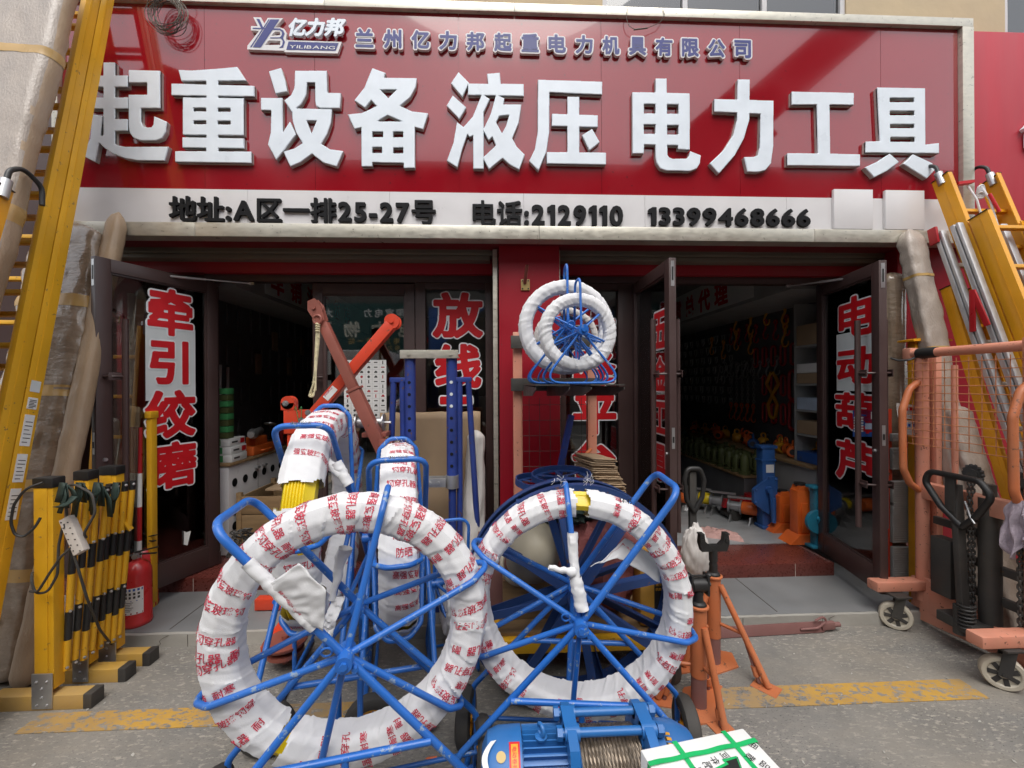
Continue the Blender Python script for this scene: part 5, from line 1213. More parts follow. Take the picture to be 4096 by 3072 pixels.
mb.lathe([(0, -.02), (.045, -.02), (.032, 0), (.045, .02), (0, .02)], q0-dd*.01, (0, 1, 0), 26); mb.cyl(q0-dd*.01-V(0, .05, 0), q0-dd*.01+V(0, .05, 0), .014, 6); mb.build('tip_pulley', 'hoist_brown', br)
ey = at(1270, 1278, yb-.04); mb = MB(); mb.torus(ey, .028, .008, (.2, 1, 0), 24, 8); mb.build('eye', 'hoist_brown', br)
mb = MB(); P_ = [at(1270, 1290, yb-.045), at(1268, 1350, yb-.045), at(1262, 1440, yb-.045), at(1255, 1530, yb-.045), at(1243, 1570, yb-.045), at(1238, 1585, yb-.045), at(1250, 1588, yb-.045), at(1260, 1560, yb-.044), at(1266, 1450, yb-.042), at(1274, 1350, yb-.042), at(1275, 1295, yb-.042)]
for s_ in range(2):
    q = []
    for i, p in enumerate(fillet(P_, .03, 8)):
        q.append(p+V(.0045*math.sin(i*1.1+s_*3.14), .0045*math.cos(i*1.1+s_*3.14), 0))
    mb.tube(q, .0055, 6)
for k in range(4): mb.torus(at(1270, 1298+k*9, yb-.046), .012, .004, (.1, .2, 1), 14, 6)
mb.build('rope', 'rope', br)
w0 = at(1500, 1690, yb+.10); mb = MB(); mb.cyl(w0-V(.12, 0, 0), w0+V(.06, 0, 0), .036, 22); 
for xx in (-.12, .06): mb.lathe([(0, -.004), (.062, -.004), (.062, .004), (0, .004)], w0+V(xx, 0, 0), (1, 0, 0), 26)
mb.cyl(w0-V(.15, 0, 0), w0+V(.11, 0, 0), .010, 8); mb.build('winch_drum', 'zinc', br)
mb = MB(); mb.box(w0.x-.06, w0.x+.10, yb+.0, yb+.15, w0.z-.09, w0.z-.06, .003); b2 = at(1545, 1815, yb); mb.box(b2.x-.035, b2.x+.05, yb-.045, yb+.045, b2.z-.09, b2.z+.10, .004); mb.build('winch_bracket', 'hoist_brown', br)
mb = MB(); mb.beam(V(b2.x, yb, b2.z-.05), V(b2.x, yb, ZL+.02), .07, .07, (0, 1, 0), .004); mb.beam(V(b2.x-.2, yb+.02, ZL+.03), V(b2.x+.2, yb+.02, ZL+.03), .07, .06, bev=.004); mb.build('lower_post', 'hoist_brown', br); rebase(br)

# ================================================================ BLUE TELESCOPIC STAND
ts = thing('telescopic_stand', 'dark blue two column telescopic stand with rows of holes under a worn steel cross plate', 'stand')
yj = 2.93; xs_ = (at(1641, 1500, yj).x, at(1807, 1500, yj).x); zt_ = at(1700, 1432, yj).z
def holed(x, z0, z1, r_=.038):
    mb = MB(); mb.cyl((x, yj, z0), (x, yj, z1), r_, 26); return mb
for i, x in enumerate(xs_):
    zb_ = at(1640, 1762, yj).z if i == 0 else at(1800, 1900, yj).z
    c = holed(x, zb_, zt_).build('column', 'postblue', ts)
    n = 6 if i == 0 else 8
    for k in range(n):
        z = at(1640, 1530+k*47.5, yj).z
        MB().lathe([(0, 0), (.0115, 0), (.0105, .002), (0, .002)], (x, yj-.0376, z), (0, -1, 0), 18).build('hole', 'film' if (i and k < 3) else 'letter_black', c)
    MB().cyl((x, yj, ZL+.03), (x, yj, zb_+.02), .027, 20).build('inner_tube', 'zinc' if i == 0 else 'postblue', c)
mb = MB(); x0, x1 = xs_[0]-.06, xs_[1]+.05; mb.box(x0, x1, yj-.05, yj+.05, zt_, zt_+.01, .002); mb.box(x0, x1, yj-.052, yj-.046, zt_-.005, zt_+.052, .002)
for x in xs_: mb.cyl((x, yj-.060, zt_+.025), (x, yj-.05, zt_+.025), .013, 6)
mb.build('cross_plate', 'steel', ts)
for i, x in enumerate(xs_):
    sx = -1 if i == 0 else 1; zz = zt_-.155
    for (dx, dy, tx) in ((.055, .03, .045), (.115, .06, .20)):
        mb = MB(); mb.cyl((x+sx*dx, yj+.0, zz), (x+sx*tx, yj+dy*1.5, ZL), .021, 14); mb.build('leg', 'postblue', ts)
    mb = MB(); mb.box(min(x+sx*.03, x+sx*.14), max(x+sx*.03, x+sx*.14), yj-.02, yj+.02, zz-.015, zz+.02, .006); mb.build('leg_bracket', 'postblue', ts)
z = at(1800, 1925, yj).z; x = xs_[1]; mb = MB(); mb.lathe([(.046, -.045), (.046, .045)], (x, yj, z), (0, 0, 1), 28); mb.box(x-.19, x-.04, yj-.05, yj-.03, z-.03, z+.03, .003); mb.box(x-.19, x-.04, yj+.03, yj+.05, z-.03, z+.03, .003)
for xx in (-.15, -.09): mb.cyl((x+xx, yj-.06, z), (x+xx, yj+.06, z), .012, 6)
mb.build('clamp', 'zinc', ts)
mb = MB(); mb.box(xs_[0]-.05, xs_[1]+.05, yj-.06, yj+.06, ZL, ZL+.03, .003); mb.prism([(-.11, .0), (-.02, 0), (-.02, .42), (-.045, .42)], .008, (x, yj-.06, ZL+.03), (1, 0, 0), (0, 0, 1)); mb.build('base', 'postblue', ts); rebase(ts)
# cardboard sheet and rolled sack behind it
p, q = at(1520, 1650, 3.22), at(1925, 2300, 3.22)
def cardsheet():
    mb = MB(); f = lambda u, v: V(p.x+(q.x-p.x)*u+.006*noise.noise((u*5, v*3, 1)), 3.20+.025*v+.018*noise.noise((u*3, v*2.5, 4)), ZT-.1+(p.z-ZT+.1-.03*noise.noise((u*6, 2, 2)))*v)
    mb.grid(f, 26, 22); return mb
o = single('cardboard_sheet', cardsheet(), 'card', 'large flattened cardboard sheet behind the blue telescopic stand', 'cardboard'); o.modifiers.new('s', 'SOLIDIFY').thickness = .007
a, b_ = at(1905, 1720, 3.10), at(1885, 2400, 3.0); b_.z = ZL
def rolled(a, b, r0, r1, seed, amp=.14, n=40):
    a, b = Vector(a), Vector(b); d = (b-a).normalized(); u = d.orthogonal().normalized(); w_ = d.cross(u); mb = MB()
    def fn(s, t):
        e = min(1, s/.04, (1-s)/.02) ; e = math.sqrt(max(.02, min(1, e))); th = 2*math.pi*t
        k = 1+amp*noise.noise((math.cos(th)*1.6, math.sin(th)*1.6, s*9+seed))+amp*.6*noise.noise((math.cos(th)*4+seed, math.sin(th)*4, s*4))
        return a.lerp(b, s)+(u*math.cos(th)+w_*math.sin(th))*(r0+(r1-r0)*s)*k*e
    return mb.grid(fn, n*2, n, False, True)
single('rolled_sack', rolled(a, b_, .062, .10, 3), 'old_cloth', 'grey white rolled woven sack standing beside the red pillar', 'sack')

# ================================================================ LADDERS AND PACKS, LEFT SIDE
def ladder(label, foot, top, wx, depth=.078, thick=.030, n0=.3, step=.30, mat='yellow', hooks=True, sections=1, off=-.085, fly=(0., 1.), caps=True, group='yellow fibreglass ladders'):
    """two channel stiles and rungs; foot/top = points on the near stile; wx = offset to the other stile"""
    t = thing('ladder', label, 'ladder', group); foot, top = Vector(foot), Vector(top); d = (top-foot); L = d.length; d.normalize(); nrm = V(0, -d.z, d.y).normalized()
    if nrm.y > 0: nrm = -nrm
    for s in range(sections):
        a, b = (foot, top) if s == 0 else (foot+d*(L*fly[0])+nrm*(-off), foot+d*(L*fly[1])+nrm*(-off)); l = (b-a).length; rails = []
        for k, ox in enumerate((0, wx)):
            A, B = a+V(ox, 0, 0), b+V(ox, 0, 0); sg = -1 if (wx > 0) == (k == 0) else 1
            mb = MB(); sgx = 1 if (wx > 0) == (k == 0) else -1
            mb.beam(A, B, .006, depth, nrm, .001)
            for q in (-1, 1): mb.beam(A+nrm*q*(depth/2-.004)+V(sgx*thick/2, 0, 0), B+nrm*q*(depth/2-.004)+V(sgx*thick/2, 0, 0), thick, .008, nrm, .0015)
            mb.beam(A+V(-sgx*.0035, 0, 0)+nrm*.004, B+V(-sgx*.0035, 0, 0)+nrm*.004, .002, .010, nrm)
            rl = mb.build('stile', mat, t); rails.append(rl)
            if caps: m2 = MB(); m2.beam(B, B+d*.004, thick+.008 if False else .02, depth+.004, nrm); m2.build('end_cap', 'black', rl)
            m2 = MB(); m2.beam(A-d*.03, A+d*.07, thick+.02, depth+.012, nrm, .004); m2.build('foot', 'rubber', rl)
        z = n0
        while z < l-.04:
            mb = MB(); c = a+d*z; mb.beam(c+V(.003 if wx > 0 else -.003, 0, 0), c+V(wx, 0, 0), .026, .032, nrm, .004); mb.build('rung', mat, t); z += step
        if hooks and s == 0:
            for ox in (0, wx):
                c = b+V(ox, 0, 0); mb = MB(); P_ = [c-d*.05, c+d*.10, c+d*.16-nrm*.05+V(0, 0, .0), c+d*.13-nrm*.15, c+d*.03-nrm*.17]; mb.tube(fillet(P_, .06, 6), .012, 10); mb.build('hook', 'black', t); mb = MB(); mb.cyl(c-d*.06, c+d*.04, .024, 16); mb.build('hook_socket', 'zinc', t)
    return t
lf, lt = V(-2.40, 1.98, 0), V(-2.585, 2.945, 4.50)
ld = ladder('tall yellow double ladder leaning against the left end of the signboard', lf, lt, -.36, sections=2, fly=(.02, .97), hooks=False)
dL = (lt-lf).normalized()
def on_stile(k): return lf+dL*k
for z0, z1, nm in ((1.16, 1.30, 'paper'), (1.34, 1.50, 'paper'), (1.53, 1.59, 'paper'), (1.62, 1.68, 'film'), (.98, 1.13, 'paper')):
    k0, k1 = z0/dL.z, z1/dL.z; mb = MB(); n_ = V(0, -dL.z, dL.y).normalized()
    mb.beam(on_stile(k0)+V(.0047, 0, 0)+n_*.0, on_stile(k1)+V(.0047, 0, 0), .0012, .048, n_); lb = mb.build('label', nm, ld)
    if nm == 'paper':
        m2 = MB()
        for j in range(6):
            kk = k0+(k1-k0)*(.12+.13*j); m2.beam(on_stile(kk)+V(.0056, 0, 0)+n_*.016, on_stile(kk)+V(.0056, 0, 0)-n_*(.018 if j % 3 else .008), .0006, .004, dL)
        m2.build('label_print', 'iron', lb)
rebase(ld)
def leanpack(label, foot, top, wx, thick, mat, seed, amp=.012, tapes=(), name='wrapped_package', film=True, nx=30, ny=80, round_=.045, group='long wrapped packages leaning on the shop front'):
    """flat long parcel with soft corners; foot/top on its front right edge"""
    t = thing(name, label, 'package', group); foot, top = Vector(foot), Vector(top); d = top-foot; L = d.length; d.normalize(); n_ = V(0, -d.z, d.y).normalized()
    if n_.y > 0: n_ = -n_
    W = abs(wx); per = [(0, 0), (W, 0), (W, thick), (0, thick)]
    def sec(t_):
        # rounded rectangle, starting at front right
        r = round_; segs = []; pts = []
        for (cx_, cy_, a0) in ((r, r, math.pi), (W-r, r, 1.5*math.pi), (W-r, thick-r, 0), (r, thick-r, .5*math.pi)):
            for k in range(5): a = a0+k*math.pi/8; pts.append(Vector((cx_+r*math.cos(a), cy_+r*math.sin(a))))
        ls = [0]
        for a, b in zip(pts, pts[1:]+pts[:1]): ls.append(ls[-1]+(b-a).length)
        q = (t_ % 1)*ls[-1]
        for i in range(len(pts)):
            if q <= ls[i+1]+1e-9: return pts[i].lerp(pts[(i+1) % len(pts)], (q-ls[i])/max(1e-9, ls[i+1]-ls[i]))
        return pts[0]
    C_ = Vector((W/2, thick/2)); sgn = -1 if wx < 0 else 1
    cache = [sec(j/nx/2) for j in range(2*nx)]
    def fn(u, v):
        s = cache[int(round(v*2*nx)) % (2*nx)]; e = min(1, u/.02, (1-u)/.035); e = math.sqrt(max(0, e)); s = C_+(s-C_)*(.05+.95*e)
        z = u*L; k = noise.noise((s.x*6, s.y*8, z*2.2+seed))*amp+noise.noise((s.x*22+seed, s.y*14, z*13))*amp*.55+abs(noise.noise((s.x*4, seed, z*9)))*amp*.8
        dr = (s-C_); dr.normalize(); s = s+dr*k
        return foot+d*z+V(sgn*s.x, 0, 0)-n_*s.y
    mb = MB(); mb.grid(fn, ny, 2*nx, False, True); mb.sm = 60; wo = mb.build('wrapping', mat, t)
    if isinstance(mat, list): wo.data.polygons.foreach_set('material_index', [1 if p.normal.y < -.45 else 0 for p in wo.data.polygons])
    for z0, wd in tapes:
        m2 = MB()
        def f2(u, v):
            p = fn((z0+wd*u)/L, v); c = foot+d*(z0+wd*u)+V(sgn*W/2, 0, 0)-n_*thick/2; q = (p-c); return p+q.normalized()*.003
        m2.grid(f2, 3, 2*nx, False, True); m2.build('tape_band', 'tape', t)
    return rebase(t)
leanpack('big brown wrapped package at the far left edge in front of the tall ladder', (-2.45, 1.66, 0), (-2.45, 2.54, 4.28), -.5, .115, ['wrap', 'wrap_grey'], 3, .016, ((2.55, .09), (3.55, .05), (1.7, .09)))
leanpack('brown bubble wrapped package between the tall ladder and the open left door', (-2.635, 2.36, 0), (-2.635, 2.87, 2.77), -.40, .13, 'wrap_film', 8, .026, ((.55, .07), (1.05, .07), (1.62, .07), (2.2, .08)))
leanpack('narrow gold brown wrapped bundle along the right edge of the bubble wrapped package', (-2.535, 2.33, 0), (-2.535, 2.93, 2.86), -.105, .10, 'wrap', 17, .007, (), round_=.04)
rebase(ladder('short yellow ladder with black top hooks at the extreme left edge', (-2.24, 1.42, 0), (-2.40, 2.14, 2.63), -.34, mat='yellow_deep'))
rebase(ladder('yellow ladder with curved grey hooks standing behind the glass of the left door', (-2.60, 3.05, ZL), (-2.66, 3.28, 2.10), -.30, mat='yellow_deep'))
rebase(ladder('plain yellow ladder with no hooks, almost hidden behind the tall double ladder', (-2.93, 2.40, 0), (-3.02, 2.98, 3.0), -.32, hooks=False))
single('wrapped_bundle', rolled((-2.86, 3.24, ZL), (-2.72, 3.40, 2.42), .09, .075, 12, .22, 50), 'wrap_film', 'crumpled film wrapped bundle standing behind the glass of the left door', 'package', 'long wrapped packages leaning on the shop front')
single('wrapped_bundle', rolled((-2.50, 3.30, 2.30), (-2.58, 3.36, 2.12), .05, .12, 19, .35, 26), 'wrap_film', 'crumpled clear film head of the bundle, above the hooks behind the left door', 'package')

# ================================================================ FOLDING BARRIERS
def rods_band(mb, p, q, r, bands, seg=10):
    """bands: list of (t0,t1,material index)"""
    for a, b, m in bands: mb.cyl(Vector(p).lerp(Vector(q), a), Vector(p).lerp(Vector(q), b), r, seg, mi=m)
fbz = thing('folding_barrier', 'yellow and black folding barrier with three footed posts at the left', 'barrier')
posts = [(-2.305, 2.245), (-2.30, 2.435), (-2.275, 2.565)]
for i, (x, y) in enumerate(posts):
    hw = .047 if i != 1 else .038; top = 1.135 if i == 0 else 1.13
    mb = MB(); mb.box(x-hw, x+hw-.028, y-.03, y+.03, .10, top, .004); mb.box(x+hw-.028, x+hw, y-.028, y+.028, .10, top-.001, .004); ps = mb.build('post', 'yellow', fbz)
    m2 = MB(); m2.box(x-hw-.004, x+hw+.004, y-.034, y+.034, top-.005, top+.048, .008); m2.build('post_cap', 'black', ps)
    mb = MB(); mb.box(x-.27, x+.21, y-.035, y+.035, .0, .074, .004); ft_ = mb.build('foot_bar', 'yellow_dusty', fbz)
    m2 = MB(); m2.box(x+.195, x+.238, y-.037, y+.037, -.0, .077, .006); m2.build('foot_cap', 'iron', ft_)
    m2 = MB(); m2.box(x-hw-.003, x+hw+.003, y-.0405, y-.0355, .012, .19, .001)
    for dx, dz in ((-.025, .15), (.025, .15), (0, .115), (-.025, .03), (.025, .03), (0, .07)): m2.ball((x+dx, y-.041, dz), .007, 8)
    m2.build('foot_plate', 'zinc', fbz)
bands = [(0, .17, 0), (.17, .33, 1), (.33, .54, 0), (.54, .68, 1), (.68, .94, 0), (.94, 1, 1)]
for (x0, y0), (x1, y1), n in ((posts[0], posts[1], 4), (posts[1], posts[2], 4)):
    for k in range(n):
        f = (k+.8)/(n+.6); x = x0+.055+(x1-x0)*f+.010*k; y = y0+(y1-y0)*f
        mb = MB(); rods_band(mb, (x-.01-.006*k, y, .16+.03*(k % 2)), (x+.035+.004*k, y+.012, 1.09), .0155, bands); rd = mb.build('lattice_rod', ['yellow', 'black'], fbz)
        m2 = MB()
        for t_ in (.02, .335, .69, .98): m2.ball(V(x-.01-.006*k, y, .16).lerp(V(x+.035+.004*k, y+.012, 1.09), t_)+V(.017, -.012, 0), .008, 8)
        m2.build('rivet', 'zinc', rd)
mb = MB(); mb.beam((-2.235, 2.50, 1.0), (-2.15, 2.545, .80), .006, .034, (0, 1, 0)); mb.build('link_arm', 'yellow', fbz); rebase(fbz)
rw = thing('folding_barrier', 'red and white banded barrier rods standing behind the glass of the left door', 'barrier')
for k in range(4):
    x = -2.47-.027*k; mb = MB(); rods_band(mb, (x, 2.98+.01*k, ZL+.05), (x-.01, 3.01+.01*k, 1.36), .0145, [(0, .17, 0), (.17, .36, 1), (.36, .55, 0), (.55, .74, 1), (.74, 1, 0)]); mb.build('lattice_rod', ['toolred', 'paper'], rw)
mb = MB(); mb.box(-2.455, -2.42, 3.03, 3.08, ZL, 1.42, .003); mb.box(-2.46, -2.415, 3.02, 3.09, 1.42, 1.47, .006); mb.build('post', 'yellow', rw); rebase(rw)
# power strip on its cable, and a loop of cable
psn = thing('power_strip', 'dirty white power strip hanging on a grey cable from the yellow and black barrier', 'power strip')
a, b = at(268, 2070, 2.20), at(328, 2210, 2.17); mb = MB(); mb.beam(a, b, .055, .036, (0, -1, .2), .006); bd_ = mb.build('body', 'plug', psn)
m2 = MB()
for k in range(6):
    for s in (-1, 1): m2.cyl(a.lerp(b, .1+.16*k)+V(s*.016, -.022, -.002), a.lerp(b, .1+.16*k)+V(s*.016, -.0195, 0), .0035, 8)
m2.build('screw', 'iron', bd_)
mb = MB(); mb.tube(fillet([a, at(262, 2000, 2.17), at(262, 1975, 2.2), at(252, 1945, 2.24), at(300, 1938, 2.2), at(370, 1975, 2.18), at(382, 2050, 2.17), at(335, 2135, 2.17), at(345, 2150, 2.2)], .06, 8), .0058, 8)
mb.tube(fillet([at(255, 2090, 2.19), at(235, 2180, 2.19), at(230, 2300, 2.17), at(190, 2370, 2.16), at(140, 2375, 2.16), at(125, 2320, 2.17), at(130, 2290, 2.2)], .08, 8), .0058, 8)
mb.tube(fillet([at(258, 2095, 2.18), at(290, 2200, 2.17), at(320, 2300, 2.17), at(350, 2400, 2.2), at(400, 2520, 2.35), at(440, 2570, 2.5), at(463, 2590, 2.6)], .2, 8), .0058, 8)
mb.tube(fillet([at(285, 2190, 2.16), at(245, 2225, 2.15), at(200, 2290, 2.15), at(150, 2370, 2.15), at(120, 2365, 2.16)], .08, 8), .0058, 8)
mb.build('cable', 'iron', psn); rebase(psn)
mb = MB(); mb.tube(fillet([at(172, 1930, 2.17), at(100, 1955, 2.14), at(55, 2020, 2.12), at(42, 2090, 2.12), at(60, 2140, 2.12), at(95, 2148, 2.13), at(140, 2110, 2.15), at(162, 2070, 2.17)], .1, 8), .0062, 8); single('cable_loop', mb, 'black', 'black cable looped left from the top of the first barrier post', 'cable')
mb = MB()
def webb(P_, wd, n_=40, tw=0.):
    P_ = fillet([Vector(p) for p in P_], .05, 6); n = len(P_); prev = None; vs = []; fs = []
    for i, p in enumerate(P_):
        t_ = (P_[min(i+1, n-1)]-P_[max(i-1, 0)]).normalized(); s = V(.93, -.36, .0); 
        vs += [p-s*wd/2, p+s*wd/2]
    for i in range(n-1): fs.append((2*i, 2*i+1, 2*i+3, 2*i+2))
    mb.add(vs, fs)
for k, (px, yy, dl, dr, wd) in enumerate(((235, 2.19, 90, 150, .05), (268, 2.20, 120, 60, .055), (300, 2.26, 170, 110, .05), (340, 2.30, 90, 160, .05), (372, 2.36, 140, 60, .055), (410, 2.40, 110, 170, .06), (448, 2.44, 150, 90, .05))):
    dx = (-1)**k*14
    dl, dr = dl*.72, dr*.72; webb([at(px-6, 1945+dl, yy-.045), at(px-2+dx*.4, 1945+dl*.45, yy-.05), at(px+dx, 1932, yy-.05), at(px+6+dx, 1930, yy+.03)], wd)
    webb([at(px+dx, 1930, yy-.04), at(px+26, 1945+dr*.4, yy-.055), at(px+18-dx, 1945+dr, yy-.05)], wd*.75)
webb([at(222, 2030, 2.14), at(262, 2022, 2.12), at(300, 1985, 2.14)], .05)
mb.sm = 60; o = single('webbing_strap', mb, 'olive_strap', 'dark green webbing straps draped over the top of the yellow and black barrier', 'strap'); o.modifiers.new('s', 'SOLIDIFY').thickness = .003

# ================================================================ FIRE EXTINGUISHERS
def extinguisher(label, x, y, z, rot=0., sc=1., lab=True):
    t = thing('fire_extinguisher', label, 'fire extinguisher', 'red fire extinguishers by the left door')
    mb = MB(); mb.lathe([(.086, 0), (.090, .006), (.090, .03), (.087, .034), (.087, .36), (.083, .40), (.066, .435), (.04, .455), (.026, .462), (.024, .478), (0, .478)], (0, 0, 0), (0, 0, 1), 40); mb.build('cylinder', 'extred', t)
    mb = MB(); mb.cyl((0, 0, .475), (0, 0, .515), .022, 16); mb.lathe([(0, -.012), (.018, -.012), (.018, .004), (0, .004)], (0, -.03, .497), (0, -1, 0), 18); mb.build('valve', 'zinc', t)
    mb = MB(); mb.beam((-.01, 0, .52), (.13, 0, .545), .022, .007); mb.beam((-.02, 0, .505), (.12, 0, .50), .02, .007); mb.build('lever', 'black', t)
    mb = MB(); mb.tube(fillet([(-.02, 0, .50), (-.09, .0, .49), (-.108, .01, .40), (-.105, .02, .12), (-.10, .02, .03)], .05, 6), .009, 10); mb.cyl((-.10, .02, .06), (-.10, .02, .0), .013, 12, .018); mb.build('hose', 'rubber', t)
    if lab:
        mb = MB(); mb.grid(lambda u, v: V(.0878*math.sin(-.75+1.6*u), -.0878*math.cos(-.75+1.6*u), .10+.19*v), 16, 2); l_ = mb.build('label', 'paper', t)
        c = lambda a, z: V(.0884*math.sin(a), -.0884*math.cos(a), z)
        for nm, m, rects in (('label_band', 'poster_blue', [(-.3, .8, .268, .285), (-.7, .8, .195, .20)]), ('label_stripe', 'toolred', [(-.7, .8, .103, .114)]), ('label_print', 'iron', [(-.65+.28*i, -.50+.28*i, .215+.026*j, .232+.026*j) for i in range(5) for j in range(2)]+[(-.66, .0+.1*(j % 3), .125+.012*j, .129+.012*j) for j in range(6)])):
            mb = MB()
            for a0, a1, z0, z1 in rects: mb.grid(lambda u, v: c(a0+(a1-a0)*u, z0+(z1-z0)*v), 4, 1)
            mb.build(nm, m, l_)
    t.location = (x, y, z); t.rotation_euler = (0, 0, rot); t.scale = (sc,)*3; return t
e0 = gr(545, 2508, ZL)
extinguisher('red fire extinguisher with a printed white label standing in front of the left door', e0.x-.035, e0.y+.05, ZL, .25, .9)
for x, y, z, r_, lb in ((-2.73, 3.345, ZT, .3, 'red fire extinguisher behind the left door glass, leftmost of the three on the step'), (-2.58, 3.345, ZT, -.2, 'red fire extinguisher behind the left door glass, middle of the three on the step'), (-2.43, 3.35, ZT, .5, 'red fire extinguisher behind the left door glass with torn label, nearest the hinge')):
    extinguisher(lb, x, y, z, r_, .93, False)
extinguisher('dusty red fire extinguisher standing lower behind the glass, between the front one and the step', -2.505, 3.06, ZL, -.3, .95, False)
for px, py, s in ((745, 2150, .05), (680, 2150, .03)):
    mb = MB(); c = at(px, py, 3.265); 
    mb.add([c+V(-s*.7, 0, -s), c+V(s*.2, -.001, -s*1.2), c+V(s*.7, 0, s), c+V(0, -.001, s*.8), c+V(-s*.5, 0, s*1.1)], [(0, 1, 2, 3, 4)])
    single('torn_label', mb, 'paper', 'torn white paper stuck on %s extinguisher' % ('the hinge side' if px > 700 else 'the middle'), 'paper')

# ================================================================ WIRE COIL, LOOSE WIRE, BRACKET
mb = MB(); c0 = at(672, 55, YS-.05)
for k in range(15):
    r_ = random.uniform(.085, .115); c = c0+V(random.uniform(-.025, .025), random.uniform(-.02, .02), random.uniform(-.02, .03)); q = []
    for j in range(40):
        a = 6.2832*j/40; rr = r_*(1+.05*math.sin(3*a+k)); q.append(c+V(rr*math.cos(a), .012*math.sin(2*a+k), rr*1.12*math.sin(a)))
    mb.tube(q, .0022, 5, True)
mb.tube(fillet([c0+V(.07, 0, .07), c0+V(.10, .0, .12), c0+V(.09, .02, .22), c0+V(.05, .05, .32)], .05), .0022, 5); mb.tube([c0+V(-.11, 0, -.02), c0+V(-.135, -.01, .01), c0+V(-.125, 0, -.0)], .002, 5)
single('wire_coil', mb, 'wire', 'tangled coil of dark wire hung at the top left of the signboard', 'wire coil')
mb = MB(); z_ = YS-.018; mb.tube(fillet([at(2511, 28, z_), at(2505, 70, z_), at(2515, 105, z_), at(2540, 118, z_), at(2590, 112, z_), at(2640, 90, z_), at(2660, 60, z_), at(2650, 35, z_)], .06, 6), .0022, 5); mb.cyl(at(2535, 119, z_), at(2590, 112, z_), .005, 8)
single('loose_wire', mb, 'wire', 'thin loose wire loop dangling over the upper frame of the signboard', 'wire')
fb_ = thing('flag_bracket', 'yellowed metal flagpole bracket on the red pillar', 'bracket'); p, q = at(2084, 1161, 3.19), at(2119, 1117, 3.19)
mb = MB(); mb.box(p.x, q.x, 3.188, 3.199, p.z, q.z, .003); pb = mb.build('plate', 'gold', fb_)
m2 = MB()
for x in (p.x+.012, q.x-.012):
    for z in (p.z+.012, q.z-.012): m2.ball((x, 3.187, z), .006, 8)
m2.build('bolt', 'iron', pb)
mb = MB(); a = V((p.x+q.x)/2-.005, 3.186, (p.z+q.z)/2+.01); b = a+V(.01, -.10, .11); mb.tube([a, b], .013, 14, caps=False); mb.tube([b, a], .0105, 14, caps=False); mb.build('socket_tube', 'hoist_brown', fb_); rebase(fb_)

# ================================================================ ORANGE PALLET STACKER, RIGHT
os_ = thing('pallet_stacker', 'orange hand stacker with a wire guard, black loop handle and pale castors at the right', 'stacker')
SX = 2.92; yf, yn = 2.72, 2.12; zt1 = 1.84
for i, y in enumerate((yf, yn)):
    mb = MB(); mb.cyl((SX, y, .16), (SX, y, zt1), .037 if i == 0 else .046, 22); mb.build('mast_post', 'pink', os_)
mb = MB(); mb.box(SX+.06, SX+.10, yf-.04, yf+.02, .12, zt1, .004); mb.box(SX+.06, SX+.10, yn-.02, yn+.04, .12, zt1, .004); mb.cyl((SX+.12, yf-.10, .2), (SX+.12, yf-.10, zt1-.08), .017, 12)
mb.build('inner_rail', 'pink', os_)
mb = MB(); mb.cyl((SX-.02, yf+.05, zt1+.005), (SX-.02, yn-.12, zt1+.005), .030, 18); mb.box(SX-.07, SX+.03, yn-.13, yn+.01, zt1-.04, zt1+.05, .012); mb.box(SX-.05, SX+.02, yf+.03, yf+.09, zt1-.035, zt1+.045, .01); mb.build('top_bar', 'pink', os_)
mb = MB(); mb.lathe([(.034, 0), (.037, .02), (.036, .10), (.034, .12)], (SX-.02, yf+.0, zt1+.005), (0, -1, 0), 18); mb.build('tape_wrap', 'black', os_)
mb = MB(); mb.box(SX-.03, SX+.03, yn, yf, .86, .97, .004); mb.build('cross_plate', 'pink', os_)
for y in (yf, yn):
    mb = MB(); P_ = [(SX-.01, y, 1.66), (SX-.10, y-.01, 1.60), (SX-.16, y-.02, 1.46), (SX-.155, y-.02, 1.06), (SX-.10, y-.01, .96), (SX-.01, y, .90)]; mb.tube(fillet(P_, .09, 8), .0215, 12); mb.build('grip_bar', 'orange', os_)
mb = MB(); xg = SX-.045; y0, y1, z0, z1 = yf+.05, yn-.05, .0, .0
for k in range(11): mb.tube([(xg, yf+.02+(yn-.06-yf-.02)*k/10, 1.22), (xg, yf+.02+(yn-.06-yf-.02)*k/10, 1.80)], .0028, 6)
for k in range(12): mb.tube([(xg-.004, yf+.06, 1.225+.05*k), (xg-.004, yn-.06, 1.225+.05*k)], .0028, 6)
mb.build('wire_guard', 'mesh_orange', os_)
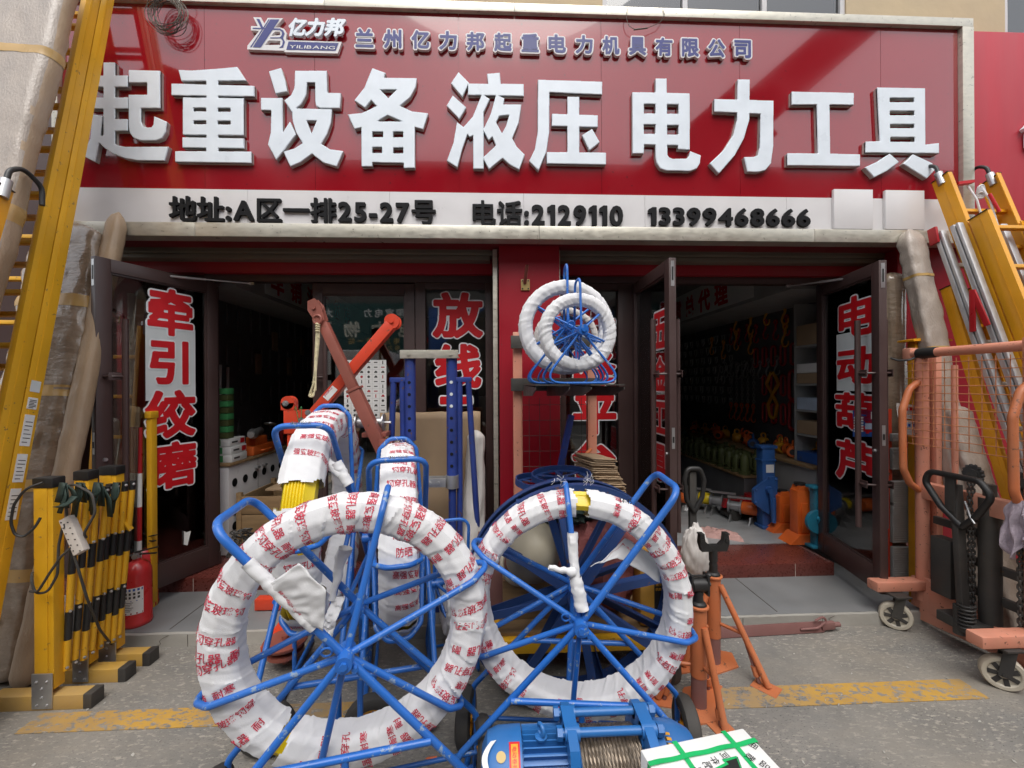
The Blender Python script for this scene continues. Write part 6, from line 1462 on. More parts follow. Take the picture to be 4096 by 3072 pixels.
# base with outriggers and castors
mb = MB(); mb.prism([(yf+.06, .10), (yn-.25, .10), (yn-.25, .19), (yn+.02, .19), (yf-.04, .30), (yf+.06, .30)], .04, (SX-.02, 0, 0), (0, 1, 0), (0, 0, 1))
mb.prism([(-.00, .03), (.0, .34), (.42, .13), (.9, .12), (.9, .03)], .03, (SX, yf, 0), (.18, -1, 0), (0, 0, 1))
for y in (yf, yn): mb.box(SX-.36, SX+.02, y-.042, y+.042, .237, .302, .01)
mb.build('base_frame', 'pink', os_)
for x, y in ((SX-.245, yf-.05), (SX-.20, yn+.0)):
    r_ = .088; wh = MB().lathe([(.018, -.024), (.045, -.02), (.058, -.018), (.066, -.026), (r_-.006, -.026), (r_, -.018), (r_, .018), (r_-.006, .026), (.066, .026), (.058, .018), (.045, .02), (.018, .024)], (x, y, r_), (.62, .78, 0), 34).build('castor', 'castor', os_)
    ax = V(.62, .78, 0); m2 = MB()
    for k in range(7):
        a = 6.2832*k/7; d = V(-.78*math.cos(a), .62*math.cos(a), math.sin(a)); 
        m2.beam(V(x, y, r_)+d*.022-ax*.021, V(x, y, r_)+d*.06-ax*.021, .022, .007, ax)
    m2.build('spoke', 'rubber', wh)
    m2 = MB()
    for s in (-1, 1): m2.beam(V(x, y, r_-.01)+ax*s*.034, V(x+.02, y-.015, .232)+ax*s*.030, .05, .006, ax)
    m2.cyl(V(x, y, r_)-ax*.04, V(x, y, r_)+ax*.04, .010, 8); m2.box(x-.045, x+.06, y-.06, y+.045, .222, .234, .003); m2.build('castor_fork', 'iron', wh)
# hydraulic lift: cylinder, pump, handle, chain
cx_, cy_ = SX-.05, 2.40
mb = MB(); mb.cyl((cx_+.06, cy_-.06, .14), (cx_+.06, cy_-.06, .96), .050, 24); mb.cyl((cx_+.06, cy_-.06, .96), (cx_+.06, cy_-.06, 1.04), .03, 16); mb.build('lift_cylinder', 'iron', os_)
mb = MB(); mb.box(cx_-.06, cx_+.02, cy_+.05, cy_+.17, .30, .66, .006); mb.box(cx_-.10, cx_+.08, cy_-.1, cy_+.1, .16, .22, .006); mb.cyl((cx_-.07, cy_-.01, .13), (cx_-.07, cy_-.01, .30), .032, 18)
mb.build('pump', 'iron', os_)
mb = MB(); q = []
for k in range(70): a = 6.2832*k/10; q.append(V(cx_-.075+.036*math.cos(a), cy_-.05+.036*math.sin(a), .18+.15*k/70))
mb.tube(q, .0055, 6); mb.build('pump_spring', 'iron', os_)
mb = MB(); mb.beam((cx_-.07, cy_-.03, .24), (cx_-.045, cy_+.03, 1.02), .05, .035, (0, 1, 0), .004); mb.build('handle_arm', 'iron', os_)
hx, hy, hz = cx_-.045, cy_+.02, 1.0; dz = -.175
mb = MB(); P_ = [(hx-.02, hy-.04, .775), (hx-.03, hy+.07, .87), (hx-.03, hy+.165, 1.00), (hx-.03, hy+.14, 1.075), (hx-.03, hy-.14, 1.075), (hx-.03, hy-.20, 1.00), (hx-.03, hy-.12, .86), (hx-.02, hy-.04, .775)]
mb.tube(fillet(P_, .055, 7), .0185, 12); mb.build('loop_handle', 'black', os_)
mb = MB(); mb.box(hx-.035, hx-.02, hy-.012, hy+.045, 1.03+dz, 1.24+dz, .002); mb.build('lever_plate', 'iron', os_)
mb = MB(); mb.tube(fillet([(hx+.01, hy-.03, 1.10+dz), (hx-.04, hy-.10, 1.03+dz), (hx-.05, hy-.13, 1.0+dz)], .03), .006, 8); mb.build('release_lever', 'zinc', os_)
def chain(mb, P_, link=.028, w_=.011, r_=.0035):
    P_ = [Vector(p) for p in P_]; out = [P_[0]]
    for a, b in zip(P_, P_[1:]):
        n = max(1, int((b-a).length/(link*.78)))
        for k in range(n): out.append(a.lerp(b, (k+1)/n))
    for k, (a, b) in enumerate(zip(out, out[1:])):
        d = (b-a).normalized(); s = d.orthogonal().normalized(); s = (Matrix.Rotation(k % 2*math.pi/2, 3, d) @ s); c = (a+b)/2; hl = link*.5-w_*.5
        mb.tube([c+d*(hl*sx)+(d*math.cos(t)*sx+s*math.sin(t))*w_*.62*1. for sx, tt in ((1, (-1.57, -.5, .5, 1.57)), (-1, (1.57, .5, -.5, -1.57))) for t in tt], r_, 5, True)
for yy_ in (cy_+.0, cy_-.24):
    mb = MB()
    for j in range(2): chain(mb, [(SX-.045+.022*j, yy_, .25), (SX-.045+.022*j, yy_, 1.07)], .03, .012, .005)
    mb.build('lift_chain', 'iron', os_)
    mb = MB(); mb.lathe([(0, -.022), (.03, -.022), (.03, -.012), (.046, -.012), (.046, .012), (.03, .012), (.03, .022), (0, .022)], (SX-.02, yy_, 1.09), (1, .2, 0), 26)
    for k in range(14): a = 6.2832*k/14; mb.ball((SX-.02, yy_+.05*math.cos(a), 1.09+.05*math.sin(a)), .011, 8)
    mb.build('sprocket', 'iron', os_)
mb = MB()
for z in (.34, .52, .70): mb.box(SX+.02, SX+.05, yn+.05, yf-.05, z, z+.05, .003)
mb.build('carriage_bar', 'iron', os_)
for y in (yn+.1, yf-.12): MB().box(SX+.08, SX+1.0, y-.07, y+.07, .10, .16, .006).build('fork', 'iron', os_)
rebase(os_)
# towel over the near grip bar, tie between door handle and stacker
def towel():
    mb = MB(); c = V(SX-.115, yn-.03, 1.0)
    def fn(u, v):
        a = (u-.5)*.22; drop = abs(v-.5)*2; sgn = 1 if v > .5 else -1
        z = 1.02-.26*drop*(1-.25*math.sin(u*7+v*2)); x = c.x+sgn*(.02+.02*drop)+.03*noise.noise((u*5, v*4, 2))+.02*math.sin(u*19)*drop; y = c.y+a*(.35+.35*drop)+.02*noise.noise((u*7, v*5, 8))
        return V(x, y, z)
    mb.grid(fn, 30, 34); return mb
o = single('towel', towel(), 'towel', 'faded lilac striped towel hanging on the orange stacker', 'towel'); o.modifiers.new('s', 'SOLIDIFY').thickness = .004
mb = MB(); a = PRf_(0, 0, 0) if False else at(3562, 1432, 2.80); b = at(3640, 1440, 2.72); mb.tube(fillet([a, a.lerp(b, .4)-V(0, 0, .012), b, b+V(.04, 0, .02)], .03), .007, 8); single('tie_cord', mb, 'black', 'black cord tying the right door handle to the orange stacker', 'cord')

# ================================================================ LADDERS AND PACKS, RIGHT SIDE
f1, t1 = V(3.30, 2.00, 0), V(3.30, 2.935, 3.16)
rl_ = ladder('large yellow double ladder with black hooks leaning at the right end of the signboard', f1, t1, .40, depth=.115, sections=2, fly=(.02, .87), off=-.125, mat='yellow_deep')
mb = MB(); d1 = (t1-f1).normalized(); n1 = V(0, -d1.z, d1.y); c = t1-d1*.12+V(.14, 0, 0)+n1*.03
for s in (0, .10): mb.tube(fillet([c+V(s, 0, .02), c+V(s+.02, -.04, -.10), c+V(s+.05, -.07, -.34), c+V(s+.07, -.10, -.44)], .05), .007, 8)
for k in range(5): mb.torus(c+V(.10, 0, .0-.012*k), .022, .007, (.2*k, 1, .3), 16, 6)
mb.build('hoist_rope', 'cloth', rl_); mb = MB(); mb.cyl(c+V(.11, -.045, -.06), c+V(.145, -.075, -.20), .0105, 10); mb.build('rope_sleeve', 'decal_red', rl_); mb = MB(); mb.beam(c+V(-.09, 0, .03), c+V(.03, 0, .045), .04, .02); mb.build('red_band', 'decal_red', rl_); rebase(rl_)
rebase(ladder('pair of plain yellow stiles behind the orange guard mesh, right of the grey planks', (3.22, 2.24, 0), (3.22, 2.83, 2.32), .20, depth=.07, hooks=False, mat='yellow_deep'))
al = thing('ladder', 'folded aluminium ladder with dark red clips between the yellow ladders at the right', 'ladder')
fa, ta = V(3.20, 2.06, 0), V(3.20, 2.86, 2.72); dA = (ta-fa).normalized(); nA = V(0, -dA.z, dA.y).normalized()
for k in range(2):
    mb = MB(); o_ = nA*(.085*k)+V(.03*k, 0, 0); mb.beam(fa+o_, ta+o_, .05, .028, nA, .004); mb.beam(fa+o_+nA*.03, ta+o_+nA*.03, .044, .020, nA, .008); mb.build('stile', 'alu', al)
    mb = MB(); o2 = o_+V(.33, 0, 0); mb.beam(fa+o2, ta+o2, .05, .06, nA, .006); mb.build('stile', 'alu', al)
for k in range(9):
    mb = MB(); c = fa+dA*(.25+.29*k); mb.beam(c+V(.03, 0, 0), c+V(.31, 0, 0), .03, .03, nA, .006); mb.build('rung', 'alu', al)
c = fa+dA*(1.98/dA.z)+V(-.03, -.02, 0); mb = MB(); mb.beam(c, c+V(.0, .0, .28), .012, .035, nA, .005); mb.beam(c+V(0, 0, .27), c+V(.005, -.08, .03), .012, .035, nA, .005); mb.build('clip', 'toolred', al)
c = ta-dA*.02; mb = MB(); mb.beam(c+V(-.03, 0, -.06), c+V(-.03, .02, .06), .02, .06, nA, .006); mb.build('end_clip', 'toolred', al); rebase(al)
leanpack('grey wrapped long package beside the right end of the signboard', (3.03, 2.42, 0), (3.03, 2.93, 2.80), .15, .10, 'wrap_grey', 31, .014, ((1.9, .03), (2.45, .02)), round_=.024)
leanpack('brown wrapped long package behind the yellow stiles at the right', (3.10, 2.30, 0), (3.05, 2.66, 1.5), .16, .08, 'wrap_grey', 37, .012, (), round_=.024)
single('wrapped_bundle', rolled((3.09, 3.10, 0), (3.08, 3.10, 2.50), .085, .085, 44, .16, 60), 'wrap_film', 'round topped film wrapped bundle standing against the red pier by the right door', 'package', 'long wrapped packages leaning on the shop front')
yp = thing('short_post', 'pair of short yellow posts under a flat yellow cap beside the film wrapped bundle', 'post')
for x in (3.06, 3.19): MB().box(x-.035, x+.035, 2.86, 2.92, 0, 1.94, .004).build('post', 'yellow_deep', yp)
mb = MB(); mb.prism([(-.13, 0), (.16, 0), (.16, .012), (.02, .035), (-.13, .012)], .12, (3.11, 2.95, 1.941), (1, 0, 0), (0, 0, 1)); cp = mb.build('cap', 'yellow_deep', yp)
mb = MB()
for x in (3.04, 3.08, 3.17, 3.21):
    for z in (1.80, 1.86): mb.ball((x, 2.858, z), .008, 8)
mb.build('bolt', 'zinc', yp); rebase(yp)
pk = thing('folded_platform', 'folded work platform of ribbed grey planks standing behind the right door', 'platform')
for i, (pa, pb) in enumerate(((1735, 1760), (1793, 1870), (1925, 2010), (2010, 2048), (2060, 2155), (2190, 2285), (2300, 2345))):
    a, b = at(3580, pb, 3.02), at(3725, pa, 2.92); mb = MB(); mb.box(2.93, 3.30, 2.94, 2.965, a.z, b.z, .003)
    n = max(2, int((b.z-a.z)/.016))
    for k in range(n): z = a.z+(b.z-a.z)*(k+.5)/n; mb.box(2.935, 3.295, 2.935, 2.94, z-.003, z+.003)
    mb.build('plank', 'plank', pk)
for x in (2.94, 3.29):
    mb = MB(); mb.beam((x, 2.98, 0.02), (x, 2.98, 1.45), .02, .03, bev=.002); mb.build('edge_bar', 'hoist_red', pk)
rebase(pk)
for i, (px, py, c1) in enumerate(((3630, 1640, 'upper'), (3640, 1705, 'lower'))):
    c = at(px, py, 2.78); mb = MB(); mb.grid(lambda u, v: c+V((u-.5)*.14, .01*math.sin(3*u+2*v), (v-.5)*.10-.02*u), 6, 5); cd = thing('paper_card', '%s of two printed white paper cards hanging by the orange stacker post' % c1, 'card'); mb.build('card', 'paper', cd)
    m2 = MB(); m2.sm = 0
    for k in range(3): m2.add([c+V(-.03+.03*k, -.013, .0), c+V(-.01+.03*k, -.013, -.004), c+V(-.008+.03*k, -.013, .016), c+V(-.028+.03*k, -.013, .02)], [(0, 1, 2, 3)])
    m2.build('print', 'decal_red' if i == 0 else 'poster_blue', cd); rebase(cd)
# flat steel tool lying on the ground along the kerb
bt = thing('steel_bar_tool', 'flat red brown steel bar with a loop handle lying along the kerb', 'steel bar')
a, b = gr(2880, 2556, 0), gr(3310, 2540, 0); mb = MB(); mb.beam(V(a.x, a.y+.01, .035), V(b.x, b.y+.035, .035), .012, .066, (0, .25, 1), .003); mb.build('blade', 'rustbar', bt)
mb = MB(); mb.beam(V(b.x-.02, b.y+.03, .04), V(b.x+.075, b.y+.035, .045), .03, .05, bev=.01); mb.cyl(V(b.x+.06, b.y+.035, .045), V(b.x+.11, b.y+.035, .047), .016, 12); mb.tube(fillet([V(b.x-.17, b.y+.015, .032), V(b.x-.06, b.y+.01, .04), V(b.x+.005, b.y+.01, .085), V(b.x-.02, b.y+.012, .115), V(b.x-.07, b.y+.016, .085)], .03), .007, 8); mb.build('loop_handle', 'rustbar', bt); rebase(bt)

# litter on the asphalt
for i, (px, py, lb) in enumerate(((1732, 3033, 'short stub of an orange pencil on the asphalt between the reel stands'),)):
    c = gr(px, py, .006); mb = MB(); mb.cyl(c-V(.022, 0, 0), c+V(.016, .004, 0), .005, 6); mb.cyl(c+V(-.032, 0, 0), c-V(.022, 0, 0), .001, 6, .005); single('pencil_stub', mb, 'jackorange', lb, 'pencil')
random.seed(21); mb = MB()
for k in range(260):
    c = V(random.uniform(-2.4, 2.9), 2.70-abs(random.gauss(0, .28)), .002); r_ = random.uniform(.002, .006)
    mb.ball(c, r_, 6, sc=(1, 1.3, .6))
for k in range(70):
    c = V(random.uniform(-2.2, 2.7), random.uniform(1.6, 2.7), .003); d = V(random.uniform(-.02, .02), random.uniform(-.015, .015), 0); mb.add([c, c+d, c+d*.6+V(.006, .008, .002), c+V(.004, .01, .003)], [(0, 1, 2, 3)])
tag(mb.build('grit', 'kerb_stone'), kind='stuff')

# ================================================================ SALES ROOM, RIGHT BAY
ct = thing('shop_counter', 'long grey counter along the right wall inside the right bay', 'counter')
MB().box(3.04, 3.45, 3.82, 8.8, ZT+.004, .82, .004).build('body', 'plank', ct); MB().box(3.0, 3.455, 3.80, 8.8, .825, .855, .004).build('top', 'wood', ct)
MB().box(2.72, 3.035, 4.45, 8.6, .60, .625, .003).build('low_shelf', 'wood', ct); MB().box(2.74, 3.035, 4.46, 8.6, ZT+.004, .598, .003).build('plinth', 'darkwall', ct); rebase(ct)
bn = thing('banner', 'white banner with dark red characters on the bulkhead above the right counter', 'banner'); MB().box(2.752, 2.757, 4.3, 7.4, 2.56, 2.94).build('cloth', 'paper', bn)
mb = MB(); mb.sm = 0; text(mb, '甘肃总代理', V(2.7505, 6.7, 2.62), (0, -1, 0), (0, 0, 1), .30, .04, track=1.35); mb.build('lettering', 'decal_red', bn); rebase(bn)
bn = thing('banner', 'white banner with dark red characters under the ceiling of the left bay', 'banner'); MB().box(-2.265, -2.260, 4.2, 7.6, 2.56, 2.92).build('cloth', 'paper', bn)
mb = MB(); mb.sm = 0; text(mb, '车销液压货梯', V(-2.2585, 4.3, 2.62), (0, 1, 0), (0, 0, 1), .27, .04, track=1.5); mb.build('lettering', 'decal_red', bn); rebase(bn)
WX_ = 3.455
def wallthing(name, mb, mat, label, cat, group):
    o = mb.build(name, mat); tag(o, label, cat, group); return o
def copies(o, locs, label=None, rot=None, scale=None):
    """first location moves the original, the rest are copies sharing its mesh"""
    for i, l in enumerate(locs):
        c = o if i == 0 else o.copy()
        if i: COL.objects.link(c)
        c.location = l
        if scale: c.scale = (scale[i],)*3
        if rot: c.rotation_euler = (0, 0, rot[i])
# steel shackles in rows (U with a pin), hanging flat on the wall
mb = MB(); mb.tube(fillet([(-.02, -.035, .05), (-.02, -.04, -.02), (-.02, 0, -.075), (-.02, .04, -.02), (-.02, .035, .05)], .035, 6), .011, 8); mb.cyl((-.02, -.06, .05), (-.02, .06, .05), .010, 8)
sh_ = wallthing('shackle', mb, 'toolsteel', 'steel shackle hanging in the grey rows on the far right wall', 'shackle', 'steel shackles in rows on the right wall')
L_ = [(WX_, 5.9+.20*k+.05*(j % 2), 2.32-.155*j) for j in range(7) for k in range(9)]; copies(sh_, L_, scale=[.8+.3*((i*7) % 5)/5 for i in range(len(L_))])
mb = MB(); P_ = [(-.02, .045*math.cos(a)*1.0, (.09 if math.sin(a) > 0 else -.09)+.045*math.sin(a)) for a in [6.2832*k/24 for k in range(24)]]; mb.tube(P_, .015, 9, True)
rl2 = wallthing('master_link', mb, 'toolred', 'dark red oblong master link hanging on the unlit right wall', 'link', 'red master links on the right wall')
L_ = [(WX_, 4.30+.17*k, z) for z, n in ((1.62, 6), (1.27, 6), (1.98, 7)) for k in range(n)]; copies(rl2, L_, scale=[(1.25 if l[1] < 4.75 and l[2] < 1.9 else .9) for l in L_])
def hook_mesh(s=1.):
    mb = MB(); P_ = [(-.025, 0, .10), (-.025, 0, .05), (-.025, .028, .02), (-.025, .045, -.02), (-.025, .028, -.062), (-.025, -.012, -.070), (-.025, -.042, -.045), (-.025, -.040, -.018)]
    mb.tube(fillet([V(*p)*s for p in P_], .02*s, 4), .012*s, 9, r2=.007*s); mb.torus(V(-.025, 0, .125)*s, .024*s, .010*s, (1, 0, 0), 18, 7); return mb
for mat, lb, locs, sc in (('toolyellow', 'dark yellow lifting hook hanging on the unlit right wall', [(WX_, 4.75+.33*k, z) for k, z in ((0, 2.42), (1, 2.46), (2, 2.38), (3, 2.44), (0, 2.16), (2, 2.12), (3, 2.2), (4, 2.1), (5, 2.18))], 1.25),
                          ('toolsteel', 'bare steel lifting hook hanging on the unlit right wall', [(WX_, 4.9+.16*k, 1.82-.02*(k % 3)) for k in range(9)], 1.05),
                          ('toolred', 'red lifting hook hanging on the unlit right wall', [(WX_, 4.35+.19*k, 2.28-.03*(k % 2)) for k in range(9)], 1.1)):
    h_ = wallthing('lifting_hook', hook_mesh(), mat, lb, 'hook', 'lifting hooks on the right wall'); copies(h_, locs, scale=[sc]*len(locs))
for k in range(5):
    t = thing('chain_sling', 'steel chain sling with an orange hook hanging on the right wall', 'chain', 'chain slings on the right wall'); mb = MB(); y = 5.35+.13*k; chain(mb, [(WX_-.03, y, 1.95), (WX_-.03, y, 1.30)], .05, .02, .006); mb.build('chain', 'toolsteel', t); o = hook_mesh(1.1).build('hook', 'jackorange', t); o.location = (WX_-.01, y, 1.2)
yb_ = thing('beam_clamp', 'large dark yellow beam clamp hanging on the right wall below the hooks', 'clamp')
mb = MB()
for s in (-1, 1): mb.tube(fillet([(WX_-.03, 4.98+s*.02, 1.78), (WX_-.03, 4.98+s*.11, 1.64), (WX_-.03, 4.98, 1.50), (WX_-.03, 4.98+s*.085, 1.38), (WX_-.03, 4.98+s*.05, 1.24), (WX_-.03, 4.98+s*.01, 1.21)], .03), .020, 8)
mb.build('jaws', 'toolyellow', yb_); rebase(yb_)
# chain hoists and tackle along the counter
def hoist(mat, lb, locs):
    t = thing('chain_hoist', lb, 'hoist', 'hoists lined up on the counter'); mb = MB(); mb.lathe([(0, -.05), (.05, -.05), (.062, -.035), (.062, .035), (.05, .05), (0, .05)], (0, 0, .065), (.6, .8, 0), 22); mb.torus((0, 0, .15), .03, .010, (.8, -.6, 0), 18, 7); mb.build('body', mat, t)
    mb = MB(); mb.lathe([(0, -.054), (.03, -.054), (.03, .054), (0, .054)], (0, 0, .065), (.6, .8, 0), 16); mb.tube(fillet([(.03, -.06, .02), (.09, -.08, .05), (.12, -.03, .08), (.08, .0, .05)], .03), .009, 7); mb.build('hook', 'iron', t)
    for i, l in enumerate(locs):
        if i == 0: t.location = l
        else: dup(t, l, .5*i)
random.seed(5)
hoist('jackorange', 'orange chain hoist in the row lying on the right counter', [(3.14+.1*(k % 3), 4.25+.24*k, .856) for k in range(10)])
hoist('toolyellow', 'yellow chain hoist in the row lying on the right counter', [(3.28-.08*(k % 2), 4.10+.42*k, .856) for k in range(7)])
hoist('iron', 'black chain hoist in the row lying on the right counter', [(3.34, 4.45+.5*k, .856) for k in range(5)])
hoist('jackblue', 'blue chain hoist among the orange ones on the right counter', [(3.10, 4.86, .856)])
mb = MB().torus((3.30, 4.0, .93), .05, .018, (1, .4, .2), 24, 8); single('round_sling', mb, 'film', 'pale yellow green roll of sling among the hoists on the counter', 'sling')
single('plastic_bag', blob((3.20, 3.98, .90), .12, .14, .07, 4, .35, 4), 'plastic_clear', 'clear crumpled plastic bag at the near end of the right counter', 'bag')
# bottle jacks
bj = thing('bottle_jack', 'olive green bottle jack in the double row on the low shelf by the right counter', 'jack', 'olive bottle jacks on the low shelf'); mb = MB(); mb.lathe([(.06, 0), (.062, .03), (.045, .036), (.045, .20), (.036, .215), (.026, .22), (.026, .25), (.030, .252), (.030, .262), (0, .264)], (0, 0, 0), (0, 0, 1), 24); mb.build('body', 'olive', bj); mb = MB(); mb.tube(fillet([(-.045, 0, .19), (-.095, 0, .18), (-.10, 0, .07), (-.05, 0, .05)], .03), .008, 8); mb.build('grip', 'olive', bj)
for i, (x, y) in enumerate([(2.79, 4.53+.155*k) for k in range(11)]+[(2.93, 4.53+.155*k) for k in range(11)]):
    if i == 0: bj.location = (x, y, .626)
    else: dup(bj, (x, y, .626), .2*(i % 3), scale=(1, 1, .85+.25*((i*5) % 4)/4))
gj = thing('bottle_jack', 'dark teal bottle jack with a pale sticker behind the olive ones', 'jack', 'dark teal jacks farther back'); MB().lathe([(.06, 0), (.062, .03), (.048, .036), (.048, .24), (.03, .26), (.03, .30), (0, .30)], (0, 0, 0), (0, 0, 1), 22).build('body', 'sign_green', gj); MB().box(-.02, .02, -.0505, -.049, .14, .2).build('sticker', 'paper', gj)
for i in range(12):
    l = (2.80+.13*(i % 2), 6.3+.17*(i//2), .626)
    if i == 0: gj.location = l
    else: dup(gj, l, -.5)
# jacks on the floor
def fl(px, py): return gr(px, py, ZT+.004)
Z0 = ZT+.004
rj = thing('rack_jack', 'blue steel rack jack with a crank, tallest of the jacks on the shop floor', 'jack'); c = fl(3060, 2108)
mb = MB(); x, y = c.x, c.y; mb.box(x-.055, x+.075, y-.05, y+.05, Z0+.02, Z0+.80, .008); mb.box(x-.075, x+.095, y-.06, y+.06, Z0+.80, Z0+.83, .006); mb.box(x-.065, x+.085, y-.055, y+.055, Z0+.67, Z0+.69, .003); mb.box(x-.07, x+.09, y-.07, y+.07, Z0, Z0+.03, .005); mb.build('column', 'jackblue', rj)
mb = MB(); mb.prism([(-.055, .18), (.075, .10), (.075, .52), (.02, .53), (-.15, .42), (-.17, .40), (-.17, .27)], .035, (x, y-.052, Z0), (1, 0, 0), (0, 0, 1)); mb.cyl((x-.02, y-.13, Z0+.40), (x-.02, y-.085, Z0+.40), .035, 18); mb.beam((x-.02, y-.125, Z0+.41), (x+.0, y-.125, Z0+.10), .035, .018, (0, 1, 0), .006); mb.cyl((x+.0, y-.135, Z0+.09), (x+.0, y-.135, Z0+.33), .020, 12)
for dx, dz in ((-.15, .40), (-.15, .28), (.055, .50), (.055, .14), (-.02, .52)): mb.ball((x+dx, y-.09, Z0+dz), .012, 8)
gb = mb.build('gear_box', 'jackblue', rj); MB().box(x-.02, x+.06, y-.0525, y-.051, Z0+.56, Z0+.64).build('label', 'paper', gb); rebase(rj)
for i, (px, py, hh, lb) in enumerate(((3200, 2165, .52, 'tall orange hydraulic jack with a splayed foot next to the teal one'), (3128, 2120, .38, 'shorter orange hydraulic jack beside the blue rack jack'))):
    c = fl(px, py); x, y = c.x, c.y; t = thing('hydraulic_jack', lb, 'jack', 'orange hydraulic jacks on the shop floor'); k = hh/.52
    mb = MB(); mb.prism([(-.15, 0), (.13, 0), (.06, .085), (-.06, .085)], .17, (x, y+.085, Z0), (1, 0, 0), (0, 0, 1)); mb.box(x-.06, x+.055, y-.055, y+.055, Z0+.08, Z0+hh*.92, .012); mb.box(x-.03, x+.03, y-.066, y-.05, Z0+.1, Z0+hh*.7, .004); mb.prism([(-.07, .0), (.03, 0), (.02, .05), (-.05, .05)], .10, (x+.02, y+.05, Z0+hh*.90), (1, 0, 0), (0, 0, 1)); mb.build('body', 'jackorange', t)
    mb = MB(); mb.cyl((x, y, Z0+hh*.9), (x, y, Z0+hh), .035, 18); mb.lathe([(.045, 0), (.048, .02), (0, .022)], (x, y, Z0+hh), (0, 0, 1), 18); mb.build('ram_head', 'black', t); rebase(t)
tj = thing('rack_jack', 'teal blue rack jack with a round gear case at the threshold', 'jack'); c = fl(3275, 2185); x, y = c.x, c.y
mb = MB(); mb.box(x-.05, x+.05, y-.04, y+.04, Z0+.015, Z0+.52, .006); mb.box(x-.085, x+.085, y-.05, y+.05, Z0+.52, Z0+.545, .005); mb.box(x-.10, x+.10, y-.06, y+.06, Z0, Z0+.02, .004); mb.build('column', 'teal', tj)
mb = MB(); mb.lathe([(0, -.02), (.095, -.02), (.10, -.012), (.10, .02), (0, .02)], (x-.06, y-.055, Z0+.24), (0, -1, 0), 28); mb.beam((x-.06, y-.085, Z0+.27), (x-.03, y-.085, Z0+.16), .03, .02, (0, 1, 0), .006); mb.cyl((x-.06, y-.10, Z0+.27), (x-.06, y-.07, Z0+.27), .022, 14); mb.cyl((x-.03, y-.10, Z0+.16), (x-.03, y-.08, Z0+.16), .025, 14); mb.build('gear_case', 'teal', tj)
mb = MB()
for s in (-1, 1):
    for k in range(5): mb.ball((x+s*.051, y-.0, Z0+.08+.1*k), .008, 8)
mb.build('bolt', 'teal', tj); MB().box(x-.035, x+.04, y-.0425, y-.041, Z0+.43, Z0+.48).build('label', 'paper', tj); rebase(tj)
for i, (px, py, lb, m1, m2_) in enumerate(((2700, 2035, 'silver and orange rope winch, farthest of the floor winches', 'toolsteel', 'jackorange'), (2790, 2040, 'silver rope winch with a yellow cap on the shop floor', 'toolsteel', 'rodyellow'), (2885, 2060, 'black and silver rope winch in the middle of the floor row', 'toolsteel', 'iron'), (2960, 2085, 'silver rope winch with an orange motor next to the blue rack jack', 'toolsteel', 'jackorange'))):
    c = fl(px, py); x, y = c.x, c.y; t = thing('rope_winch', lb, 'winch', 'small winches in a row on the shop floor')
    mb = MB(); mb.lathe([(.055, -.11), (.075, -.108), (.075, -.095), (.05, -.09), (.05, .0), (.075, .005), (.075, .018), (.03, .02)], (x, y, Z0+.15), (.75, -.65, 0), 24); mb.beam((x-.10, y+.06, Z0+.25), (x+.12, y-.08, Z0+.25), .02, .02); mb.build('drum', m1, t)
    mb = MB(); mb.lathe([(.06, .02), (.065, .03), (.065, .15), (.05, .17), (0, .17)], (x, y, Z0+.15), (.75, -.65, 0), 24); mb.build('motor', m2_, t)
    mb = MB(); mb.prism([(-.11, 0), (.11, 0), (.06, .07), (-.06, .07)], .015, (x-.06, y+.05, Z0), (.75, .65, 0), (0, 0, 1)); mb.prism([(-.11, 0), (.11, 0), (.06, .07), (-.06, .07)], .015, (x+.08, y-.07, Z0), (.75, .65, 0), (0, 0, 1)); mb.build('foot', 'zinc', t); rebase(t)
for i, (px, py, z, lb) in enumerate(((3010, 1985, .50, 'dark red floor jack lying behind the blue rack jack'), (3180, 1990, .44, 'dark red floor jack lying behind the orange jacks'))):
    c = gr(px, py, .45); x, y = c.x, c.y+.1; t = thing('floor_jack', lb, 'jack', 'dark red floor jacks'); mb = MB(); mb.prism([(-.25, 0), (.22, 0), (.25, .05), (.10, .10), (-.22, .08)], .16, (x, y+.08, Z0+.12), (1, -.2, 0), (0, 0, 1)); mb.cyl((x+.05, y, Z0+.2), (x+.05, y, Z0+.26), .07, 20); mb.build('body', 'toolred', t); mb = MB(); mb.cyl((x-.18, y-.1, Z0+.06), (x-.18, y+.1, Z0+.06), .06, 18); mb.cyl((x+.18, y-.1, Z0+.06), (x+.18, y+.1, Z0+.06), .06, 18); mb.build('roller', 'iron', t); rebase(t)
# near shelf unit with cartons
su = thing('shelf_unit', 'grey shelf unit full of cartons at the near end of the right wall', 'shelf'); x0, x1, y0, y1 = 3.06, 3.45, 3.80, 4.12
mb = MB(); mb.box(x0, x1, y0, y0+.015, .858, 2.45); mb.box(x0, x1, y1-.015, y1, .858, 2.45); mb.build('side_panel', 'plank', su)
for z in (1.12, 1.36, 1.62, 2.0): MB().box(x0+.002, x1, y0+.016, y1-.016, z, z+.018).build('shelf_board', 'plank', su)
rebase(su)
for i, (z, h_, m, lb) in enumerate(((1.64, .10, 'card', 'brown carton on the second shelf from the top'), (1.745, .09, 'paper', 'white carton stacked on the brown one in the shelf unit'), (1.38, .12, 'bluewhite', 'pale blue carton on the middle shelf of the unit'), (1.14, .13, 'card', 'brown carton on the lower shelf of the unit'), (.86, .10, 'poster_blue', 'blue carton under the lowest shelf board'), (2.02, .2, 'card', 'tall brown carton on the top shelf'))):
    single('carton', MB().box(x0+.005, x1-.08, y0+.02, y1-.03, z, z+h_, .003), m, lb, 'box', 'cartons in the shelf unit')
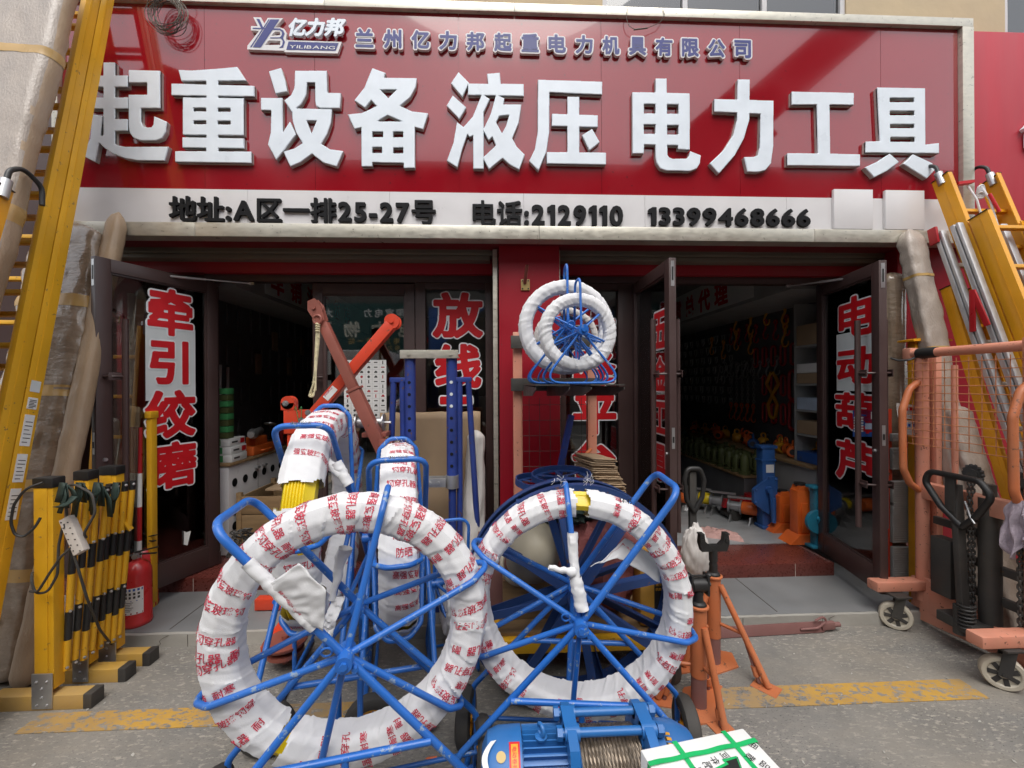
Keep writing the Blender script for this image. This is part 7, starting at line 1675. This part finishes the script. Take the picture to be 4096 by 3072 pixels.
# things at the threshold
ph = thing('pallet_truck_handle', 'black pallet truck handle standing upright with its loop at the top, left of the doorway', 'handle'); c = at(2770, 2100, 2.86); x, y = c.x, c.y
mb = MB(); mb.beam((x, y, ZL), (x, y, at(2770, 1885, y).z), .048, .03, (0, 1, 0), .004); mb.build('shaft', 'iron', ph)
mb = MB(); zz = at(2770, 1872, y).z; P_ = [(x, y-.02, zz-.30), (x-.05, y-.02, zz-.22), (x-.065, y-.02, zz-.08), (x-.045, y-.02, zz), (x+.045, y-.02, zz), (x+.075, y-.02, zz-.08), (x+.06, y-.02, zz-.2), (x+.005, y-.02, zz-.30)]; mb.tube(fillet(P_, .04, 6), .0165, 12); mb.build('loop', 'black', ph)
mb = MB(); mb.box(x-.08, x+.08, y-.05, y+.09, ZL, ZL+.12, .01); mb.build('base', 'iron', ph); rebase(ph)
cb = at(2775, 2200, 2.62)
single('cloth_bag', blob((cb.x+.02, 2.64, .53), .085, .075, .20, 15, .16, 2.2), 'old_cloth', 'pale crumpled cloth bag tied below the black handle loop', 'bag')
mb = MB(); c0 = gr(2850, 2140, ZT); 
def sackf(u, v):
    x = c0.x-.16+.36*u+.06*v; y = c0.y-.04+.24*v; e = math.sin(math.pi*min(1, max(0, u)))**.5*math.sin(math.pi*v)**.5
    return V(x+.02*noise.noise((v*5, 1, 2)), y-.16*u+.02*noise.noise((u*5, 3, 2)), ZT+.003+e*(.045+.035*noise.noise((u*5, v*5, 3))+.02*noise.noise((u*13, v*11, 1))))
mb.grid(sackf, 40, 30); o = single('paper_sack', mb, 'pinkcloth', 'flat crumpled pink paper sack lying across the threshold', 'sack')
def sack(c, rx, ry, rz, seed, lb, mat='cloth'): return single('woven_sack', blob(c, rx, ry, rz, seed, .14, 2.2), mat, lb, 'sack', 'white woven sacks behind the middle door leaf')
sack((1.30, 3.86, .62), .17, .13, .42, 3, 'white woven sack with blue printing standing behind the glass of the middle door leaf'); sack((1.62, 3.95, .42), .16, .12, .24, 6, 'white woven sack standing inside the doorway, right of the printed one')
mb = MB(); mb.sm = 0; text(mb, '老化工', V(1.20, 3.715, .80), (1, 0, 0), (0, 0, 1), .07, .02); 
cb_ = thing('cardboard_stack', 'stack of folded brown cardboard sheets beside the pink post of the raised stacker', 'cardboard')
random.seed(9)
MB().box(.62, .86, 2.66, 2.88, .30, .93, .004).build('carton', 'card', cb_)
for k in range(20):
    z = .932+.0125*k; a = .30+random.uniform(-.04, .04); c = V(.725+random.uniform(-.012, .012)-.0035*k, 2.74+random.uniform(-.01, .01), z); n_ = .115-.0015*k
    M = Matrix.Translation(c) @ Matrix.Rotation(a, 4, 'Z') @ Matrix.Rotation(.10, 4, 'Y')
    m3 = MB(); m3.grid(lambda u, v: M @ V((u-.5)*2*n_, (v-.5)*.24, .004*noise.noise((u*5, v*5, k))), 8, 8); o = m3.build('sheet', 'card', cb_); o.modifiers.new('s', 'SOLIDIFY').thickness = .008
rebase(cb_)
single('blue_post', MB().beam(at(2235, 1900, 2.86), at(2285, 1660, 2.92), .045, .03, (0, 1, 0), .003).beam(V(at(2235, 1900, 2.86).x-.01, 2.84, ZL), at(2235, 1900, 2.86), .045, .03, (0, 1, 0), .003), 'postblue', 'flat blue steel post leaning against the red pillar below the raised forks', 'post')

# ================================================================ SALES ROOM, LEFT BAY
cbn = thing('cabinet', 'white steel cabinet with rows of round holes inside the left bay', 'cabinet'); MB().box(-2.79, -2.285, 3.66, 7.5, ZT+.004, .95, .004).build('body', 'white_panel', cbn); MB().box(-2.79, -2.27, 3.65, 7.5, .955, .98, .003).build('top', 'wood', cbn)
for z in (.42, .55, .80):
    for k in range(14):
        y = 3.74+.155*k
        MB().lathe([(0, 0), (.035, 0), (.037, .003), (0, .003)], (-2.284, y, z), (1, 0, 0), 18).build('round_hole', 'letter_black', cbn)
MB().box(-2.2848, -2.283, 4.10, 4.103, ZT+.02, .94).build('door_gap', 'iron', cbn)
for y in (4.04, 4.17, 5.1): MB().box(-2.284, -2.25, y, y+.045, .86, .88, .004).build('latch', 'zinc', cbn)
rebase(cbn)
for i, (x, y, z, lb) in enumerate(((-2.33, 3.78, .982, 'lowest of three white cartons stacked on the holed cabinet'), (-2.335, 3.78, 1.052, 'middle of three white cartons stacked on the holed cabinet'), (-2.345, 3.775, 1.122, 'topmost of three white cartons stacked on the holed cabinet'))):
    t = thing('carton', lb, 'box', 'white cartons on the cabinet'); MB().box(x-.12, x+.055, y-.09, y+.13, z, z+.066, .003).build('body', 'paper', t)
    if i: MB().box(x+.0555, x+.0565, y+.06, y+.12, z+.012, z+.055).build('red_print', 'decal_red', t)
    MB().box(x+.0555, x+.0565, y-.06, y+.02, z+.025, z+.04).build('grey_print', 'iron', t); MB().box(x-.118, x-.02, y-.0915, y-.0905, z+.006, z+.06).build('green_end', 'greenpaint', t); rebase(t)
t = thing('toolbox', 'orange plastic toolbox on the holed cabinet', 'toolbox'); MB().box(-2.42, -2.28, 4.02, 4.40, .982, 1.07, .012).build('body', 'jackorange', t); MB().box(-2.40, -2.30, 4.10, 4.30, 1.071, 1.15, .01).build('upper_case', 'jackorange', t); mb = MB(); mb.tube(fillet([(-2.275, 4.14, 1.02), (-2.25, 4.14, 1.02), (-2.25, 4.28, 1.02), (-2.275, 4.28, 1.02)], .02), .008, 8); mb.build('handle', 'jackorange', t); rebase(t)
single('grinder', MB().cyl((-2.40, 4.35, 1.19), (-2.30, 4.05, 1.19), .035, 16).cyl((-2.30, 4.05, 1.19), (-2.27, 3.96, 1.19), .05, 16, .03).lathe([(0, 0), (.06, 0), (.06, .012), (0, .014)], (-2.35, 4.45, 1.24), (0, .3, 1), 20), 'zinc', 'grey angle grinder lying on the orange toolbox', 'grinder')
mb = MB()
for s in (0, .05): mb.torus((-2.36, 4.75, 1.10), .11, .018, (1, .2+s, 0), 26, 8)
single('hand_clamp', mb, 'toolred', 'dark red ring clamp on the cabinet behind the toolbox', 'clamp')
wc = thing('wooden_crate', 'open wooden crate beside the chain pile just inside the left bay', 'crate'); x0, x1, y0, y1 = -2.24, -1.74, 3.74, 4.30
zt_ = .70
mb = MB()
for a, b in (((x0, y0), (x1, y0)), ((x0, y1), (x1, y1)), ((x0, y0), (x0, y1)), ((x1, y0), (x1, y1))):
    for k in range(3): mb.beam((*a, ZT+.09+.16*k), (*b, ZT+.09+.16*k), .018, .152, bev=.002)
mb.build('slat', 'wood', wc); mb = MB()
for x in (x0, x1):
    for y in (y0, y1): mb.box(x-.02, x+.02, y-.02, y+.02, ZT+.004, zt_+.01, .002)
mb.build('corner_post', 'wood', wc); mb = MB(); mb.sm = 0; text(mb, '天津五金机械', V(x0+.05, y0-.0105, ZT+.12), (1, 0, 0), (0, 0, 1), .06, .03); mb.build('stencil', 'letter_black', wc); MB().box(x0+.2, x1+.18, y0+.03, y1, zt_+.012, zt_+.03, .003).build('lid', 'card', wc); rebase(wc)
single('cable_pulley', MB().lathe([(.02, -.045), (.155, -.045), (.16, -.038), (.11, -.012), (.105, 0), (.11, .012), (.16, .038), (.155, .045), (.02, .045)], (-1.83, 4.02, zt_+.078), (0, 0, 1), 40), 'cream', 'big cream nylon cable pulley lying on the wooden crate lid', 'pulley')
mb = MB(); chain(mb, [(-1.78, 3.68, .72), (-1.79, 3.66, .25)], .045, .018, .006); mb.torus((-1.79, 3.66, .66), .05, .016, (.3, 1, 0), 24, 8, a0=-.6, a1=4.2); single('hook_chain', mb, 'toolsteel', 'grey hook and chain hanging at the corner of the wooden crate', 'chain')
mb = MB()
for k in range(26):
    c = V(-2.0+random.uniform(-.16, .16), 3.56+random.uniform(-.06, .08), ZT+.05+.24*random.random()*(1-.3*random.random())); q = [c]
    for j in range(5): q.append(q[-1]+V(random.uniform(-.06, .06), random.uniform(-.03, .03), random.uniform(-.05, .03)))
    for p in q: p.z = max(ZT+.02, p.z)
    chain(mb, q, .036, .017, .0055)
single('chain_pile', mb, 'iron', 'heap of black chain on the step inside the left door', 'chain')
mb = MB(); mb.beam((0, 0, -.14), (0, 0, .10), .03, .012, (1, 0, 0), .003); mb.cyl((0, 0, .10), (0, 0, .17), .009, 8)
tl = wallthing('hand_tool', mb, 'toolsteel', 'thin steel hand tool hanging in the rows on the dark left wall', 'tool', 'hand tools on the left wall'); random.seed(11)
L_ = [(-2.785, 4.0+.21*k+.05*random.random(), 2.35-.42*j+.05*random.random()) for j in range(4) for k in range(14)]; copies(tl, L_, scale=[.6+.5*random.random() for _ in L_])
mb = MB().cyl((0, 0, -.30), (0, .01, .28), .013, 10); tl = wallthing('steel_tube', mb, 'paper', 'pale straight tube hanging on the dark left wall above the cabinet', 'tube', 'pale tubes on the left wall'); copies(tl, [(-2.76, 4.05+.12*k, 1.62-.02*k) for k in range(4)])
mb = MB(); mb.box(-.01, .02, -.05, .05, -.12, .12, .006)
tl = wallthing('tool_pack', mb, 'card', 'small brown tool pack hanging on the dark left wall', 'pack', 'tool packs on the left wall'); copies(tl, [(-2.78, 5.0+.37*k, 1.9+.3*(k % 2)) for k in range(9)])
for k in range(8):
    single('carton', MB().box(-2.42, -2.30, 3.68, 3.76, 1.19+.055*k, 1.24+.055*k, .002), 'greenpaint' if k % 2 else 'olive', 'small green carton, number %s from the bottom of the tall stack behind the left door' % ('one two three four five six seven eight'.split()[k]), 'box', 'small green cartons stacked on the cabinet')
# catalogue poster on the closed leaf
po = thing('poster', 'white catalogue poster with rows of small tool pictures on the closed door leaf', 'poster'); a, b = at(1377, 1690, YD-.006), at(1545, 1440, YD-.006); MB().box(a.x, b.x, YD-.0072, YD-.0062, a.z, b.z).build('sheet', 'paper', po)
random.seed(3); md, mr = MB(), MB(); md.sm = mr.sm = 0; nx, nz = 6, 13
for i in range(nx):
    for j in range(nz):
        cx_, cz_ = a.x+(b.x-a.x)*(i+.5)/nx, a.z+(b.z-a.z)*(j+.5)/nz; m_ = mr if random.random() < .25 else md; k = random.randrange(4); s = .0145
        if k == 0: P2 = [(-s, -s*.5), (s, -s*.6), (s*.7, s*.5), (0, s*.8), (-s*.6, s*.3)]
        elif k == 1: P2 = [(-s*.3, -s), (s*.3, -s), (s*.25, s), (-s*.25, s*.9)]
        elif k == 2: P2 = [(-s, -s*.3), (s, -s*.3), (s, s*.3), (-s, s*.3)]
        else: P2 = [(s*.8*math.cos(q), s*.8*math.sin(q)) for q in [6.28*t/7 for t in range(7)]]
        m_.add([V(cx_+p, YD-.0078, cz_+q) for p, q in P2], [tuple(range(len(P2)))])
md.build('pictures', 'iron', po); mr.build('red_pictures', 'toolred', po); mb = MB()
for i in range(1, nx): x = a.x+(b.x-a.x)*i/nx; mb.box(x-.0008, x+.0008, YD-.0077, YD-.0073, a.z, b.z)
for j in range(1, nz): z = a.z+(b.z-a.z)*j/nz; mb.box(a.x, b.x, YD-.00775, YD-.00735, z-.0008, z+.0008)
mb.build('grid_lines', 'zinc', po); rebase(po)
# blue notice on the right leaf
nt_ = thing('notice', 'blue printed notice with a portrait stuck on the right door leaf', 'notice'); q = [plR(3413, 1747), plR(3513, 1747), plR(3513, 1640), plR(3413, 1640)]; n_ = (q[1]-q[0]).cross(q[3]-q[0]).normalized(); n_ = n_ if n_.dot(V(0, 0, H)-q[0]) > 0 else -n_
lerp2 = lambda u, v: q[0].lerp(q[1], u).lerp(q[3].lerp(q[2], u), v)
def npatch(nm, mat, rects, off):
    mb = MB(); mb.sm = 0
    for u0, u1, v0, v1 in rects: mb.add([lerp2(u0, v0)+n_*off, lerp2(u1, v0)+n_*off, lerp2(u1, v1)+n_*off, lerp2(u0, v1)+n_*off], [(0, 1, 2, 3)])
    mb.build(nm, mat, nt_)
npatch('sheet', 'poster_blue', [(0, 1, 0, 1)], .003); npatch('text_bars', 'paper', [(.05, .45, .18+.10*k, .24+.10*k) for k in range(6)]+[(.75, .93, .66, .93)], .004); npatch('panel', 'bluewhite', [(.52, .95, .28, .50)], .004); npatch('red_bars', 'decal_red', [(.52, .72, .53, .57), (.55, .68, .12, .22)], .0045); npatch('portrait', 'letter_black', [(.79, .89, .66, .78), (.81, .87, .78, .88)], .0048)

# ================================================================ ACROSS THE STREET (seen mirrored in the sign and the glass)
ob = thing('shop_building', 'grey three storey building across the street, mirrored in the signboard', 'building')
YO, HO = -9.2, 9.29
MB().box(-26, 26, YO-8, YO, 0, HO).build('wall', 'facade_grey', ob); MB().box(-26.2, 26.2, YO-8, YO+.5, HO, HO+.25).build('roof_edge', 'facade_grey', ob)
for k in range(17):
    for z in (5.2, 7.7): MB().box(-25+3.05*k, -23.2+3.05*k, YO+.001, YO+.02, z, z+1.5).build('window', 'letter_black', ob)
for k in range(9): MB().box(-25+5.8*k, -20.6+5.8*k, YO+.001, YO+.02, .3, 2.5).build('shutter', 'iron', ob)
rebase(ob)
gs = thing('signboard', 'dark green shop sign across the street, mirrored in the closed door leaf', 'signboard'); MB().box(-8.6, -2.7, YO+.03, YO+.2, 2.75, 4.75).build('panel', 'sign_green', gs)
def otext(s, x, z, size, mat, tr=1.05):
    mb = MB(); mb.sm = 0; text(mb, s, V(x, YO+.21, z), (-1, 0, 0), (0, 0, 1), size, .03, track=tr); mb.build('lettering', mat, gs)
otext('国家电力', -3.4, 4.25, .34, 'paper', 1.2); otext('大国产', -6.1, 4.25, .34, 'paper', 1.2); otext('电力物资', -3.05, 3.52, .62, 'steel', 1.65); otext('电力物资一站', -3.6, 3.22, .25, 'gold', 1.35); otext('电力物资有', -3.6, 2.98, .20, 'gold', 1.3); otext('地址:A区一排 1351965', -3.0, 2.80, .17, 'paper')
mb = MB(); mb.lathe([(.16, 0), (.22, 0), (.22, .02), (.16, .02)], (-3.15, YO+.2, 4.42), (0, 1, 0), 30); mb.build('emblem', 'gold', gs); rebase(gs)
for k, (x0, x1, m, lb) in enumerate(((-2.5, 3.2, 'poster_blue', 'blue blank shop sign across the street'), (3.4, 11, 'neigh_red', 'red blank shop sign across the street'), (-16, -8.8, 'white_panel', 'white blank shop sign across the street'))):
    single('signboard', MB().box(x0, x1, YO+.03, YO+.2, 2.9, 4.6, .02), m, lb, 'signboard')
cr = thing('added_crane', 'grey made-up crane boom out of view, added for the dark diagonal mirrored in the sign', 'crane')  # invented, unseen crane, placed only for its dark diagonal reflection in the sign
mb = MB(); p, q = V(-.9, -4.2, 2.0), V(10.9, -4.2, 12.2); mb.beam(p, p.lerp(q, .62), .9, 1.6, (0, 0, 1), .03); mb.beam(p.lerp(q, .60), q, .7, .95, (0, 0, 1), .03); mb.build('boom', 'iron', cr)
mb = MB(); mb.box(-4.2, .6, -5.3, -3.1, .7, 1.35, .05); mb.box(-1.9, -.2, -4.9, -3.5, 1.36, 2.3, .06); mb.build('carriage', 'iron', cr); MB().box(-4.1, -2.6, -5.2, -3.2, 1.36, 2.5, .1).build('cab', 'white_panel', cr)
for x in (-3.6, -2.2, -.1):
    for y in (-5.15, -3.25): MB().lathe([(.2, -.13), (.42, -.14), (.46, -.1), (.46, .1), (.42, .14), (.2, .13)], (x, y, .46), (0, 1, 0), 26, closed=True).build('wheel', 'rubber', cr)
rebase(cr)
